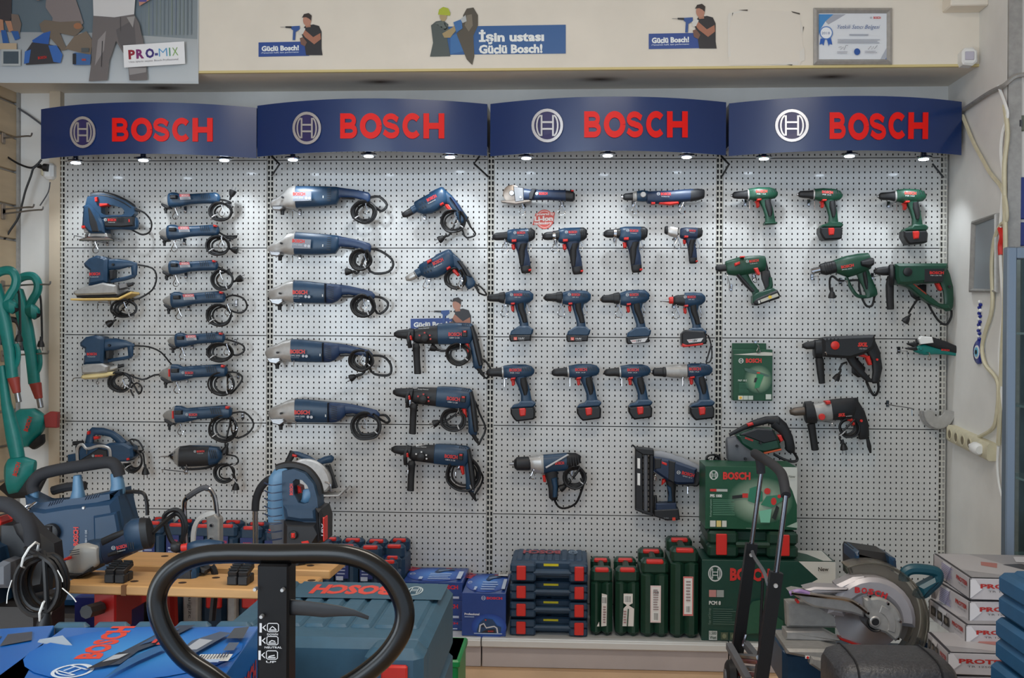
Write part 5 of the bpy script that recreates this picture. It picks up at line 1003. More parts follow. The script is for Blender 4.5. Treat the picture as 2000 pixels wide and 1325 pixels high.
# circular saw
t = Tool('circular_saw', 'blue cordless circular saw with a pale round blade cover, low on the second bay', 'circular saw', C6, (1330, 250), y=-.09)
arc = [(1118, 260)] + [(1322 + 205*math.cos(math.radians(a)), 352 + 205*math.sin(math.radians(a))) for a in range(215, 366, 10)] + [(1490, 412), (1420, 424), (1200, 424), (1110, 340)]
t.prism('blade_cover', 'silver', arc, .03, .008); t.pairs('rear_handle', 'black', [(1106, 270, 1150, 290), (1130, 200, 1170, 220), (1170, 120, 1216, 150), (1186, 84, 1236, 110)], .6, .024); t.pairs('top_handle', 'blue', [(1184, 86, 1190, 120), (1250, 92, 1246, 136), (1340, 124, 1326, 168), (1420, 176, 1404, 196)], .7, .026); t.pairs('front_knob', 'blue', [(1390, 170, 1420, 200), (1464, 132, 1476, 190), (1520, 120, 1524, 182), (1538, 134, 1538, 166)], .8, .028)
t.prism('lock_button', 'red', [(1216, 110), (1248, 120), (1246, 136), (1214, 126)], .028, .003, d1=0); t.prism('motor', 'black', [(1430, 200), (1500, 210), (1530, 300), (1560, 390), (1480, 400), (1460, 300)], .02, .004, dy=.02); t.prism('base_plate', 'silver', [(1300, 436), (1590, 432), (1656, 374), (1660, 384), (1600, 446), (1300, 448)], .05, .002); t.tube('depth_scale', 'chrome', [(1480, 330, -.03), (1520, 350, -.03), (1530, 410, -.03)], .005, 5)
f = t.fr(.031); f.text('BOSCH', 1206, 245, 1324, -26, (196, 40, 36), .05, dy=2); f.done('lettering', t.o); hook(632, 976, 'under the base of the circular saw', drop=10)
# ---------------------------------------------------------------- right side wall
def Q(px, py, e=.003): v = PX(px, py, XR); v.x -= e; return v
o = empty('empty_picture_frame', Q(1928, 500), 'empty grey poster frame on the right side wall', 'frame')
oc = [(1903, 433), (1953, 416), (1953, 572), (1898, 571)]; ic = [(1909, 440), (1951, 424), (1951, 565), (1905, 564)]
for k in range(4):
    j = (k + 1) % 4; B().loft([[Q(*oc[e], 0), Q(*oc[e], .012), Q((oc[e][0] + ic[e][0])/2, (oc[e][1] + ic[e][1])/2, .02), Q(*ic[e], .010), Q(*ic[e], 0)] for e in (k, j)]).build('moulding', 'alloy', o)
B().loft([[Q(*p, 0) for p in ic], [Q(*p, .006) for p in ic]]).build('backing', mat('backing', (138, 146, 152), .4), o)
o = empty('evil_eye_charm', Q(1915, 700), 'blue glass eye charm on a beaded cord, under the empty poster frame', 'charm')
for i in range(14): B().lathe(Q(1916 - .2*i + (i % 2)*2, 590 + i*5.6, .0), (-1, 0, 0), [(0, .006), (.006, .008), (.012, .005)], 8).build('bead', ('charmblue' if mat('charmblue', (26, 40, 130), .2) else 0) if i % 3 else 'white', o)
B().tube([Q(1917, 588, .004), Q(1914, 670, .004)], .0015, 4).build('cord', 'cord', o)
c = Q(1914, 688, 0); e_ = B().lathe(c, (-1, 0, 0), [(0, .05), (.008, .05), (.012, .044)], 20).build('glass_eye', 'charmblue', o)
for r_, h_, m_ in ((.028, .014, 'white'), (.020, .0155, mat('lightblue', (120, 190, 220), .2)), (.010, .017, 'black')): B().lathe(c + Vector((-.01, 0, 0)), (-1, 0, 0), [(0, r_), (h_ - .01, r_)], 16).build('pupil', m_, e_)
o = empty('power_strip', Q(1905, 866), 'cream power strip with four free sockets, tilted on the right side wall', 'power strip')
a, b_ = Q(1865, 846, .016), Q(1946, 884, .016); d = (b_ - a); dn = Vector((0, 0, -1)); hgt = .07
up = Vector((0, -d.z, d.y)).normalized()*(-1 if d.y > 0 else 1)
up = up if up.z > 0 else -up
R4 = [[a + up*s1*hgt*.5 + Vector((e2, 0, 0)) for s1, e2 in ((-1, .016), (1, .016), (1, -.012), (.7, -.02), (-.7, -.02), (-1, -.012))] for a in (a, b_)]
B().loft(R4).build('housing', 'cream', o)
for i in range(4):
    c = a + d*(.09 + i*.165) + Vector((-.019, 0, 0)); s_ = B().lathe(c, (-1, 0, 0), [(0, .024), (.003, .024), (.003, .019), (-.001, .018)], 14).build('socket', 'cream', o); B().lathe(c + Vector((-.0015, 0, 0)), (-1, 0, 0), [(0, .017), (.0012, .017)], 12).build('socket_well', mat('wellbrown', (120, 110, 88), .6), s_)
c = a + d*.78 + Vector((-.03, 0, 0)); o2 = empty('white_plug', c, 'white plug in the end of the cream power strip', 'plug'); B().lathe(c, d, [(-.05, .008), (-.02, .012), (0, .024), (.045, .024), (.055, .016)], 12).build('body', 'white', o2)
for nm, lb, mt, r, pts in (('cream_cable', 'cream cable hanging from the header sign to the power strip', 'cream', .008, [(1880, 226), (1888, 246), (1902, 280), (1918, 310), (1935, 340), (1955, 365), (1964, 392), (1966, 430), (1954, 440), (1942, 470), (1937, 520), (1938, 600), (1924, 650), (1918, 680), (1924, 712), (1946, 740), (1950, 770), (1946, 815), (1938, 838), (1912, 854)]),
                           ('white_cable', 'thin white cable looping down along the corner strip', 'white', .006, [(1950, 168), (1964, 205), (1968, 228), (1958, 260), (1955, 300), (1960, 350), (1957, 400), (1954, 440), (1954, 500), (1956, 540), (1960, 600), (1952, 690), (1956, 760), (1964, 830), (1966, 846)]),
                           ('conduit_cable', 'thick cream cable running straight down the corner', 'cream', .009, [(1962, 205), (1968, 260), (1962, 320), (1962, 380), (1964, 480), (1962, 600), (1956, 720), (1954, 800), (1950, 870)]),
                           ('grey_cable', 'grey cable looping from the wall corner to the header sign', 'alloy', .009, [(2000, 146), (1982, 150), (1962, 166), (1950, 172), (1930, 182), (1900, 202), (1882, 214)]),
                           ('lower_cable', 'thin white cable below the power strip', 'white', .005, [(1950, 872), (1948, 910), (1952, 950), (1962, 985)])):
    o = B().tube([PX(x, y, XR - .014) if x < 1965 else PX(1965, y, XR - .014) + (P(x, y, YF - .03) - P(1965, y, YF - .03)) for x, y in pts], r, 6, False, 4).build(nm, mt, loc=PX(*pts[0], XR - .01)); tag(o, lb, 'cable')
    if nm == 'white_cable': B().tube([PX(x, y, XR - .014) for x, y in ((1953, 446), (1957, 462), (1954, 480), (1955, 498))], .010, 6, False, 3).build('red_tape', 'red', o)
# glass showcase at the right edge
yc = CY + 3.55; xa, xb = P(1966, 800, yc).x, P(1985, 800, yc).x; zt = P(1980, 482, yc).z
o = empty('glass_showcase', (xa, yc, 0), 'tall glass showcase with aluminium posts, beside the white cartons', 'showcase')
B().box(((xa + xb)/2, yc + .02, zt/2), (xb - xa, .04, zt), .004).build('post', mat('postalu', (120, 134, 150), .4, .5), o); B().box((xb + .45, yc + .02, zt/2), (.035, .04, zt), .004).build('post', 'postalu', o)
B().box((xb + .22, yc + .02, zt - .02), (.44, .04, .04), .004).build('top_rail', 'postalu', o); B().box((xb + .2, yc + .2, .02), (.5, .36, .04)).build('bottom', 'postalu', o)
B().box((xb + .22, yc + .02, zt/2), (.43, .006, zt - .08)).build('glass_pane', mat('glass', (215, 235, 235), .04, trans=1), o); B().box((xa + .41, yc + .39, zt/2), (.42, .01, zt)).build('back_panel', mat('cabdark', (46, 58, 62), .5), o)
for z in (.35, .62, .9, 1.15, 1.4): B().box((xa + .34, yc + .25, z), (.40, .24, .008)).build('glass_shelf', mat('shelfglass', (96, 116, 118), .15), o)
for i, (z, cl) in enumerate(((.94, 'red'), (1.19, 'turq'), (.66, 'teal'), (.39, 'white'))): q = empty('carton_in_showcase', (xb + .26, yc + .2, z - .036), ('red', 'turquoise', 'teal', 'white')[i] + ' small carton on a glass shelf of the showcase', 'box'); B().box((xb + .26, yc + .25, z), (.14, .1, .072), .002).build('carton', cl, q)
for z, hh in ((P(1995, 388, YF).z, .16), (P(1995, 458, YF).z, .09)):
    q = empty('blister_pack', (P(1996, 400, YF).x, YF, z), ('tall' if hh > .1 else 'short') + ' dark blue hanging pack at the right slatted boards', 'pack'); B().box((P(1996, 400, YF).x + .06, YF - .008, z), (.14, .016, hh), .003).build('card', mat('packblue', (30, 50, 120), .4), q)
o = empty('wall_socket', P(1995, 240, YF), 'small grey socket set into the slatted boards', 'socket'); B().box(P(1994, 241, YF - .005), (.03, .012, .06), .004).build('plate', mat('olive', (98, 104, 92), .4), o); B().box(P(1993, 241, YF - .012), (.014, .006, .03), .002).build('switch', 'grey', o)
# ---------------------------------------------------------------- left side: socket, cables, hooks, trimmers
o = empty('plug_adapter', P(96, 345, .03), 'white plug adapter under the left end of the first header sign', 'adapter'); p = P(100, 336, .0)
B().box(p + Vector((0, .0, 0)), (.05, .075, .075), .012).build('housing', 'white', o); B().box(p + Vector((-.03, 0, .004)), (.02, .05, .05), .006).build('cover', 'cream', o)
o = empty('black_plug', P(86, 327, -.04), 'black plug sticking into the white adapter', 'plug'); B().lathe(P(94, 328, -.045), (-1, 0, .12), [(0, .018), (.02, .018), (.028, .010), (.05, .006)], 10).build('body', 'cord', o)
for nm, lb, y, pts in (('black_cable', 'black cable dropping from the plug to the left edge', -.05, [(80, 322), (66, 328), (60, 345), (50, 372), (44, 395), (36, 425), (20, 450), (0, 482), (-12, 505)]), ('sagging_cable', 'black cable sagging from the slatted boards to the plug', -.05, [(-10, 288), (12, 305), (36, 320), (60, 328), (72, 322), (81, 312)]), ('corner_cable', 'grey cable from the upper left corner to the header sign', .02, [(36, 212), (58, 226), (82, 244)])):
    tag(B().tube([P(x, q_, y) for x, q_ in pts], .005, 6, False, 4).build(nm, 'cord' if 'black' in lb else 'grey', loc=P(*pts[0], y)), lb, 'cable')
tag(B().tube([P(x, y, .0) for x, y in ((98, 356), (94, 376), (78, 402))], .003, 5, False, 4).build('wire_tail', 'grey', loc=P(98, 356, 0)), 'thin loose wire tail under the white adapter', 'wire')
for i, (px, py, ex, ey, s_) in enumerate(((30, 270, 60, 265, 'topmost'), (30, 409, 64, 404, 'second'), (34, 418, 82, 409, 'third'), (36, 559, 96, 555, 'fourth'), (40, 696, 92, 690, 'lowest'))):
    a = P(px, py, -.10); a.x = XL + .004; b_ = P(ex, ey, -.16); o = empty('wall_hook', a, s_ + ' steel prong hook on the left slatted boards', 'hook', 'prong hooks on the left slatted boards'); B().tube([a, a + (b_ - a)*.8, b_ - Vector((0, 0, .002)), b_ + Vector((.006, 0, .012))], .004, 6, False, 3).build('prong', 'steel', o); B().box(a, (.008, .03, .05), .003).build('bracket', 'bronze', o)
D3 = (0, 500, 2.757)
for k, (dx, dy, y, lb) in enumerate(((0, 0, -.14, 'turquoise lawn trimmer with a red collar, hanging by its loop handle'), (-118, -30, -.42, 'turquoise lawn trimmer cut by the left edge, in front of the other one'))):
    t = Tool('lawn_trimmer', lb, 'trimmer', D3, (110, 300), 'turquoise lawn trimmers', y=y); M_ = lambda L: [(a + dx, b_ + dy, *r_) for a, b_, *r_ in L]; M4 = lambda L: [(a + dx, b_ + dy, c + dx, d + dy) for a, b_, c, d in L]
    t.tube('loop_handle', 'turq', M_([(100, 260), (82, 200), (90, 140), (130, 112), (180, 112), (205, 150), (200, 195), (180, 230), (150, 282)]), .019, 8); t.pairs('shaft', 'turq', M4([(64, 180, 122, 180), (76, 270, 150, 270), (112, 400, 178, 390), (140, 540, 200, 530), (156, 690, 214, 684)]), .8, .05)
    t.pairs('knob', 'turq', M4([(136, 270, 150, 330), (180, 258, 186, 344), (206, 280, 206, 330)]), .8, .05); t.pairs('knob_disc', 'black', M4([(178, 340, 186, 344), (204, 286, 210, 330)]), .9, .04)
    t.tube('support_handle', 'turq', M_([(182, 660), (214, 600), (216, 540), (206, 504)]), .010, 6); t.tube('rubber_grip', 'black', M_([(-10, 344), (60, 342), (100, 360), (122, 430), (122, 510)]), .013, 7)
    t.pairs('collar', mat('brick', (150, 56, 46), .5), M4([(160, 690, 220, 684), (190, 770, 228, 764)]), .8, .05); t.pairs('pole', 'steel', M4([(196, 766, 224, 762), (206, 820, 234, 814)]), .9)
    ox, oy = (0, 0) if k == 0 else (-18, 60)
    if k == 0: hd = [(66, 860, 74, 1000), (110, 824, 112, 1034), (190, 820, 160, 1030), (244, 860, 220, 960)]; L1 = (186, 940, 212, 864)
    else: hd = [(40 - dx, 1110 - dy, 40 - dx, 1230 - dy), (60 - dx, 1084 - dy, 64 - dx, 1286 - dy), (120 - dx, 1078 - dy, 110 - dx, 1276 - dy), (188 - dx, 1100 - dy, 180 - dx, 1180 - dy)]; L1 = (130, 1178, 152, 1106)
    t.pairs('motor_head', 'turq', M4(hd), .6, .06)
    f = t.fr(.063); f.text('BOSCH', L1[0], L1[1], L1[2], -22, (190, 52, 44), .05, dy=L1[3] - L1[1]); f.done('lettering', t.o)
    if k == 0: t.prism('guard', mat('brickred', (140, 44, 40), .5), [(240, 860), (276, 838), (316, 842), (312, 926), (250, 924)], .015); t.pairs('spool', 'rubber', [(164, 1030, 236, 960), (180, 1042, 240, 1000)], .8)
    else: t.pairs('shaft_extension', 'turq', [(-6, 600, 26, 590), (8, 800, 60, 790), (36, 980, 110, 960), (60, 1090, 130, 1080)], .8, .045); t.pairs('guard_disc', 'black', [(0, 1240, 0, 1260), (60, 1190, 60, 1310), (200, 1160, 200, 1300), (256, 1160, 258, 1190)], .4)
    t.cord((206 + dx, 190 + dy), None, [((214 + dx)/2.757, 500 + (240 + dy)/2.757), ((220 + dx)/2.757, 500 + (400 + dy)/2.757), ((220 + dx)/2.757, 500 + (470 + dy)/2.757)], (), ((220 + dx)/2.757, 500 + (470 + dy)/2.757, 90), r=.005)
# ---------------------------------------------------------------- cases and cartons on the base shelf
mat('bluecard', (20, 62, 136), .35, noise=.06, coat=.3); mat('darkcard', (28, 66, 56), .35, noise=.08)
def flat_case(label, X0, X1, yf, dep, z0, z1, mt, latch, group, ribs=6, yellow=False, top=None, notch=(.33, .76), name='tool_case', rail=False, M=None):
    """closed tool case lying flat, handle side towards -Y"""
    o = empty(name, ((X0 + X1)/2, yf + dep/2, z0), label, 'case', group); W = X1 - X0; h = z1 - z0; xm0, xm1 = X0 + W*notch[0], X0 + W*notch[1]; nd = min(.055, dep*.25); c = min(.016, h*.10)
    B().box(((X0 + X1)/2, yf + dep/2 + nd/2, z0 + h*.26), (W, dep - nd, h*.50), c).build('base_shell', mt, o); B().box(((X0 + X1)/2, yf + dep/2 + nd/2, z0 + h*.75), (W, dep - nd, h*.50), c).build('lid', mt, o)
    for a, b_ in ((X0, xm0), (xm1, X1)):
        B().box(((a + b_)/2, yf + nd*.75, z0 + h*.25), (b_ - a, nd*1.5, h*.49), c).build('corner_block', mt, o); B().box(((a + b_)/2, yf + nd*.75, z0 + h*.75), (b_ - a, nd*1.5, h*.49), c).build('corner_block', mt, o)
    B().tube([(xm0 - .01, yf + .018, z0 + h*.5), (xm1 + .01, yf + .018, z0 + h*.5)], min(.016, h*.2), 8).build('handle', mt, o)
    for x in ((X0 + xm0)/2 - W*.02, (xm1 + X1)/2 + W*.01): B().box((x, yf - .004, z0 + h*.52), (min(.045, W*.12), .012, h*.78), .003).build('latch', latch, o)
    if yellow: B().box(((xm0 + xm1)/2 - W*.02, yf + nd - .002, z0 + h*.82), ((xm1 - xm0)*.45, .003, h*.13)).build('sticker', 'yellow', o)
    for i in range(ribs):
        x = X0 + W*(.06 + .88*(i + .5)/ribs); w_ = W*.88/ribs*.9; B().box((x, yf + dep*.62, z1 - .0005), (w_, dep*.70, .012), .005).build('rib', mt, o)
    if top:
        f = Frame((X1, yf + dep, z1 + .0068), (-W, 0, 0), (0, -dep, 0), (0, 0, 1)); top(f); f.done('lettering', o)
    return o
def upright_case(label, px0, px1, ytop, yf, dep, mt, latch, group, z0=None, sticker=None, rot=0, print_=None, hgt=None):
    """slim tool case standing on its long edge, narrow side towards -Y, handle on top"""
    X0, X1 = P(px0, 1150, yf).x, P(px1, 1150, yf).x; z1 = P((px0 + px1)/2, ytop, yf).z if hgt is None else hgt; z0 = ZSH + .001 if z0 is None else z0; W = X1 - X0; h = z1 - z0; xm = (X0 + X1)/2
    o = empty('upright_tool_case', (xm, yf + dep/2, z0), label, 'case', group); hb = h - .045
    for s_ in (-1, 1): B().box((xm + s_*W*.25, yf + dep/2, z0 + hb/2), (W*.49, dep, hb), min(.018, W*.2)).build('half_shell', mt, o)
    for y in (yf + dep*.15, yf + dep*.85):
        B().box((xm, y, z0 + h - .03), (W*.96, dep*.28, .06), .012).build('shoulder', mt, o); B().box((xm, y - dep*.10, z0 + h - .006), (W*.62, dep*.12, .016), .004).build('latch', latch, o)
    B().tube([(xm, yf + dep*.2, z0 + h - .016), (xm, yf + dep*.8, z0 + h - .016)], min(.015, W*.18), 6).build('handle', mt, o)
    if sticker or print_:
        f = Frame((X0, yf - .0012, z0), (W, 0, 0), (0, 0, h), (0, -1, 0)); (sticker or print_)(f); f.done('sticker', o)
    return o
def carton(label, c, ex, ey, w, d, h, mt, name='carton_box', group=None, cat='box'):
    """carton: c = near bottom left corner, ex/ey horizontal unit directions; returns object and near/top/left/right print frames (0..1)"""
    ex, ey = Vector(ex).normalized(), Vector(ey).normalized(); c = Vector(c); ez = Vector((0, 0, 1)); o = empty(name, c + ex*w/2 + ey*d/2, label, cat, group)
    rs = []
    for z, i_ in ((0, .001), (.0015, 0), (h - .0015, 0), (h, .001)): rs.append([c + ex*i_ + ey*i_ + ez*z, c + ex*(w - i_) + ey*i_ + ez*z, c + ex*(w - i_) + ey*(d - i_) + ez*z, c + ex*i_ + ey*(d - i_) + ez*z])
    B().loft(rs).build('carton', mt, o, flat=True)
    return o, Frame(c - ey*.0008, ex*w, ez*h, -ey), Frame(c + ez*(h + .0008), ex*w, ey*d, ez), Frame(c + ey*d - ex*.0008, -ey*d, ez*h, -ex), Frame(c + ex*(w + .0008), ey*d, ez*h, ex)
def px_box(label, px0, px1, ytop, yf, ybk, mt, z0, **k):
    X0, X1 = P(px0, ytop, yf).x, P(px1, ytop, yf).x; z1 = P((px0 + px1)/2, ytop, yf).z; d = min(H((px0 + px1)/2, ybk, z1).y - yf, -yf - .012)
    return carton(label, (X0, yf, z0), (1, 0, 0), (0, 1, 0), X1 - X0, d, z1 - z0, mt, **k)
bl0, bl1 = (90, 150, 226), (26, 66, 150)
def blue_top(f, tool=1):
    f.glow(.5, .5, .5, .48, bl0, (24, 62, 150)); f.vtext('BOSCH', .16, .42, .98, .05, (190, 44, 60), .04) if False else f.text('BOSCH', .06, .70, .16, .28, (186, 44, 66), .05, dy=.24); f.emblem(.09, .5, .05, .07, (200, 210, 230)); f.poly([(.45, .62), (.5, .86), (.74, .92), (.8, .74), (.62, .7), (.52, .56)], (44, 66, 100)); f.poly([(.5, .74), (.7, .8), (.68, .72), (.52, .66)], (110, 130, 160)); f.rect(.62, .84, .72, .88, (180, 60, 60))
    for j in range(4): f.lines(.40, .10 + j*.11, .80, .17 + j*.11, 1, (190, 206, 230), .5)
    f.lines(.25, .06, .32, .24, 2, (200, 214, 236), .8); f.rect(.88, .12, .96, .62, (196, 206, 222))
zs = ZSH + .001
zz = [P(845, y, -.30).z for y in (1243, 1212, 1174, 1137)]; zz[0] = zs
for i in range(3):
    X0, X1 = P(786, 1150, -.30).x, P(903, 1150, -.30).x
    o, fn, ft, fl, fr = carton(('bottom', 'middle', 'top')[i] + ' one of three stacked blue cartons behind the big teal case', (X0, -.30, zz[i] + .0005), (1, 0, 0), (0, 1, 0), X1 - X0, .28, zz[i + 1] - zz[i] - .001, 'bluecard', group='stacked blue cartons on the base shelf')
    fn.text('BOSCH', .62, .64, .93, .2, (206, 42, 60), .05); fn.emblem(.53, .74, .03, .10, (180, 190, 220)); fn.lines(.74, .1, .95, .3, 1, (190, 200, 226), .6); fn.done('front_print', o)
    if i == 2: blue_top(ft); ft.done('top_print', o)
o, fn, ft, fl, fr = px_box('tall blue carton with a planer picture on its front, next to the stacked blue cases', 902.5, 988, 1159, -.375, 1107, 'bluecard', zs)
fn.glow(.62, .22, .40, .3, (70, 130, 214), (24, 60, 148)); fn.text('BOSCH', .56, .86, .92, .055, (206, 42, 60), .05); fn.emblem(.49, .888, .05, .05, (190, 200, 226)); fn.text('Professional', .06, .49, .40, .05, (226, 230, 240), .03); fn.lines(.06, .43, .3, .47, 1, (150, 170, 210), .5)
fn.poly([(.34, .12), (.40, .30), (.52, .42), (.70, .40), (.80, .26), (.90, .22), (.88, .10), (.36, .08)], (36, 66, 104)); fn.stroke([(.40, .10), (.42, .26), (.5, .3), (.56, .2), (.74, .24), (.80, .20), (.82, .08)], .03, (206, 206, 210)); fn.poly([(.44, .09), (.56, .16), (.76, .18), (.78, .08)], (30, 30, 40)); fn.text('BOSCH', .6, .11, .72, .03, (190, 40, 40), .04); fn.ell(.48, .24, .03, .025, (30, 34, 44)); fn.rect(.53, .37, .56, .40, (200, 50, 40)); fn.rect(.28, .06, .92, .085, (150, 170, 200)); fn.done('front_print', o)
blue_top(ft); ft.rect(.72, .78, .95, .98, (214, 210, 206)); ft.barcode(.74, .8, .93, .96); ft.done('top_print', o)
zz = [zs] + [P(1070, y, -.36).z for y in (1209, 1174, 1139, 1103)]; X0, X1 = P(996, 1150, -.36).x, P(1148, 1150, -.36).x
def ctop(f): f.text('BOSCH', .36, .16, .86, .22, (150, 50, 60), .05); f.emblem(.19, .26, .06, .13, (130, 150, 170))
for i in range(4):
    flat_case('blue flat case with yellow sticker, ' + ('lowest', 'second from below', 'third from below', 'topmost with upside down lettering')[i] + ' in the stack of four', X0, X1, -.36, .30, zz[i] + (0 if i == 0 else .001), zz[i + 1] - (.008 if i < 3 else 0), 'caseblue', 'red', 'stack of four blue cases', ribs=9 if i == 3 else 2, yellow=True, top=ctop if i == 3 else None)
def stick(kind):
    def s_(f):
        if kind == 0: f.poly([(.48, .15), (.72, .16), (.74, .62), (.5, .64)], (222, 216, 210)); f.poly([(.28, .15), (.4, .15), (.38, .22)], (222, 216, 210)); f.barcode(.5, .48, .72, .6, n=6); f.lines(.56, .2, .7, .46, 7, (150, 120, 120), .5)
        elif kind == 1: f.poly([(.3, .16), (.76, .16), (.78, .42), (.5, .48), (.34, .42)], (222, 216, 210)); f.poly([(.34, .5), (.52, .46), (.72, .5), (.72, .64), (.34, .64)], (222, 216, 210)); f.barcode(.38, .5, .66, .62, n=6); f.stroke([(.5, .16), (.54, .42)], .05, (26, 66, 48)); f.lines(.34, .2, .46, .4, 5, (170, 130, 130), .5)
        elif kind == 2: f.rect(.34, .2, .72, .68, (228, 206, 204)); f.rect(.38, .22, .68, .66, (230, 226, 222)); f.barcode(.46, .22, .62, .34, n=6); f.text('PSB', .44, .58, .64, .03, (70, 70, 80), .02); f.lines(.44, .36, .64, .64, 9, (150, 130, 130), .4)
        else: f.rect(.44, .26, .80, .70, (206, 120, 116)); f.rect(.48, .28, .76, .68, (232, 228, 224)); f.barcode(.54, .29, .70, .38, n=6); f.lines(.54, .42, .72, .66, 7, (150, 130, 130), .4)
    return s_
for i, (a, b_, yt, yf, dep, lb) in enumerate(((1154, 1197, 1112, -.345, .27, 'slim green tool case with a torn narrow label, beside the blue stack'), (1202, 1249, 1112, -.345, .27, 'slim green tool case with a label torn across its middle'), (1252, 1306, 1096, -.35, .30, 'green tool case with a clean white and pink label'), (1310, 1365, 1074, -.355, .32, 'tallest green tool case with a red edged label, beside the carton'))):
    upright_case(lb, a, b_, yt, yf, dep, 'casegreen', 'red', 'green tool cases on the base shelf', sticker=stick(i))
# green cartons at the right
o, fn, ft, fl, fr = px_box('big dark green carton showing a white right part, under the flat green case', 1371, 1632, 1096, -.37, 1074, 'darkcard', zs)
W = 1632 - 1371; u = lambda px: (px - 1371)/W; v = lambda py: (1245 - py)/(1245 - 1096)
fn.poly([(u(1555), v(1150)), (u(1598), v(1128)), (u(1560), v(1096)), (u(1632), v(1096)), (u(1632), v(1160))], (206, 204, 196)); fn.emblem(u(1397), v(1121), .053, .10, (200, 204, 204)); fn.text('BOSCH', u(1426), v(1132), u(1504), .145, (196, 44, 40), .05); fn.rect(u(1385), v(1164), u(1399), v(1151), (186, 130, 126)); fn.rect(u(1400), v(1164), u(1414), v(1151), (150, 156, 154)); fn.text('PCM 8', u(1385), v(1178), u(1408), .045, (206, 210, 208), .04)
fn.lines(u(1393), v(1215), u(1440), v(1184), 8, (70, 96, 88), .4); fn.vtext('Kapp- und Gehrungs', u(1388), v(1214), v(1184), .018, (110, 130, 122), 0); fn.rect(u(1385), v(1243), u(1401), v(1226), (190, 196, 194)); fn.text('1.500', u(1386.5), v(1233), u(1399.5), .04, (30, 60, 50), .02); fn.text('Watt', u(1386.5), v(1241), u(1399.5), .04, (30, 60, 50), .02)
for k in (0, 1): fn.rect(u(1408 + k*18), v(1242), u(1422 + k*18), v(1228), (70, 84, 66)); fn.ell(u(1415 + k*18), v(1235), .015, .03, (120, 126, 100))
fn.text('New', u(1597), v(1112), u(1617), .05, (40, 40, 40), .02); fn.poly([(u(1450), v(1200)), (u(1470), v(1170)), (u(1490), v(1166)), (u(1505), v(1190)), (u(1530), v(1205)), (u(1530), v(1225)), (u(1460), v(1230))], (36, 84, 64)); fn.done('front_print', o)
ft.poly([(.8, .05), (.98, .05), (.99, .95), (.75, .95)], (206, 204, 196)); ft.poly([(.72, .0), (.92, .0), (.84, .6), (.74, .9)], (30, 74, 56)); ft.done('top_print', o)
zb = fn(0, 1).z; X0, X1 = P(1381, 1060, -.32).x, P(1557, 1060, -.32).x; z1 = P(1470, 1037, -.32).z
flat_case('flat green case with red latches, on the big dark green carton', X0, X1, -.345, .28, zb + .002, z1, 'casegreen', 'red', None, ribs=4, notch=(.34, .66))
o, fn, ft, fl, fr = px_box('green carton with a spray gun picture, on the flat green case', 1378, 1557, 912, -.33, 900, mat('cartongreen2', (22, 78, 52), .4, noise=.08), z1 + .007)
fn.poly([(.72, 1), (1, 1), (1, .40), (.95, .62), (.86, .86)], (198, 202, 196)); fn.glow(.60, .46, .36, .38, (190, 208, 186), (22, 80, 54)); fn.emblem(.09, .86, .048, .075, (214, 218, 214)); fn.text('BOSCH', .19, .80, .49, .11, (206, 48, 40), .05); fn.rect(.05, .60, .12, .64, (196, 50, 44)); fn.rect(.12, .60, .24, .64, (176, 184, 178)); fn.text('PFS 1000', .05, .51, .18, .045, (226, 230, 226), .04); fn.lines(.08, .22, .32, .48, 9, (92, 140, 116), .35); fn.vtext('Farbspruehsystem', .065, .2, .48, .02, (150, 180, 164), 0)
fn.rect(.05, .04, .11, .14, (206, 208, 200)); fn.rect(.12, .04, .17, .14, (216, 196, 120)); fn.rect(.18, .04, .23, .14, (206, 206, 196)); fn.poly([(.88, .06), (1, .04), (1, .14)], (160, 180, 166))
fn.poly([(.29, .49), (.46, .52), (.46, .57), (.29, .54)], (30, 34, 34)); fn.rect(.40, .51, .46, .58, (196, 50, 44)); fn.poly([(.46, .46), (.48, .66), (.56, .70), (.62, .6), (.62, .46), (.54, .42)], (44, 120, 94)); fn.poly([(.58, .30), (.72, .34), (.70, .12), (.60, .12)], (120, 190, 162)); fn.poly([(.6, .4), (.66, .54), (.78, .56), (.88, .50), (.8, .44), (.72, .36)], (50, 126, 98)); fn.ell(.67, .62, .035, .05, (200, 52, 46)); fn.ell(.74, .46, .03, .06, (200, 52, 46)); fn.ell(.80, .54, .02, .03, (200, 52, 46)); fn.poly([(.72, .2), (.77, .4), (.80, .36), (.76, .16)], (34, 40, 38)); fn.text('www.bosch-do-it.com', .44, .02, .58, .02, (150, 170, 158), 0); fn.text('New', .90, .84, .97, .04, (90, 100, 94), .02); fn.done('front_print', o)
# blue upright cases on the left half of the shelf
def cprint(f): f.rect(.06, .60, .62, .88, (28, 44, 104)); f.text('BOSCH', .2, .80, .56, .03, (196, 46, 60), .04); f.lines(.14, .64, .5, .76, 3, (150, 160, 190), .4); f.rect(.1, .58, .4, .63, (170, 180, 200))
for i, (a, b_, yt, yf) in enumerate(((560, 603, 1064, -.30), (606, 650, 1064, -.30), (652, 698, 1066, -.30), (700, 745, 1068, -.30), (748, 790, 1066, -.22), (276, 318, 1020, -.16), (322, 366, 1024, -.16), (370, 414, 1026, -.16), (418, 462, 1026, -.16), (466, 510, 1030, -.16), (514, 556, 1036, -.16))):
    upright_case('blue upright case with red latches on the base shelf, ' + ('fifth from the stacked cartons', 'fourth from the stacked cartons', 'third from the stacked cartons', 'second from the stacked cartons', 'right beside the stacked cartons', 'nearest the blue carry handle tool', 'second of the taller ones', 'third of the taller ones', 'fourth of the taller ones', 'fifth of the taller ones', 'last of the taller ones')[i], a, b_, yt, yf, .20 if i < 5 else .145, 'caseblue', 'red', 'blue upright cases on the base shelf', print_=cprint)
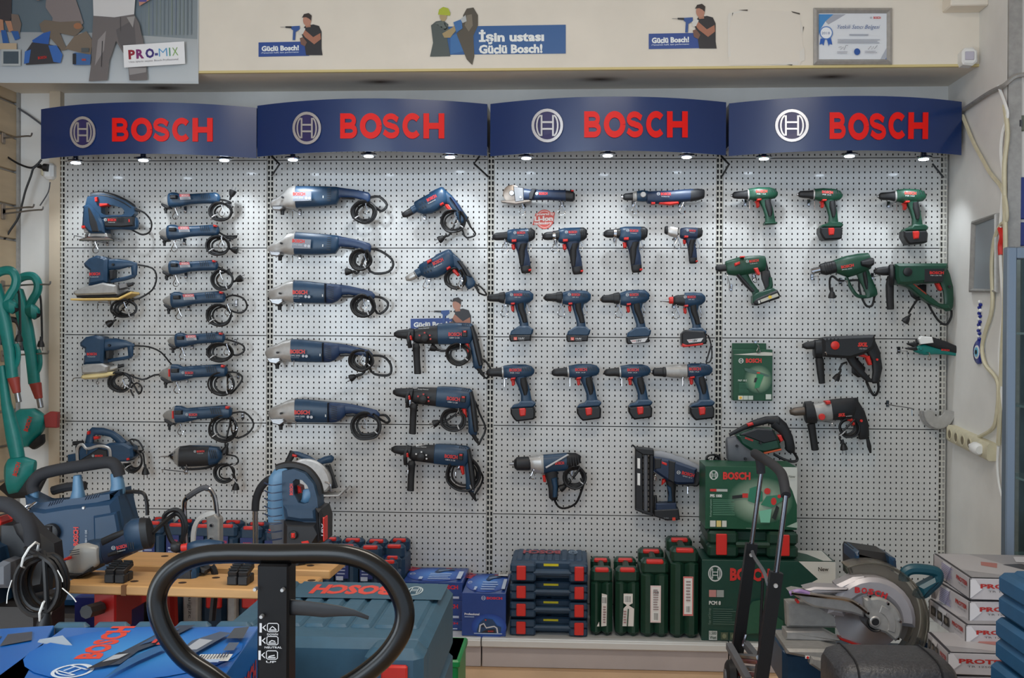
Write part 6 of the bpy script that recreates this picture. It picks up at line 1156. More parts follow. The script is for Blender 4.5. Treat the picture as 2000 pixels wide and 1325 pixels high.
upright_case('small blue case with a yellow side sticker, in front of the stacked cartons', 742, 776, 1096, -.43, .12, 'caseblue', 'red', None, z0=.0 + .001, print_=lambda f: f.rect(.86, .5, 1, .9, (226, 206, 30)))
# ---------------------------------------------------------------- foreground, right: folding hand trucks, mitre saw, cartons
mat('foam', (38, 39, 44), .8, noise=.1); mat('blacksteel', (13, 13, 15), .4, noise=.1, spec=.25)
def D(px, py, d): return CAM + ray(px, py)*d
def wheel(parent, c, r, w_, nm='wheel'):
    o = B().lathe(Vector(c) - Vector((w_/2, 0, 0)), (1, 0, 0), [(0, r*.8), (.006, r), (w_ - .006, r), (w_, r*.8)], 18).build(nm, 'rubber', parent); B().lathe(Vector(c) - Vector((w_/2 + .004, 0, 0)), (1, 0, 0), [(0, r*.45), (w_ + .008, r*.45)], 12).build('hub', 'grey', o)
dL, dR = 3.02, 2.62
ht = empty('folding_hand_truck', Vector((D(1450, 1300, dL).x, D(1450, 1300, dL).y, .0)), 'folding hand truck with chrome tubes and a black foam grip, before the green cartons', 'hand truck')
l1, l2, l3 = D(1487, 922, dL), D(1468, 1062, dL), D(1440, 1275, dL); r1, r2, r3 = D(1535, 968, dR), D(1516, 1118, dR), D(1486, 1330, dR)
B().tube([l2, l1], .0068, 10).build('chrome_tube', 'chrome_dark_reflection', ht); B().tube([r2, r1], .0068, 10).build('chrome_tube', 'chrome_dark_reflection', ht)
B().tube([l1 + (l2 - l1)*.02, D(1483, 896, dL), D(1474, 886, dL + .01), D(1496, 899, 2.94), D(1514, 912, 2.78), D(1528, 930, 2.68), r1], .0128, 10, False, 5).build('foam_grip', 'foam', ht)
for a, b_, d in ((l2, l3, dL), (r2, r3, dR)):
    a2 = b_ + (b_ - a)*((.06 - b_.z)/(b_.z - a.z)*-1) if False else b_ + (a - b_)*((.06 - b_.z)/(a.z - b_.z)); t_ = (a2 - a).normalized(); u_ = Vector((1, 0, 0)); u_ = (u_ - t_*u_.dot(t_)).normalized(); v_ = t_.cross(u_)
    B().loft([[p + u_*x*.0155 + v_*y*.013 for x, y in ((-1, -1), (1, -1), (1, 1), (-1, 1))] for p in (a, a2)]).build('upright', 'blacksteel', ht)
    B().lathe(a + t_*.03 + Vector((0, -.015, 0)), (0, -1, 0), [(0, .006), (.004, .005)], 8).build('rivet', 'silver', ht)
B().tube([l2 + Vector((0, -.01, -.02)), D(1474, 1090, 2.95), D(1492, 1118, 2.72), r2 + Vector((-.02, 0, -.03))], .005, 6, False, 4).build('release_wire', 'grey', ht)
B().tube([D(1490, 1130, 2.8), D(1482, 1300, 2.8)], .004, 6).build('rod', 'blacksteel', ht)
for i, (py, mt) in enumerate(((1281, 'steel'), (1290, mat('darkred', (110, 40, 38), .4)), (1304, 'steel'), (1316, 'darkred'))): B().tube([D(1442, py, dL), D(1482, py + 4, dR)], .007, 6).build('cross_bar', mt, ht)
for a, b_ in (((1424, 1262, 2.95), (1462, 1330, 2.7)), ((1456, 1258, 3.0), (1490, 1300, 2.75))): B().tube([D(*a), D(*b_)], .012, 4).build('side_plate', 'grey', ht)
B().tube([D(1451, 1262, 2.98), D(1455, 1248, 2.98), D(1457, 1240, 2.98)], .004, 6).build('latch_lever', 'chrome', ht)
wheel(ht, D(1428, 1322, 3.0), .045, .03); wheel(ht, Vector((l3.x - .02, l3.y, .06)), .06, .03); wheel(ht, Vector((r3.x + .02, r3.y - .1, .06)), .06, .03)
# mitre saw
C3 = (1580, 1000, 4.076); C2 = (1340, 880, 2.978)
ym = CY + 3.2
mst = empty('low_pedestal', (P(1690, 1300, ym).x, ym + .05, 0), 'low dark wooden pedestal under the mitre saw', 'pedestal'); zb = P(1650, 1318, ym - .1).z - .05
c = P(1680, 1300, ym); B().box((c.x, ym + .06, zb/2), (.34, .40, zb - .002), .006).build('cabinet', mat('darkwood', (34, 28, 26), .5, noise=.2, stretch=(1, 1, 8)), mst); B().box((c.x, ym + .06, zb - .012), (.38, .44, .022), .004).build('top', 'darkwood', mst)
t = Tool('mitre_saw', 'blue and silver mitre saw with a clear round blade guard', 'mitre saw', C3, (300, 1200), y=ym)
t.o.location.z = zb; 
def arcp(cx, cy, r, a0, a1, n=14): return [(cx + r*math.cos(math.radians(a0 + (a1 - a0)*i/n)), cy + r*math.sin(math.radians(a0 + (a1 - a0)*i/n))) for i in range(n + 1)]
t.disc('blade', mat('bladesteel', (200, 196, 198), .3, 1), 475, 830, 268, -.002, .001, n=48)
t.prism('blade_teeth', 'bladesteel', [p for i in range(60) for p in ((475 + 268*math.cos(i*math.pi/30), 830 + 268*math.sin(i*math.pi/30)), (475 + 276*math.cos(i*math.pi/30 + .08), 830 + 276*math.sin(i*math.pi/30 + .08)))], .0012, 0)
t.prism('upper_guard', mat('guardsilver', (172, 168, 172), .42, .4, noise=.06), arcp(470, 850, 350, 190, 368) + arcp(470, 850, 215, 368, 190), .035, .012, dy=-.01, d1=.04)
t.prism('guard_cap', 'guardsilver', [(200, 566), (330, 505), (420, 498), (500, 640), (430, 780), (240, 800)], .03, .01, dy=-.005)
t.prism('arbor_cover', 'alloy', [(394, 650)] + arcp(470, 860, 222, -84, 30) + [(640, 985), (560, 920), (500, 900), (440, 870), (408, 770)], .05, .006, dy=-.016, d1=0)
t.prism('arbor_plate', 'silver', arcp(470, 860, 170, -70, 20) + arcp(470, 860, 110, 20, -70), .068, .002, d1=-.064)
t.prism('arbor_rim', 'black', arcp(480, 830, 78, 60, 210) + arcp(480, 830, 62, 210, 60), .072, .003, d1=0); t.disc('arbor_bolt', 'black', 475, 826, 28, .06, .074); t.disc('arbor_ring', 'silver', 475, 826, 42, .06, .071)
for x, y in ((430, 626), (572, 684), (666, 822), (650, 954), (416, 756)): t.disc('cover_bolt', 'chrome', x, y, 11, .06, .076)
f = t.fr(.047); pts = [(330 + 245*i/4, 608 + (0, 2, 8, 20, 38)[i]) for i in range(5)]
for i, ch in enumerate('BOSCH'): f.text(ch, 330 + i*50, 612 + i*i*1.9, 374 + i*50, -42, (190, 40, 44), .05, dy=i*4)
f.done('lettering', t.o)
gl = mat('clearguard', (205, 200, 190), .22, trans=.92, noise=0)
t.prism('clear_guard', gl, arcp(480, 880, 470, -112, 42, 26) + arcp(480, 880, 360, 42, -112, 26), .03, .006, dy=.03, d1=.03)
t.prism('guard_rim', 'clearguard', arcp(480, 880, 478, -112, 42, 26) + arcp(480, 880, 462, 42, -112, 26), .036, .002, dy=.03, d1=.036)
t.prism('rear_disc', mat('bronzegrey', (156, 146, 138), .5, .1), arcp(480, 880, 440, -105, 30, 20) + arcp(480, 880, 300, 30, -105, 20), .002, 0, dy=.05, d1=.004)
t.prism('motor', 'black', [(428, 352), (700, 392), (744, 420), (752, 500), (720, 640), (420, 600), (416, 380)], .05, .02, dy=.14, d1=.08); t.prism('motor_cap', 'blue', [(414, 360), (450, 350), (452, 440), (414, 440)], .06, .01, dy=.12, d1=.08); t.prism('motor_cap', 'blue', [(690, 392), (746, 412), (756, 500), (700, 520)], .06, .01, dy=.12, d1=.08)
tq = mat('handleblue', (20, 72, 86), .4, noise=.08)
t.tube('handle', tq, [(770, 560), (780, 500), (840, 470), (960, 476), (1040, 500), (1040, 560), (980, 620), (920, 668), (860, 640)], .016, 9, 5, dy=.02); t.prism('handle_root', tq, [(880, 600), (1010, 530), (1060, 560), (930, 690), (900, 690)], .022, .01, dy=.02)
t.prism('arm', 'guardsilver', [(-60, 590), (20, 570), (280, 580), (290, 600), (200, 616), (0, 630)], .03, .006, dy=-.02); t.prism('arm_lower', 'silver', [(-190, 600), (-150, 586), (-60, 600), (40, 620), (250, 654), (330, 690), (400, 740), (396, 800), (300, 770), (130, 740), (0, 720), (-60, 690)], .03, .006, dy=-.03, d1=.02); t.tube('linkage', 'chrome', [(-180, 600, -.07), (60, 628, -.07), (240, 650, -.07), (330, 690, -.07), (410, 752, -.07)], .006, 6)
t.tube('laser_cable', mat('violet', (150, 120, 170), .4), [(-190, 610, -.065), (-120, 590, -.068), (-40, 612, -.068)], .008, 6); t.disc('adjust_knob', 'red', -120, 680, 12, .03, .06)
t.prism('fence', 'alloy', [(-180, 720), (-130, 716), (60, 740), (260, 850), (264, 930), (-170, 920)], .02, .006, dy=.02); t.prism('fence_lower', 'silver', [(-200, 930), (100, 930), (230, 1000), (230, 1014), (-200, 1000)], .03, .004)
t.prism('table', 'alloy', [(-240, 1000), (60, 1004), (220, 1046), (170, 1100), (120, 1110), (-240, 1040)], .10, .008, dy=-.02); t.prism('blade_slot', 'red', [(230, 990), (420, 1058), (420, 1076), (240, 1010)], .018, .002)
t.prism('base', 'blue', [(-260, 1036), (-60, 1040), (160, 1106), (480, 1140), (860, 1160), (1060, 1140), (1060, 1290), (-260, 1296)], .12, .014, dy=.02); t.prism('turntable', 'alloy', [(-60, 1050), (160, 1090), (180, 1140), (20, 1170), (-70, 1110)], .13, .006, dy=.0, d1=-.1); t.prism('scale_label', 'white', [(-100, 1050), (-66, 1052), (-66, 1076), (-100, 1072)], .122, .001, d1=-.118, dy=.0); t.disc('scale_knob', 'red', -82, 1062, 10, .115, .125)
t.prism('base_foot', 'turq' if False else 'blue', [(900, 1040), (1060, 1110), (1060, 1200), (900, 1150)], .03, .01, dy=.05)
# rolled grey plastic case and its box
yk = CY + 2.55; a, b_ = P(1618, 1320, yk).x, P(1848, 1320, yk).x; zt = P(1730, 1274, yk).z
o = empty('grey_plastic_case', ((a + b_)/2, yk, 0), 'speckled dark grey rounded plastic case in front of the mitre saw', 'case'); rs = []
sp = mat('speckle', (62, 62, 66), .4, noise=.45, scale=160, bump=.5)
for x, k in ((a, .72), (a + .012, .9), (a + .04, 1), (b_ - .04, 1), (b_ - .012, .9), (b_, .72)):
    rs.append([(x, yk + .11*k*math.copysign(abs(math.cos(q))**.5, math.cos(q)), zt - .07 + .07*k*math.copysign(abs(math.sin(q))**.55, math.sin(q))) for q in [2*math.pi*i/20 for i in range(20)]])
B().loft(rs).build('shell', sp, o); B().tube([(a + .043, yk + .112*math.copysign(abs(math.cos(q))**.5, math.cos(q)), zt - .07 + .0715*math.copysign(abs(math.sin(q))**.55, math.sin(q))) for q in [2*math.pi*i/20 for i in range(20)]], .0025, 4, True).build('seam', 'black', o); B().tube([(b_ - .043, yk + .112*math.copysign(abs(math.cos(q))**.5, math.cos(q)), zt - .07 + .0715*math.copysign(abs(math.sin(q))**.55, math.sin(q))) for q in [2*math.pi*i/20 for i in range(20)]], .0025, 4, True).build('seam', 'black', o)
B().box(((a + b_)/2, yk, (zt - .14)/2 - .002), (b_ - a - .03, .18, zt - .15), .006).build('lower_shell', sp, o)
# white cartons with red lettering
mat('whitecard', (196, 190, 192), .4, noise=.04)
mat('topcard', (140, 140, 146), .4)
def proter(i, near, far, ybot, d, wpx, label, pic):
    z1 = CZ - (near[1] - 652)/F*d if False else D(near[0], near[1], d).z; n_ = D(near[0], near[1], d); fpt = H(far[0], far[1], z1); ey = (fpt - n_); dep = min(ey.length, .42); ey.normalize(); ex = Vector((ey.y, -ey.x, 0)); zb_ = D(near[0], ybot, d).z; w_ = wpx
    o, fn, ft, fl, fr = carton(label, (n_.x, n_.y, zb_ + .001), ex, ey, w_, dep, z1 - zb_ - .002, 'whitecard', group='stack of white cartons')
    for e0, e1 in ((0, .012), (.988, 1)): fl.rect(e0, 0, e1, 1, (50, 48, 52)); fn.rect(e0*.6, 0, e1 if e0 else .008, 1, (60, 58, 62))
    ft.rect(0, 0, 1, .02, (50, 48, 52)); ft.rect(0, 0, .02, 1, (50, 48, 52)); ft.rect(.02, .02, 1, 1, (150, 149, 154)); ft.poly([(.02, .3), (.45, .02), (.7, .02), (.3, .98), (.02, .98)], (176, 174, 178)); ft.poly([(.25, .5), (.35, .4), (.42, .6), (.3, .66)], (170, 110, 104)); ft.poly([(.45, .55), (.62, .6), (.72, .4), (.55, .36)], (70, 70, 76)); ft.poly([(.6, .66), (.95, .62), (.98, .9), (.66, .9)], (200, 200, 206)); ft.done('top_print', o)
    fl.poly([(.30, .99), (.52, .99), (.36, .02), (.12, .02)], (226, 222, 224)) ; fl.text('PROTER', .66, .56, .95, .2, (170, 44, 40), .04); fl.text('TR 1250 DS', .72, .40, .92, .08, (90, 90, 96), .0)
    if pic: 
        for q in (.08, .27, .46): fl.rect(q, .30, q + .14, .78, (64, 60, 58)); fl.ell(q + .07, .55, .04, .14, (120, 110, 100))
    else: fl.lines(.26, .2, .58, .9, 8, (150, 144, 190), .5); fl.rect(.06, .12, .16, .5, (120, 118, 124))
    fl.done('side_print', o)
    k = .30/w_*.9; fn.poly([(.0, .05), (.12*k, .5), (.05*k, .95), (0, .95)], (222, 218, 220)); fn.text('PROTER', .10*k, .55, .58*k, .20, (176, 40, 36), .04); fn.text('TR 1250 DS', .18*k, .36, .50*k, .09, (90, 86, 90), .0)
    if not pic: fn.poly([(.66*k, .25), (.82*k, .25), (.82*k, .6), (.66*k, .55)], (60, 130, 200)); fn.poly([(.66*k, .6), (.76*k, .72), (.9*k, .4), (.84*k, .34)], (70, 50, 40))
    fn.done('front_print', o); return zb_
proter(0, (1895, 1129.5), (1824, 1082), 1172, 3.0, .34, 'white carton with red lettering, topmost of its stack', False)
proter(1, (1894, 1175), (1820, 1130), 1218, 3.0, .34, 'white carton with red lettering, second from the top of its stack', False)
proter(2, (1887, 1221), (1815, 1170), 1261, 2.96, .34, 'white carton with small side pictures, third from the top of its stack', True)
proter(3, (1852, 1275), (1812, 1235), 1318, 2.86, .42, 'wider white carton sticking out to the left, fourth in its stack', True)
zz = proter(4, (1852, 1321), (1815, 1290), 1372, 2.88, .42, 'white carton cut off by the lower edge, fifth in its stack', False)
q = D(1852, 1321, 2.88); ps = empty('shop_pallet', (q.x + .2, q.y + .2, 0), 'low wooden platform under the white cartons', 'platform'); B().box((q.x + .26, q.y + .22, zz/2), (.48, .44, zz - .003), .01).build('top', 'darkwood', ps)
# teal plastic cases stacked at the right edge
dd = 2.38; xe = D(1948, 1116, dd); hh = .098
for i, lb in enumerate(('topmost', 'middle', 'lowest')):
    z1 = xe.z - i*hh; dx = (0, -.006, -.016)[i]
    flat_case('blue plastic case at the right edge, ' + lb + ' of three', xe.x + dx, xe.x + dx + .40, xe.y - .36, .36, z1 - hh + .001, z1 - .001, mat('edgeblue', (34, 84, 122), .5, noise=.1), 'edgeblue', 'three blue cases at the right edge', ribs=3, name='blue_case')
a = xe.z - 3*hh; ps = empty('dark_stand', (xe.x + .2, xe.y - .18, 0), 'dark stand under the three blue cases', 'stand'); B().box((xe.x + .2, xe.y - .18, (a - .004)/2), (.36, .3, a - .006), .01).build('body', 'darkwood', ps)
# ---------------------------------------------------------------- foreground, left: workbench and tools on it
zp = .79; fl_ = H(120, 1141, zp); bl_ = H(152, 1113, zp); fr_ = H(596, 1155, zp); PT = .023
bex = (fr_ - fl_); bw = bex.length; bex.normalize(); bey = Vector((-bex.y, bex.x, 0)); MB_ = Matrix((bex, bey, (0, 0, 1))).transposed()
wb = empty('folding_workbench', (fl_.x + .3, fl_.y + .2, 0), 'folding workbench with two beech jaw planks on red steel brackets', 'workbench')
pd = (bl_ - fl_).dot(bey); d2 = (H(240, 1104, zp) - fl_).dot(bey); d3 = (H(240, 1077, zp) - fl_).dot(bey); x2 = (H(222, 1104, zp) - fl_).dot(bex)
for a, b_, x0_ in ((0, pd, 0), (d2, d3, x2*.4)):
    c = fl_ + bex*((bw + x0_)/2) + bey*((a + b_)/2) - Vector((0, 0, PT/2)); pl = B().box(c, (bw - x0_, b_ - a, PT), .003, MB_).build('plank', 'beech', wb)
    for k in range(9):
        h_ = fl_ + bex*(x0_ + .10 + k*.06) + bey*(a + (b_ - a)*(.3 if k % 2 else .7)); B().lathe(h_ - Vector((0, 0, .004)), (0, 0, 1), [(0, .010), (.0045, .010)], 10).build('dog_hole', mat('holebrown', (54, 34, 20), .8), pl)
    nt_ = fl_ + bex*(.155 + x0_) + bey*a; B().box(nt_ + bey*.004 - Vector((0, 0, PT/2)), (.012, .012, PT + .001), 0, MB_).build('notch', mat('notchbrown', (120, 80, 44), .7), pl)
rd = mat('benchred', (170, 26, 22), .35)
for sx in (.10, bw - .10):
    c = fl_ + bex*sx + bey*.06; B().box(c - Vector((0, 0, PT + .05)), (.055, .09, .10), .004, MB_).build('jaw_bracket', rd, wb); B().box(c + bey*.16 - Vector((0, 0, PT + .04)), (.05, .40, .05), .004, MB_).build('cross_rail', rd, wb)
    for k in (0, 1):
        p = c + bey*(.02 + .32*k) - Vector((0, 0, PT + .06)); q = Vector((p.x, p.y, .01)) + bey*(-.06 if k == 0 else .06); B().tube([p, q], .016, 8).build('leg', rd, wb); B().lathe(q - Vector((0, 0, .01)), (0, 0, 1), [(0, .022), (.03, .02)], 10).build('foot', 'rubber', wb)
B().tube([D(168, 1196, 2.5), D(196, 1188, 2.56)], .016, 8).build('screw_handle', 'black', wb)
C7 = (60, 1000, 4.0)
yg = fl_.y + .10
t = Tool('angle_grinder', 'blue angle grinder with a silver head lying on the workbench', 'grinder', C7, (430, 470), y=yg); t.o.location.z = zp
t.pairs('gear_head', mat('lightalloy', (178, 178, 175), .4, .1), [(296, 404, 300, 446), (330, 340, 338, 470), (400, 240, 408, 484), (470, 232, 476, 474), (546, 252, 552, 408)], .7, .045, dy=-.02, e=4); t.prism('spindle_guard', 'black', [(338, 452), (470, 450), (540, 400), (540, 440), (470, 474), (400, 500), (350, 486)], .04, dy=-.01)
t.pairs('collar', 'blue', [(450, 224, 540, 416), (500, 212, 590, 400), (560, 208, 606, 396)], .6, .045); t.pairs('barrel', 'navy', [(560, 214, 600, 412), (660, 176, 690, 366), (752, 120, 790, 330)], .65, .042); t.pairs('top_grip', 'black', [(572, 200, 590, 260), (660, 160, 676, 214), (748, 130, 762, 180)], .9, .036, dy=-.012)
t.pairs('rear_housing', 'blue', [(742, 96, 788, 322), (790, 56, 850, 306), (862, 46, 906, 290)], .6, .05); t.pairs('rear_cap', 'black', [(862, 44, 900, 292), (916, 48, 950, 284), (940, 100, 956, 262)], .6, .048); t.prism('button', 'red', [(342, 328), (384, 316), (386, 336), (350, 344)], .066, .003, d1=-.03); t.prism('slide_switch', 'black', [(660, 300), (740, 276), (744, 300), (664, 326)], .048, .003, d1=0)
t.logo(738, 262, 816, 26, .052, -14); t.vents([(824 + i*18, 210, 830 + i*18, 262) for i in range(3)], 8, .048)
t.vents([(396, 268 + i*16, 470, 256 + i*16) for i in range(3)], 8, .062, 'grey')
t.cord((944, 170), None, ((312, 1020), (328, 1014), (338, 1030), (338, 1060), (332, 1072), (316, 1070), (304, 1040), (300, 1018), (316, 1006), (332, 1010), (343, 1036), (336, 1066)), r=.0062, dy=.06)
t.prism('guard_flap', 'alloy', [(600, 402), (640, 382), (750, 336), (740, 352), (660, 398)], .02, .002, dy=.03)
def bench_dogs(x, y, lb):
    o = empty('clamp_jaws', H(x, y, zp), lb, 'clamp', 'black clamp jaws on the workbench'); b0 = H(x, y, zp)
    for i in (0, 1):
        for k in (0, 1): B().box(b0 + bex*(.012 + i*.026) + bey*(.012 + k*.026) + Vector((0, 0, .011)), (.024, .024, .021), .002, MB_).build('lower_jaw', 'black', o)
        M2 = MB_ @ Matrix.Rotation(.25, 3, 'X'); B().box(b0 + bex*(.012 + i*.026) + bey*.028 + Vector((0, 0, .032)), (.023, .052, .014), .002, M2).build('upper_jaw', 'black', o)
        for k in range(4): B().box(b0 + bex*(.012 + i*.026) + bey*(.010 + k*.012) + Vector((0, 0, .037 + k*.0027)), (.022, .004, .003), 0, MB_).build('tooth', 'rubber', o)
bench_dogs(203, 1140, 'black clamp jaws on the workbench, beside the grinder head'); bench_dogs(443, 1144, 'black clamp jaws on the workbench, beside the pallet truck post')
t = Tool('impact_wrench', 'blue cordless wrench with a red ring on the workbench, behind the black tube loop', 'impact wrench', C7, (1240, 545), y=fl_.y + .12); t.o.location.z = zp
t.pairs('chuck_knob', 'black', [(1104, 240, 1108, 312), (1140, 232, 1144, 322), (1170, 246, 1172, 308)], .9); t.pairs('shaft', 'steel', [(1164, 262, 1166, 296), (1190, 258, 1192, 300)], .9); t.pairs('ring', 'red', [(1178, 254, 1182, 310), (1224, 244, 1230, 306)], .9); t.pairs('housing', 'blue', [(1222, 246, 1232, 330), (1300, 222, 1310, 350), (1400, 214, 1410, 350), (1500, 230, 1500, 330)], .6, .04)
t.pairs('handle', 'blue', [(1240, 330, 1400, 330), (1220, 420, 1360, 410), (1200, 470, 1340, 460)], .5, .03); t.prism('battery', 'blue', [(1150, 440), (1320, 412), (1336, 440), (1330, 552), (1130, 548), (1134, 500)], .045, .008); t.prism('battery_front', 'black', [(1196, 428), (1304, 410), (1310, 512), (1196, 510)], .047, .003, d1=0); f = t.fr(.0475); f.rect(1254, 494, 1280, 514, (200, 204, 206)); f.done('battery_print', t.o)
t.prism('trigger', 'black', [(1340, 420), (1400, 440), (1380, 480), (1340, 470)], .02); t.cord(None, None, ((410, 1108), (415, 1116), (418, 1130), (417, 1160), (414, 1190), (412, 1214)), r=.009).name = 'strap'
# chrome loop on a grey bracket, second hand truck
C6b = C6; ys = CY + 3.3
t = Tool('carry_stand', 'chrome carry loop with a ribbed grip on a grey bracket, behind the workbench', 'stand', C6, (470, 860), y=ys); t.o.location.z = 0
t.tube('chrome_loop', 'chrome', [(360, 1100), (344, 800), (336, 640), (332, 520), (352, 468), (420, 420), (486, 388), (540, 400), (578, 470), (594, 590), (604, 700)], .0075, 9, 4); t.tube('ribbed_grip', 'grey', [(356, 464), (420, 420), (490, 386), (530, 394)], .0092, 9, 4); t.tube('curved_band', 'white', [(400, 1000), (402, 840), (412, 720), (450, 640), (520, 596), (592, 590)], .009, 4, 5)
t.prism('bracket', 'alloy', [(524, 620), (590, 592), (628, 634), (630, 1000), (540, 1000)], .02, .004); t.disc('bolt', 'chrome', 572, 678, 14, .02, .03); t.disc('bolt', 'chrome', 570, 786, 12, .02, .03); t.prism('base_plate', 'grey', [(330, 1000), (660, 1000), (660, 1060), (330, 1060)], .08, .006)
B().box((t.w(490, 1060).x, ys, t.w(490, 1062).z/2), (.2, .16, t.w(490, 1062).z), .005).build('pillar', 'grey', t.o)
t = Tool('folding_hand_truck', 'folding hand truck with a curved foam grip, behind the upright cordless tool', 'hand truck', C6, (900, 1000), y=CY + 3.45); t.o.location.z = 0
t.tube('foam_grip', 'foam', [(905, 572), (912, 480), (946, 390), (1010, 322), (1080, 310), (1160, 330)], .0125, 10, 5); t.tube('chrome_tube', 'chrome', [(905, 560), (906, 700), (908, 1000)], .009, 10, 1); z9 = t.w(908, 1000); B().box((z9.x, z9.y, z9.z/2), (.04, .03, z9.z), .003).build('upright', 'blacksteel', t.o); q = t.w(1160, 330); B().tube([q, Vector((q.x + .01, q.y, q.z - .06)), Vector((q.x + .02, q.y, .05))], .009, 8).build('chrome_tube', 'chrome', t.o); wheel(t.o, (z9.x - .04, z9.y, .06), .06, .03); wheel(t.o, (q.x + .06, z9.y, .06), .06, .03)
# upright cordless tool with D handle
t = Tool('cordless_demolition_drill', 'blue cordless drill with a D handle standing nose down behind the black tube loop', 'cordless drill', C6, (1200, 1000), y=CY + 2.78)
lb_ = mat('paleblue', (84, 124, 156), .4, noise=.1)
t.pairs('motor_column', lb_, [(1060, 236, 1190, 222), (1016, 300, 1186, 280), (1008, 420, 1170, 420), (1006, 560, 1166, 560), (1010, 660, 1176, 650)], .6, .05); t.pairs('bellows', 'grey', [(1012, 640, 1180, 636), (1036, 760, 1172, 756), (1052, 880, 1164, 880), (1070, 1030, 1150, 1030)], .6, .045)
for i in range(9): t.tube('rib', 'navy', [(1010 + max(0, i - 5)*11, 330 + i*62, -.035), (1080, 344 + i*62, -.052), (1160, 336 + i*62, -.045)], .002, 4, 3)
t.band('d_handle', 'caseblue', [(1150, 240), (1240, 222), (1330, 256), (1400, 340), (1432, 460), (1440, 600), (1420, 660), (1300, 640), (1170, 620), (1150, 420)], [(1236, 320), (1260, 300), (1310, 310), (1350, 350), (1376, 410), (1378, 440), (1360, 490), (1320, 500), (1280, 490), (1244, 420)], .035)
t.tube('handle_pad', 'black', [(1080, 236), (1160, 214), (1240, 218), (1330, 254), (1400, 344), (1424, 440)], .013, 8); t.pairs('grip', lb_, [(1300, 400, 1380, 390), (1290, 470, 1392, 440), (1272, 500, 1350, 504)], .5, .03, dy=-.012); t.prism('trigger', 'red', [(1256, 360), (1284, 372), (1292, 420), (1262, 426)], .02)
t.prism('lower_housing', 'caseblue', [(1160, 506), (1430, 520), (1440, 640), (1300, 640), (1180, 620)], .046, .01); t.prism('gear_housing', 'black', [(1164, 636), (1300, 640), (1430, 640), (1480, 740), (1400, 860), (1300, 1030), (1180, 1030), (1160, 840)], .045, .012); t.prism('battery', 'black', [(1420, 530), (1470, 536), (1496, 620), (1494, 800), (1440, 812), (1430, 700)], .05, .01); t.prism('battery_edge', 'red', [(1484, 600), (1498, 606), (1498, 790), (1488, 794)], .02, .003, dy=-.03)
t.prism('release_tab', 'red', [(1302, 790), (1370, 780), (1392, 830), (1320, 838)], .047, .004, d1=0); t.disc('mode_dial', 'black', 1250, 740, 34, .04, .054); t.prism('dial_mark', 'red', [(1238, 722), (1268, 722), (1268, 762), (1238, 762)], .057, .003, d1=0); f = t.fr(.0475); f.vtext('BOSCH', 1236, 420, 330, -24, (190, 50, 44), .05); f.vtext('18V', 1478, 740, 640, -18, (180, 180, 184), .02); f.done('lettering', t.o)
# big blue tool with long black handle
C5 = (0, 860, 2.85); yb_ = CY + 2.95
t = Tool('demolition_hammer', 'big blue tool body with a long black carry handle and a round black dial', 'demolition hammer', C5, (450, 760), y=yb_)
t.prism('body', mat('deepblue', (24, 58, 88), .42, noise=.1), [(140, 440), (180, 380), (236, 340), (300, 350), (420, 330), (690, 300), (706, 380), (722, 440), (720, 700), (690, 900), (240, 900), (215, 560)], .06, .02); t.prism('top_deck', 'deepblue', [(170, 300), (250, 340), (420, 326), (690, 268), (694, 320), (300, 370), (180, 400)], .05, .02)
t.prism('raised_panel', 'deepblue', [(574, 402), (700, 380), (716, 470), (714, 640), (580, 640)], .066, .006, d1=0); t.prism('lower_step', 'deepblue', [(232, 560), (262, 520), (300, 640), (320, 860), (260, 860)], .07, .008, d1=0)
t.tube('carry_handle', 'foam', [(190, 292), (182, 248), (224, 194), (330, 164), (480, 140), (600, 124), (645, 146), (664, 200)], .0175, 10, 4); t.pairs('handle_post', lb_, [(410, 200, 452, 196), (406, 280, 464, 276), (392, 330, 472, 320)], .9, .035); t.pairs('handle_post', lb_, [(618, 190, 676, 184), (622, 250, 690, 244), (612, 300, 696, 296)], .9, .035); t.pairs('handle_post', lb_, [(164, 280, 212, 270), (166, 350, 214, 350), (166, 420, 214, 420)], .9, .035)
t.tube('rear_grip', 'foam', [(216, 306), (300, 284), (404, 276)], .013, 8, 2, dy=.08); t.disc('dial', 'black', 348, 490, 50, .05, .08); t.prism('dial_grip', 'black', [(330, 450), (366, 450), (366, 534), (330, 534)], .088, .004, d1=-.06); t.disc('screw', 'silver', 520, 358, 8, .05, .064)
f = t.fr(.0625); f.vtext('BOSCH', 490, 562, 460, -26, (196, 46, 40), .05); f.vtext('GBH 11 DE', 538, 552, 476, -11, (170, 176, 184), .02); f.done('lettering', t.o); f = t.fr(.0725); f.vtext('BOSCH', 322, 700, 600, -18, (170, 40, 36), .05); f.done('lettering', t.o)
for i in range(6): t.vents([(330 + i*14, 330 - i*4, 318 + i*14, 352 - i*4)], 6, .052, 'navy'); t.vents([(530 + i*14, 296 - i*3, 518 + i*14, 318 - i*3)], 6, .052, 'navy')
ch = [(128, 412), (150, 398), (172, 384), (194, 370), (216, 354), (238, 338)]
cho = empty('steel_chain', t.w(180, 380, -.08), 'short steel chain hanging across the big blue tool', 'chain')
for i, (x, y) in enumerate(ch): c = t.w(x, y, -.08); B().tube([c + Vector((.012*math.cos(q) + .002*i, .005*math.sin(q)*(i % 2), .008*math.sin(q)*(1 - .5*(i % 2)) + .008*math.cos(q))) for q in [k*.785 for k in range(8)]], .0022, 5, True).build('link', 'chrome', cho)
t.cord((700, 290), None, ((262, 962), (278, 966), (284, 984), (285, 1008)), r=.006); 
q = t.w(460, 900); st = empty('display_plinth', (q.x, q.y, 0), 'dark plinth under the big blue tool', 'plinth'); B().box((q.x, q.y, (q.z - .004)/2), (.3, .24, q.z - .006), .01).build('body', 'darkwood', st)
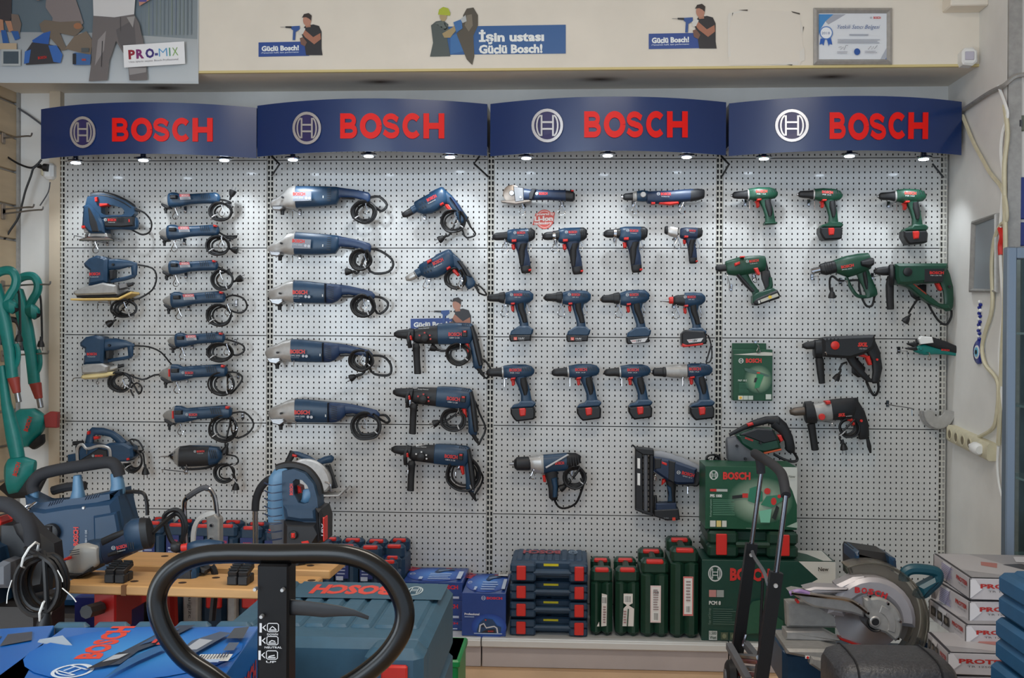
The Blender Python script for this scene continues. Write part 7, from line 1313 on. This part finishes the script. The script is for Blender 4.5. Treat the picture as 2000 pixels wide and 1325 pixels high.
# black machine with hanging cable coil at the left edge
ye = CY + 2.35
t = Tool('breaker_hammer', 'black and blue machine at the left edge holding a coil of thick cable', 'breaker hammer', C5, (60, 900), y=ye)
t.tube('handle', 'foam', [(-60, 366), (0, 356), (60, 370), (120, 420), (160, 480), (180, 560), (182, 600)], .018, 10, 4); t.pairs('grip_end', 'black', [(80, 470, 180, 440), (100, 520, 190, 490), (150, 590, 200, 580)], .8, .03); t.prism('upper_body', 'black', [(-80, 440), (70, 440), (160, 540), (240, 600), (250, 700), (230, 860), (60, 900), (-80, 900)], .03, .02, dy=.06); t.prism('blue_body', 'blue', [(-90, 560), (0, 600), (24, 700), (24, 900), (-90, 900)], .06, .02, dy=.0)
t.prism('red_cap', 'red', [(-20, 430), (16, 424), (34, 450), (30, 466), (-20, 474)], .03, .008); t.prism('red_panel', mat('deepred', (110, 34, 40), .4), [(-80, 800), (20, 780), (20, 850), (-80, 870)], .064, .003, d1=0); t.prism('side_block', 'grey', [(24, 680), (70, 650), (110, 660), (110, 800), (30, 800)], .03, .01, dy=-.02); t.disc('small_dial', 'black', 60, 450, 14, .06, .08)
N = 12; pts = []; rr = random.Random(5)
for i in range(N*5 + 1):
    a = -1.2 + i*2*math.pi/N; j = 1 - .05*(i//N % 4); v = P(*t.px(204 + rr.uniform(-3, 3) + 122*j*math.cos(a), 812 + 165*j*math.sin(a)), ye - .07); v.y += .013*((i//N)*2 % 5); pts.append(v)
co = B().tube([t.w(180, 590, -.03)] + pts + [P(*t.px(262, 960), ye - .07), P(*t.px(250, 1010), ye - .07)], .0062, 7, False, 2).build('power_cord', 'cord', t.o)
for x, y, q in ((168, 640, 1), (258, 944, .4)): c = P(*t.px(x, y), ye - .06); B().tube([c + Vector((.012*math.cos(k*.785)*q, .03*math.sin(k*.785), .028*math.cos(k*.785))) for k in range(8)], .0026, 5, True).build('cable_tie', 'white', co)
for a in (((320, 724), (345, 770), (348, 790)), ((346, 824), (400, 870), (424, 902)), ((66, 780), (44, 850), (38, 910))): B().tube([P(*t.px(*p), ye - .08) for p in a], .0012, 4, False, 3).build('tie_tail', 'white', co)
B().lathe(P(*t.px(250, 1010), ye - .07), (-.2, 0, -1), [(-.02, .008), (0, .016), (.03, .018), (.034, .01)], 10).build('plug', 'cord', co)
q = t.w(100, 900); st = empty('machine_stand', (q.x, q.y + .06, 0), 'dark stand under the machine at the left edge', 'stand'); B().box((q.x - .06, q.y + .08, (q.z - .004)/2), (.2, .14, q.z - .006), .01).build('body', 'darkwood', st)
# cases standing on the floor under the workbench
for i, (a, b_, yt, lb) in enumerate(((300, 352, 1150, 'first'), (392, 440, 1150, 'second'), (460, 512, 1152, 'third'))):
    yy = fl_.y + .50; X0, X1 = P(a, 1180, yy).x, P(b_, 1180, yy).x; z1 = P(a, yt, yy).z; o = empty('strapped_tool_case', (X0, yy, 0), 'blue case with a red latch under the workbench, ' + lb + ' from the red bracket', 'case', 'blue cases under the workbench')
    B().box(((X0 + X1)/2, yy + .11, z1/2), (X1 - X0, .22, z1), .012).build('shell', 'caseblue', o); B().box(((X0 + X1)/2 + .005, yy - .006, P(a, 1170, yy).z), (.045, .014, .05), .004).build('latch', 'red', o)
for i, (a, b_) in enumerate(((357, 385), (443, 460))):
    yy = fl_.y + .47; X0, X1 = P(a, 1180, yy).x, P(b_, 1180, yy).x; z1 = P(a, 1150, yy).z; o = empty('aluminium_box', (X0, yy, 0), ('wide grey aluminium strip box with handwriting under the workbench', 'narrow grey aluminium strip box under the workbench')[i], 'box'); B().box(((X0 + X1)/2, yy + .06, z1/2), (X1 - X0, .12, z1), .004).build('shell', 'alloy', o)
    if i == 0: f = wallframe(a, 1150, b_, 1214, yy - .001); f.vtext('duigizc', 368, 1158, 1208, -7, (40, 38, 38), -.005); f.vtext('S', 366, 1150, 1156, -7, (40, 38, 38), 0); f.done('handwriting', o)
_n = MATS['bladesteel'].node_tree; _t = _n.nodes.new('ShaderNodeTangent'); _t.direction_type = 'RADIAL'; _t.axis = 'Y'; _b = _n.nodes['Principled BSDF']; _b.inputs['Anisotropic'].default_value = .85; _n.links.new(_t.outputs[0], _b.inputs['Tangent'])
# ---------------------------------------------------------------- nearest: display table, big teal cases, blue cartons, pallet truck
zt_ = .30
dt = empty('display_table', (1.2, -2.6, 0), 'low dark display table under the cartons and the big teal case', 'table')
x0, x1 = H(60, 1322, .92).x - .22, P(870, 1200, CY + 2.3).x + .06
B().box(((x0 + x1)/2, -2.93, zt_ - .015), (x1 - x0, .88, .03), .005).build('table_top', 'darkwood', dt)
for x in (x0 + .05, x1 - .05):
    for y in (-3.3, -2.56): B().box((x, y, (zt_ - .032)/2), (.05, .05, zt_ - .032), .004).build('leg', 'darkwood', dt)
ztop = .85; cfl, cfr = H(380, 1262, ztop), H(838, 1262, ztop); cbr = H(880, 1142, ztop)
def bigtop(f): f.rect(.02, .06, .80, .34, (52, 88, 108)); f.text('BOSCH', .30, .12, .72, .15, (216, 66, 48), .05); f.emblem(.18, .20, .045, .08, (176, 190, 196))
dep = cbr.y - cfl.y
bx0, bx1 = cfl.x, (cfr.x + cbr.x)/2
hc = (ztop - zt_)/2
flat_case('big teal case with orange upside down lettering on its lid', bx0, bx1, cfl.y, dep, zt_ + hc + .001, ztop, 'teal', 'red', 'two big teal cases', ribs=8, top=bigtop, notch=(.36, .74), name='big_tool_case')
flat_case('big teal case carrying the one with orange lettering', bx0, bx1 - .004, cfl.y, dep, zt_ + .001, zt_ + hc - .001, 'teal', 'red', 'two big teal cases', ribs=8, notch=(.36, .74), name='big_tool_case')
gc = D(887, 1290, 2.72); o = empty('green_crate', (gc.x - .06, gc.y, 0), 'green plastic crate edge beside the big teal cases', 'crate'); B().box((gc.x - .06, gc.y + .1, gc.z/2), (.14, .2, gc.z), .004).build('wall', mat('crategreen', (20, 130, 66), .4), o); B().box((gc.x - .06, gc.y + .1, gc.z - .01), (.15, .21, .02), .004).build('rim', 'crategreen', o)
# blue cartons
mat('bigblue', (16, 100, 186), .3, noise=.04, coat=.3)
zc = .92; kBL, kBR, kFR = H(150, 1208, zc), H(506, 1224, zc), H(437, 1322, zc)
ey = (kBR - kFR).normalized(); ex = Vector((ey.y, -ey.x, 0)); w_ = (kBR - kBL).dot(ex); d_ = .40; h_ = .15
cc = kBR - ey*d_ - ex*w_; cc.z = zc - h_
o, fn, ft, fl, fr = carton('big blue carton with orange lettering and tool pictures, in front of the workbench', cc, ex, ey, w_, d_, h_, 'bigblue', group='big blue cartons in front')
ft.glow(.5, .66, .5, .34, (60, 146, 214), (16, 100, 186))
ft.vtext('BOSCH', .36, .57, 1.0, .11, (222, 70, 50), .05); ft.emblem(.31, .43, .09, .08, (214, 224, 236), 60)
ft.poly([(.38, .44), (.44, .60), (.52, .84), (.60, .98), (.68, .98), (.60, .76), (.52, .64), (.50, .48)], (50, 62, 80)); ft.poly([(.37, .42), (.45, .46), (.50, .60), (.44, .62)], (36, 40, 48)); ft.poly([(.41, .50), (.47, .54), (.49, .60), (.43, .58)], (176, 182, 190)); ft.poly([(.50, .70), (.58, .78), (.62, .92), (.56, .92)], (44, 84, 130)); ft.rect(.58, .70, .60, .74, (200, 60, 50)); ft.rect(.55, .72, .57, .77, (200, 60, 50)); ft.poly([(.50, .30), (.58, .5), (.66, .66), (.60, .68), (.52, .52)], (38, 96, 150))
ft.poly([(.72, .58), (.80, .56), (.90, .84), (.84, .86), (.74, .74)], (74, 88, 110)); ft.poly([(.74, .62), (.80, .62), (.84, .74), (.77, .76)], (170, 176, 186)); ft.poly([(.90, .76), (.98, .76), (.97, .92), (.90, .90)], (70, 76, 84)); ft.poly([(.93, .60), (.98, .60), (.98, .70), (.93, .70)], (84, 96, 116)); ft.barcode(.84, .47, .99, .55, (60, 64, 80), 10); ft.rect(.86, .42, .96, .455, (176, 196, 226))
ft.done('top_print', o); fr.text('BOSCH', .62, .48, .93, .22, (176, 48, 56), .05); fr.emblem(.50, .55, .05, .14, (210, 214, 224)); fr.poly([(.58, .2), (.66, .4), (.80, .36), (.78, .14)], (36, 44, 66)); fr.lines(.2, .2, .44, .7, 4, (110, 140, 196), .4); fr.done('side_print', o); fn.text('BOSCH', .3, .4, .7, .3, (206, 60, 56), .05); fn.done('front_print', o)
fp = kBL - ey*.13 - ex*.01; B().loft([[fp + Vector((0, 0, .001)), fp + ex*.035 + Vector((0, 0, .007)), fp + ex*.06 - ey*.03 + Vector((0, 0, .001)), fp - ey*.02 + Vector((0, 0, -.004))], [fp + Vector((0, 0, .002)), fp + ex*.035 + Vector((0, 0, .008)), fp + ex*.06 - ey*.03 + Vector((0, 0, .002)), fp - ey*.02 + Vector((0, 0, -.003))]]).build('lifted_flap', mat('flapgrey', (150, 162, 176), .5), o)
# teal case below it, slightly larger
tc = empty('teal_case', cc + ex*w_/2 + ey*d_/2, 'teal plastic case under the big blue carton', 'case'); c = cc + ex*(w_/2 - .02) + ey*(d_/2 + .01); MT = Matrix((ex, ey, (0, 0, 1))).transposed()
B().box((c.x, c.y, zc - h_ - .065), (w_ + .02, d_ + .02, .125), .012, MT).build('lid', 'teal', tc); B().box((c.x, c.y, (zc - h_ - .13 + zt_)/2), (w_ + .01, d_ + .01, zc - h_ - .13 - zt_ - .002), .012, MT).build('base_shell', 'teal', tc)
for k in range(5): e_ = c + ex*(-.13 + k*.065) + ey*(d_/2 + .012); B().box((e_.x, e_.y, zc - h_/2), (.056, .02, h_ + .004), .006, MT).build('back_rib', 'teal', tc)
e_ = cc - ex*.035 + ey*(d_ - .1); B().box((e_.x, e_.y, zc - .09), (.045, .24, .12), .01, MT).build('side_lid', 'teal', tc)
# blue carton at the left edge
z2 = .92; p1, p2 = H(106, 1222, z2), H(84, 1262, z2); ey2 = (p1 - p2).normalized(); ex2 = Vector((ey2.y, -ey2.x, 0)); d2_ = .36; cc2 = p1 - ey2*d2_ - ex2*.34; cc2.z = z2 - .15
o, fn, ft, fl, fr = carton('blue carton cut off by the left edge, with small tool pictures on top', cc2, ex2, ey2, .34, d2_, .15, 'bigblue', group='big blue cartons in front')
for pts in ([(.62, .60), (.78, .66), (.80, .86), (.68, .84)], [(.82, .70), (.94, .76), (.92, .9), (.82, .88)], [(.74, .42), (.84, .46), (.84, .56), (.76, .54)], [(.5, .7), (.58, .74), (.56, .86), (.5, .84)]): ft.poly(pts, (70, 74, 84))
ft.rect(.62, .32, .76, .40, (200, 210, 226)); ft.done('top_print', o); fr.text('BOSCH', .58, .5, .92, .22, (176, 48, 56), .05); fr.emblem(.46, .55, .06, .14, (210, 214, 224)); fr.done('side_print', o)
c = cc2 + ex2*.16 + ey2*.18; o = empty('dark_box', (c.x, c.y, zt_), 'dark carton under the blue carton at the left edge', 'box'); M3 = Matrix((ex2, ey2, (0, 0, 1))).transposed(); B().box((c.x, c.y, (z2 - .15 + zt_)/2), (.18, .26, z2 - .15 - zt_ - .003), .004, M3).build('carton', 'navy', o)
# small blue carton between the bench and the front cartons
a = D(146, 1166, 2.72); o, fn, ft, fl, fr = carton('small violet blue carton under the workbench planks', (a.x, a.y, .001), (1, 0, 0), (0, 1, 0), .13, .12, a.z - .002, mat('violetblue', (34, 42, 120), .4)); fn.lines(.6, .7, .95, .9, 3, (110, 120, 190), .4); fn.done('front_print', o)
# pallet truck handle
C8 = (280, 1050, 3.125); yj = CY + 1.38
pj = Tool('pallet_truck', 'pallet truck steering handle, a black tube loop on a square post', 'pallet truck', C8, (820, 830), y=yj); pj.o.location.z = 0
wb_ = mat('wornblack', (18, 17, 17), .24, .3, noise=.5, scale=14, spec=.6)
pj.tube('tube_loop', wb_, [(480, 100), (800, 101), (1100, 98), (1260, 112), (1400, 165), (1520, 270), (1590, 420), (1582, 560), (1500, 700), (1380, 812), (1240, 905), (1080, 985), (930, 1030), (800, 1035), (660, 1010), (540, 940), (410, 845), (250, 735), (135, 580), (84, 430), (96, 310), (170, 205), (300, 130)], .0131, 14, 5, closed=True)
a, b_ = pj.w(696, 150), pj.w(888, 150); c = (a + b_)/2; wx = b_.x - a.x; zb2 = .16
B().box((c.x + .004, yj + .004, (c.z + zb2)/2), (wx, wx*.9, c.z - zb2), .003).build('post', mat('postblack', (13, 12, 14), .42, noise=.25, scale=40, spec=.25), pj.o)
pj.pairs('release_lever', 'black', [(900, 372, 900, 470), (1000, 384, 1000, 474), (1100, 396, 1100, 484), (1200, 412, 1200, 478), (1290, 436, 1300, 476), (1380, 476, 1374, 498)], .3, .010, dy=-.004)
for x, y in ((708, 292), (872, 296), (746, 456)): pj.disc('screw', 'silver', x + 6, y, 12, .018, .026)
f = pj.fr(wx*.45 - .002)
f.o += Vector((0, 0, 0))
for i, (y, tt) in enumerate(((500, 'DOWN'), (575, 'NEUTRAL'), (658, 'UP'))):
    col = (206, 204, 204); f.rect(728, y, 742, y + 56, col); f.poly([(744, y + 26), (766, y + 8), (766, y + 14), (754, y + 26), (768, y + 40), (766, y + 46)], col); yb2 = y + 52
    f.stroke([(776, y + 6), (784, y), (834, y), (842, y + 8), (842, y + 44), (834, y + 50), (784, y + 50), (776, y + 44), (776, y + 6)], 5, col); f.stroke([(790, y + 34), (806, y + 18 + i*6), (826, y + 34 - i*4)], 6, col); f.rect(786, y + 36, 832, y + 42, col); f.text(tt, 776 if i != 1 else 764, y + 70, (840, 866, 836)[i], -12, col, .02)
f.done('pictograms', pj.o)
B().box((c.x, yj - .06, .14), (.16, .2, .14), .02).build('pump_housing', 'red', pj.o)
for s_ in (-1, 1): wheel(pj.o, (c.x + s_*.05, yj + .03, .08), .08, .05)
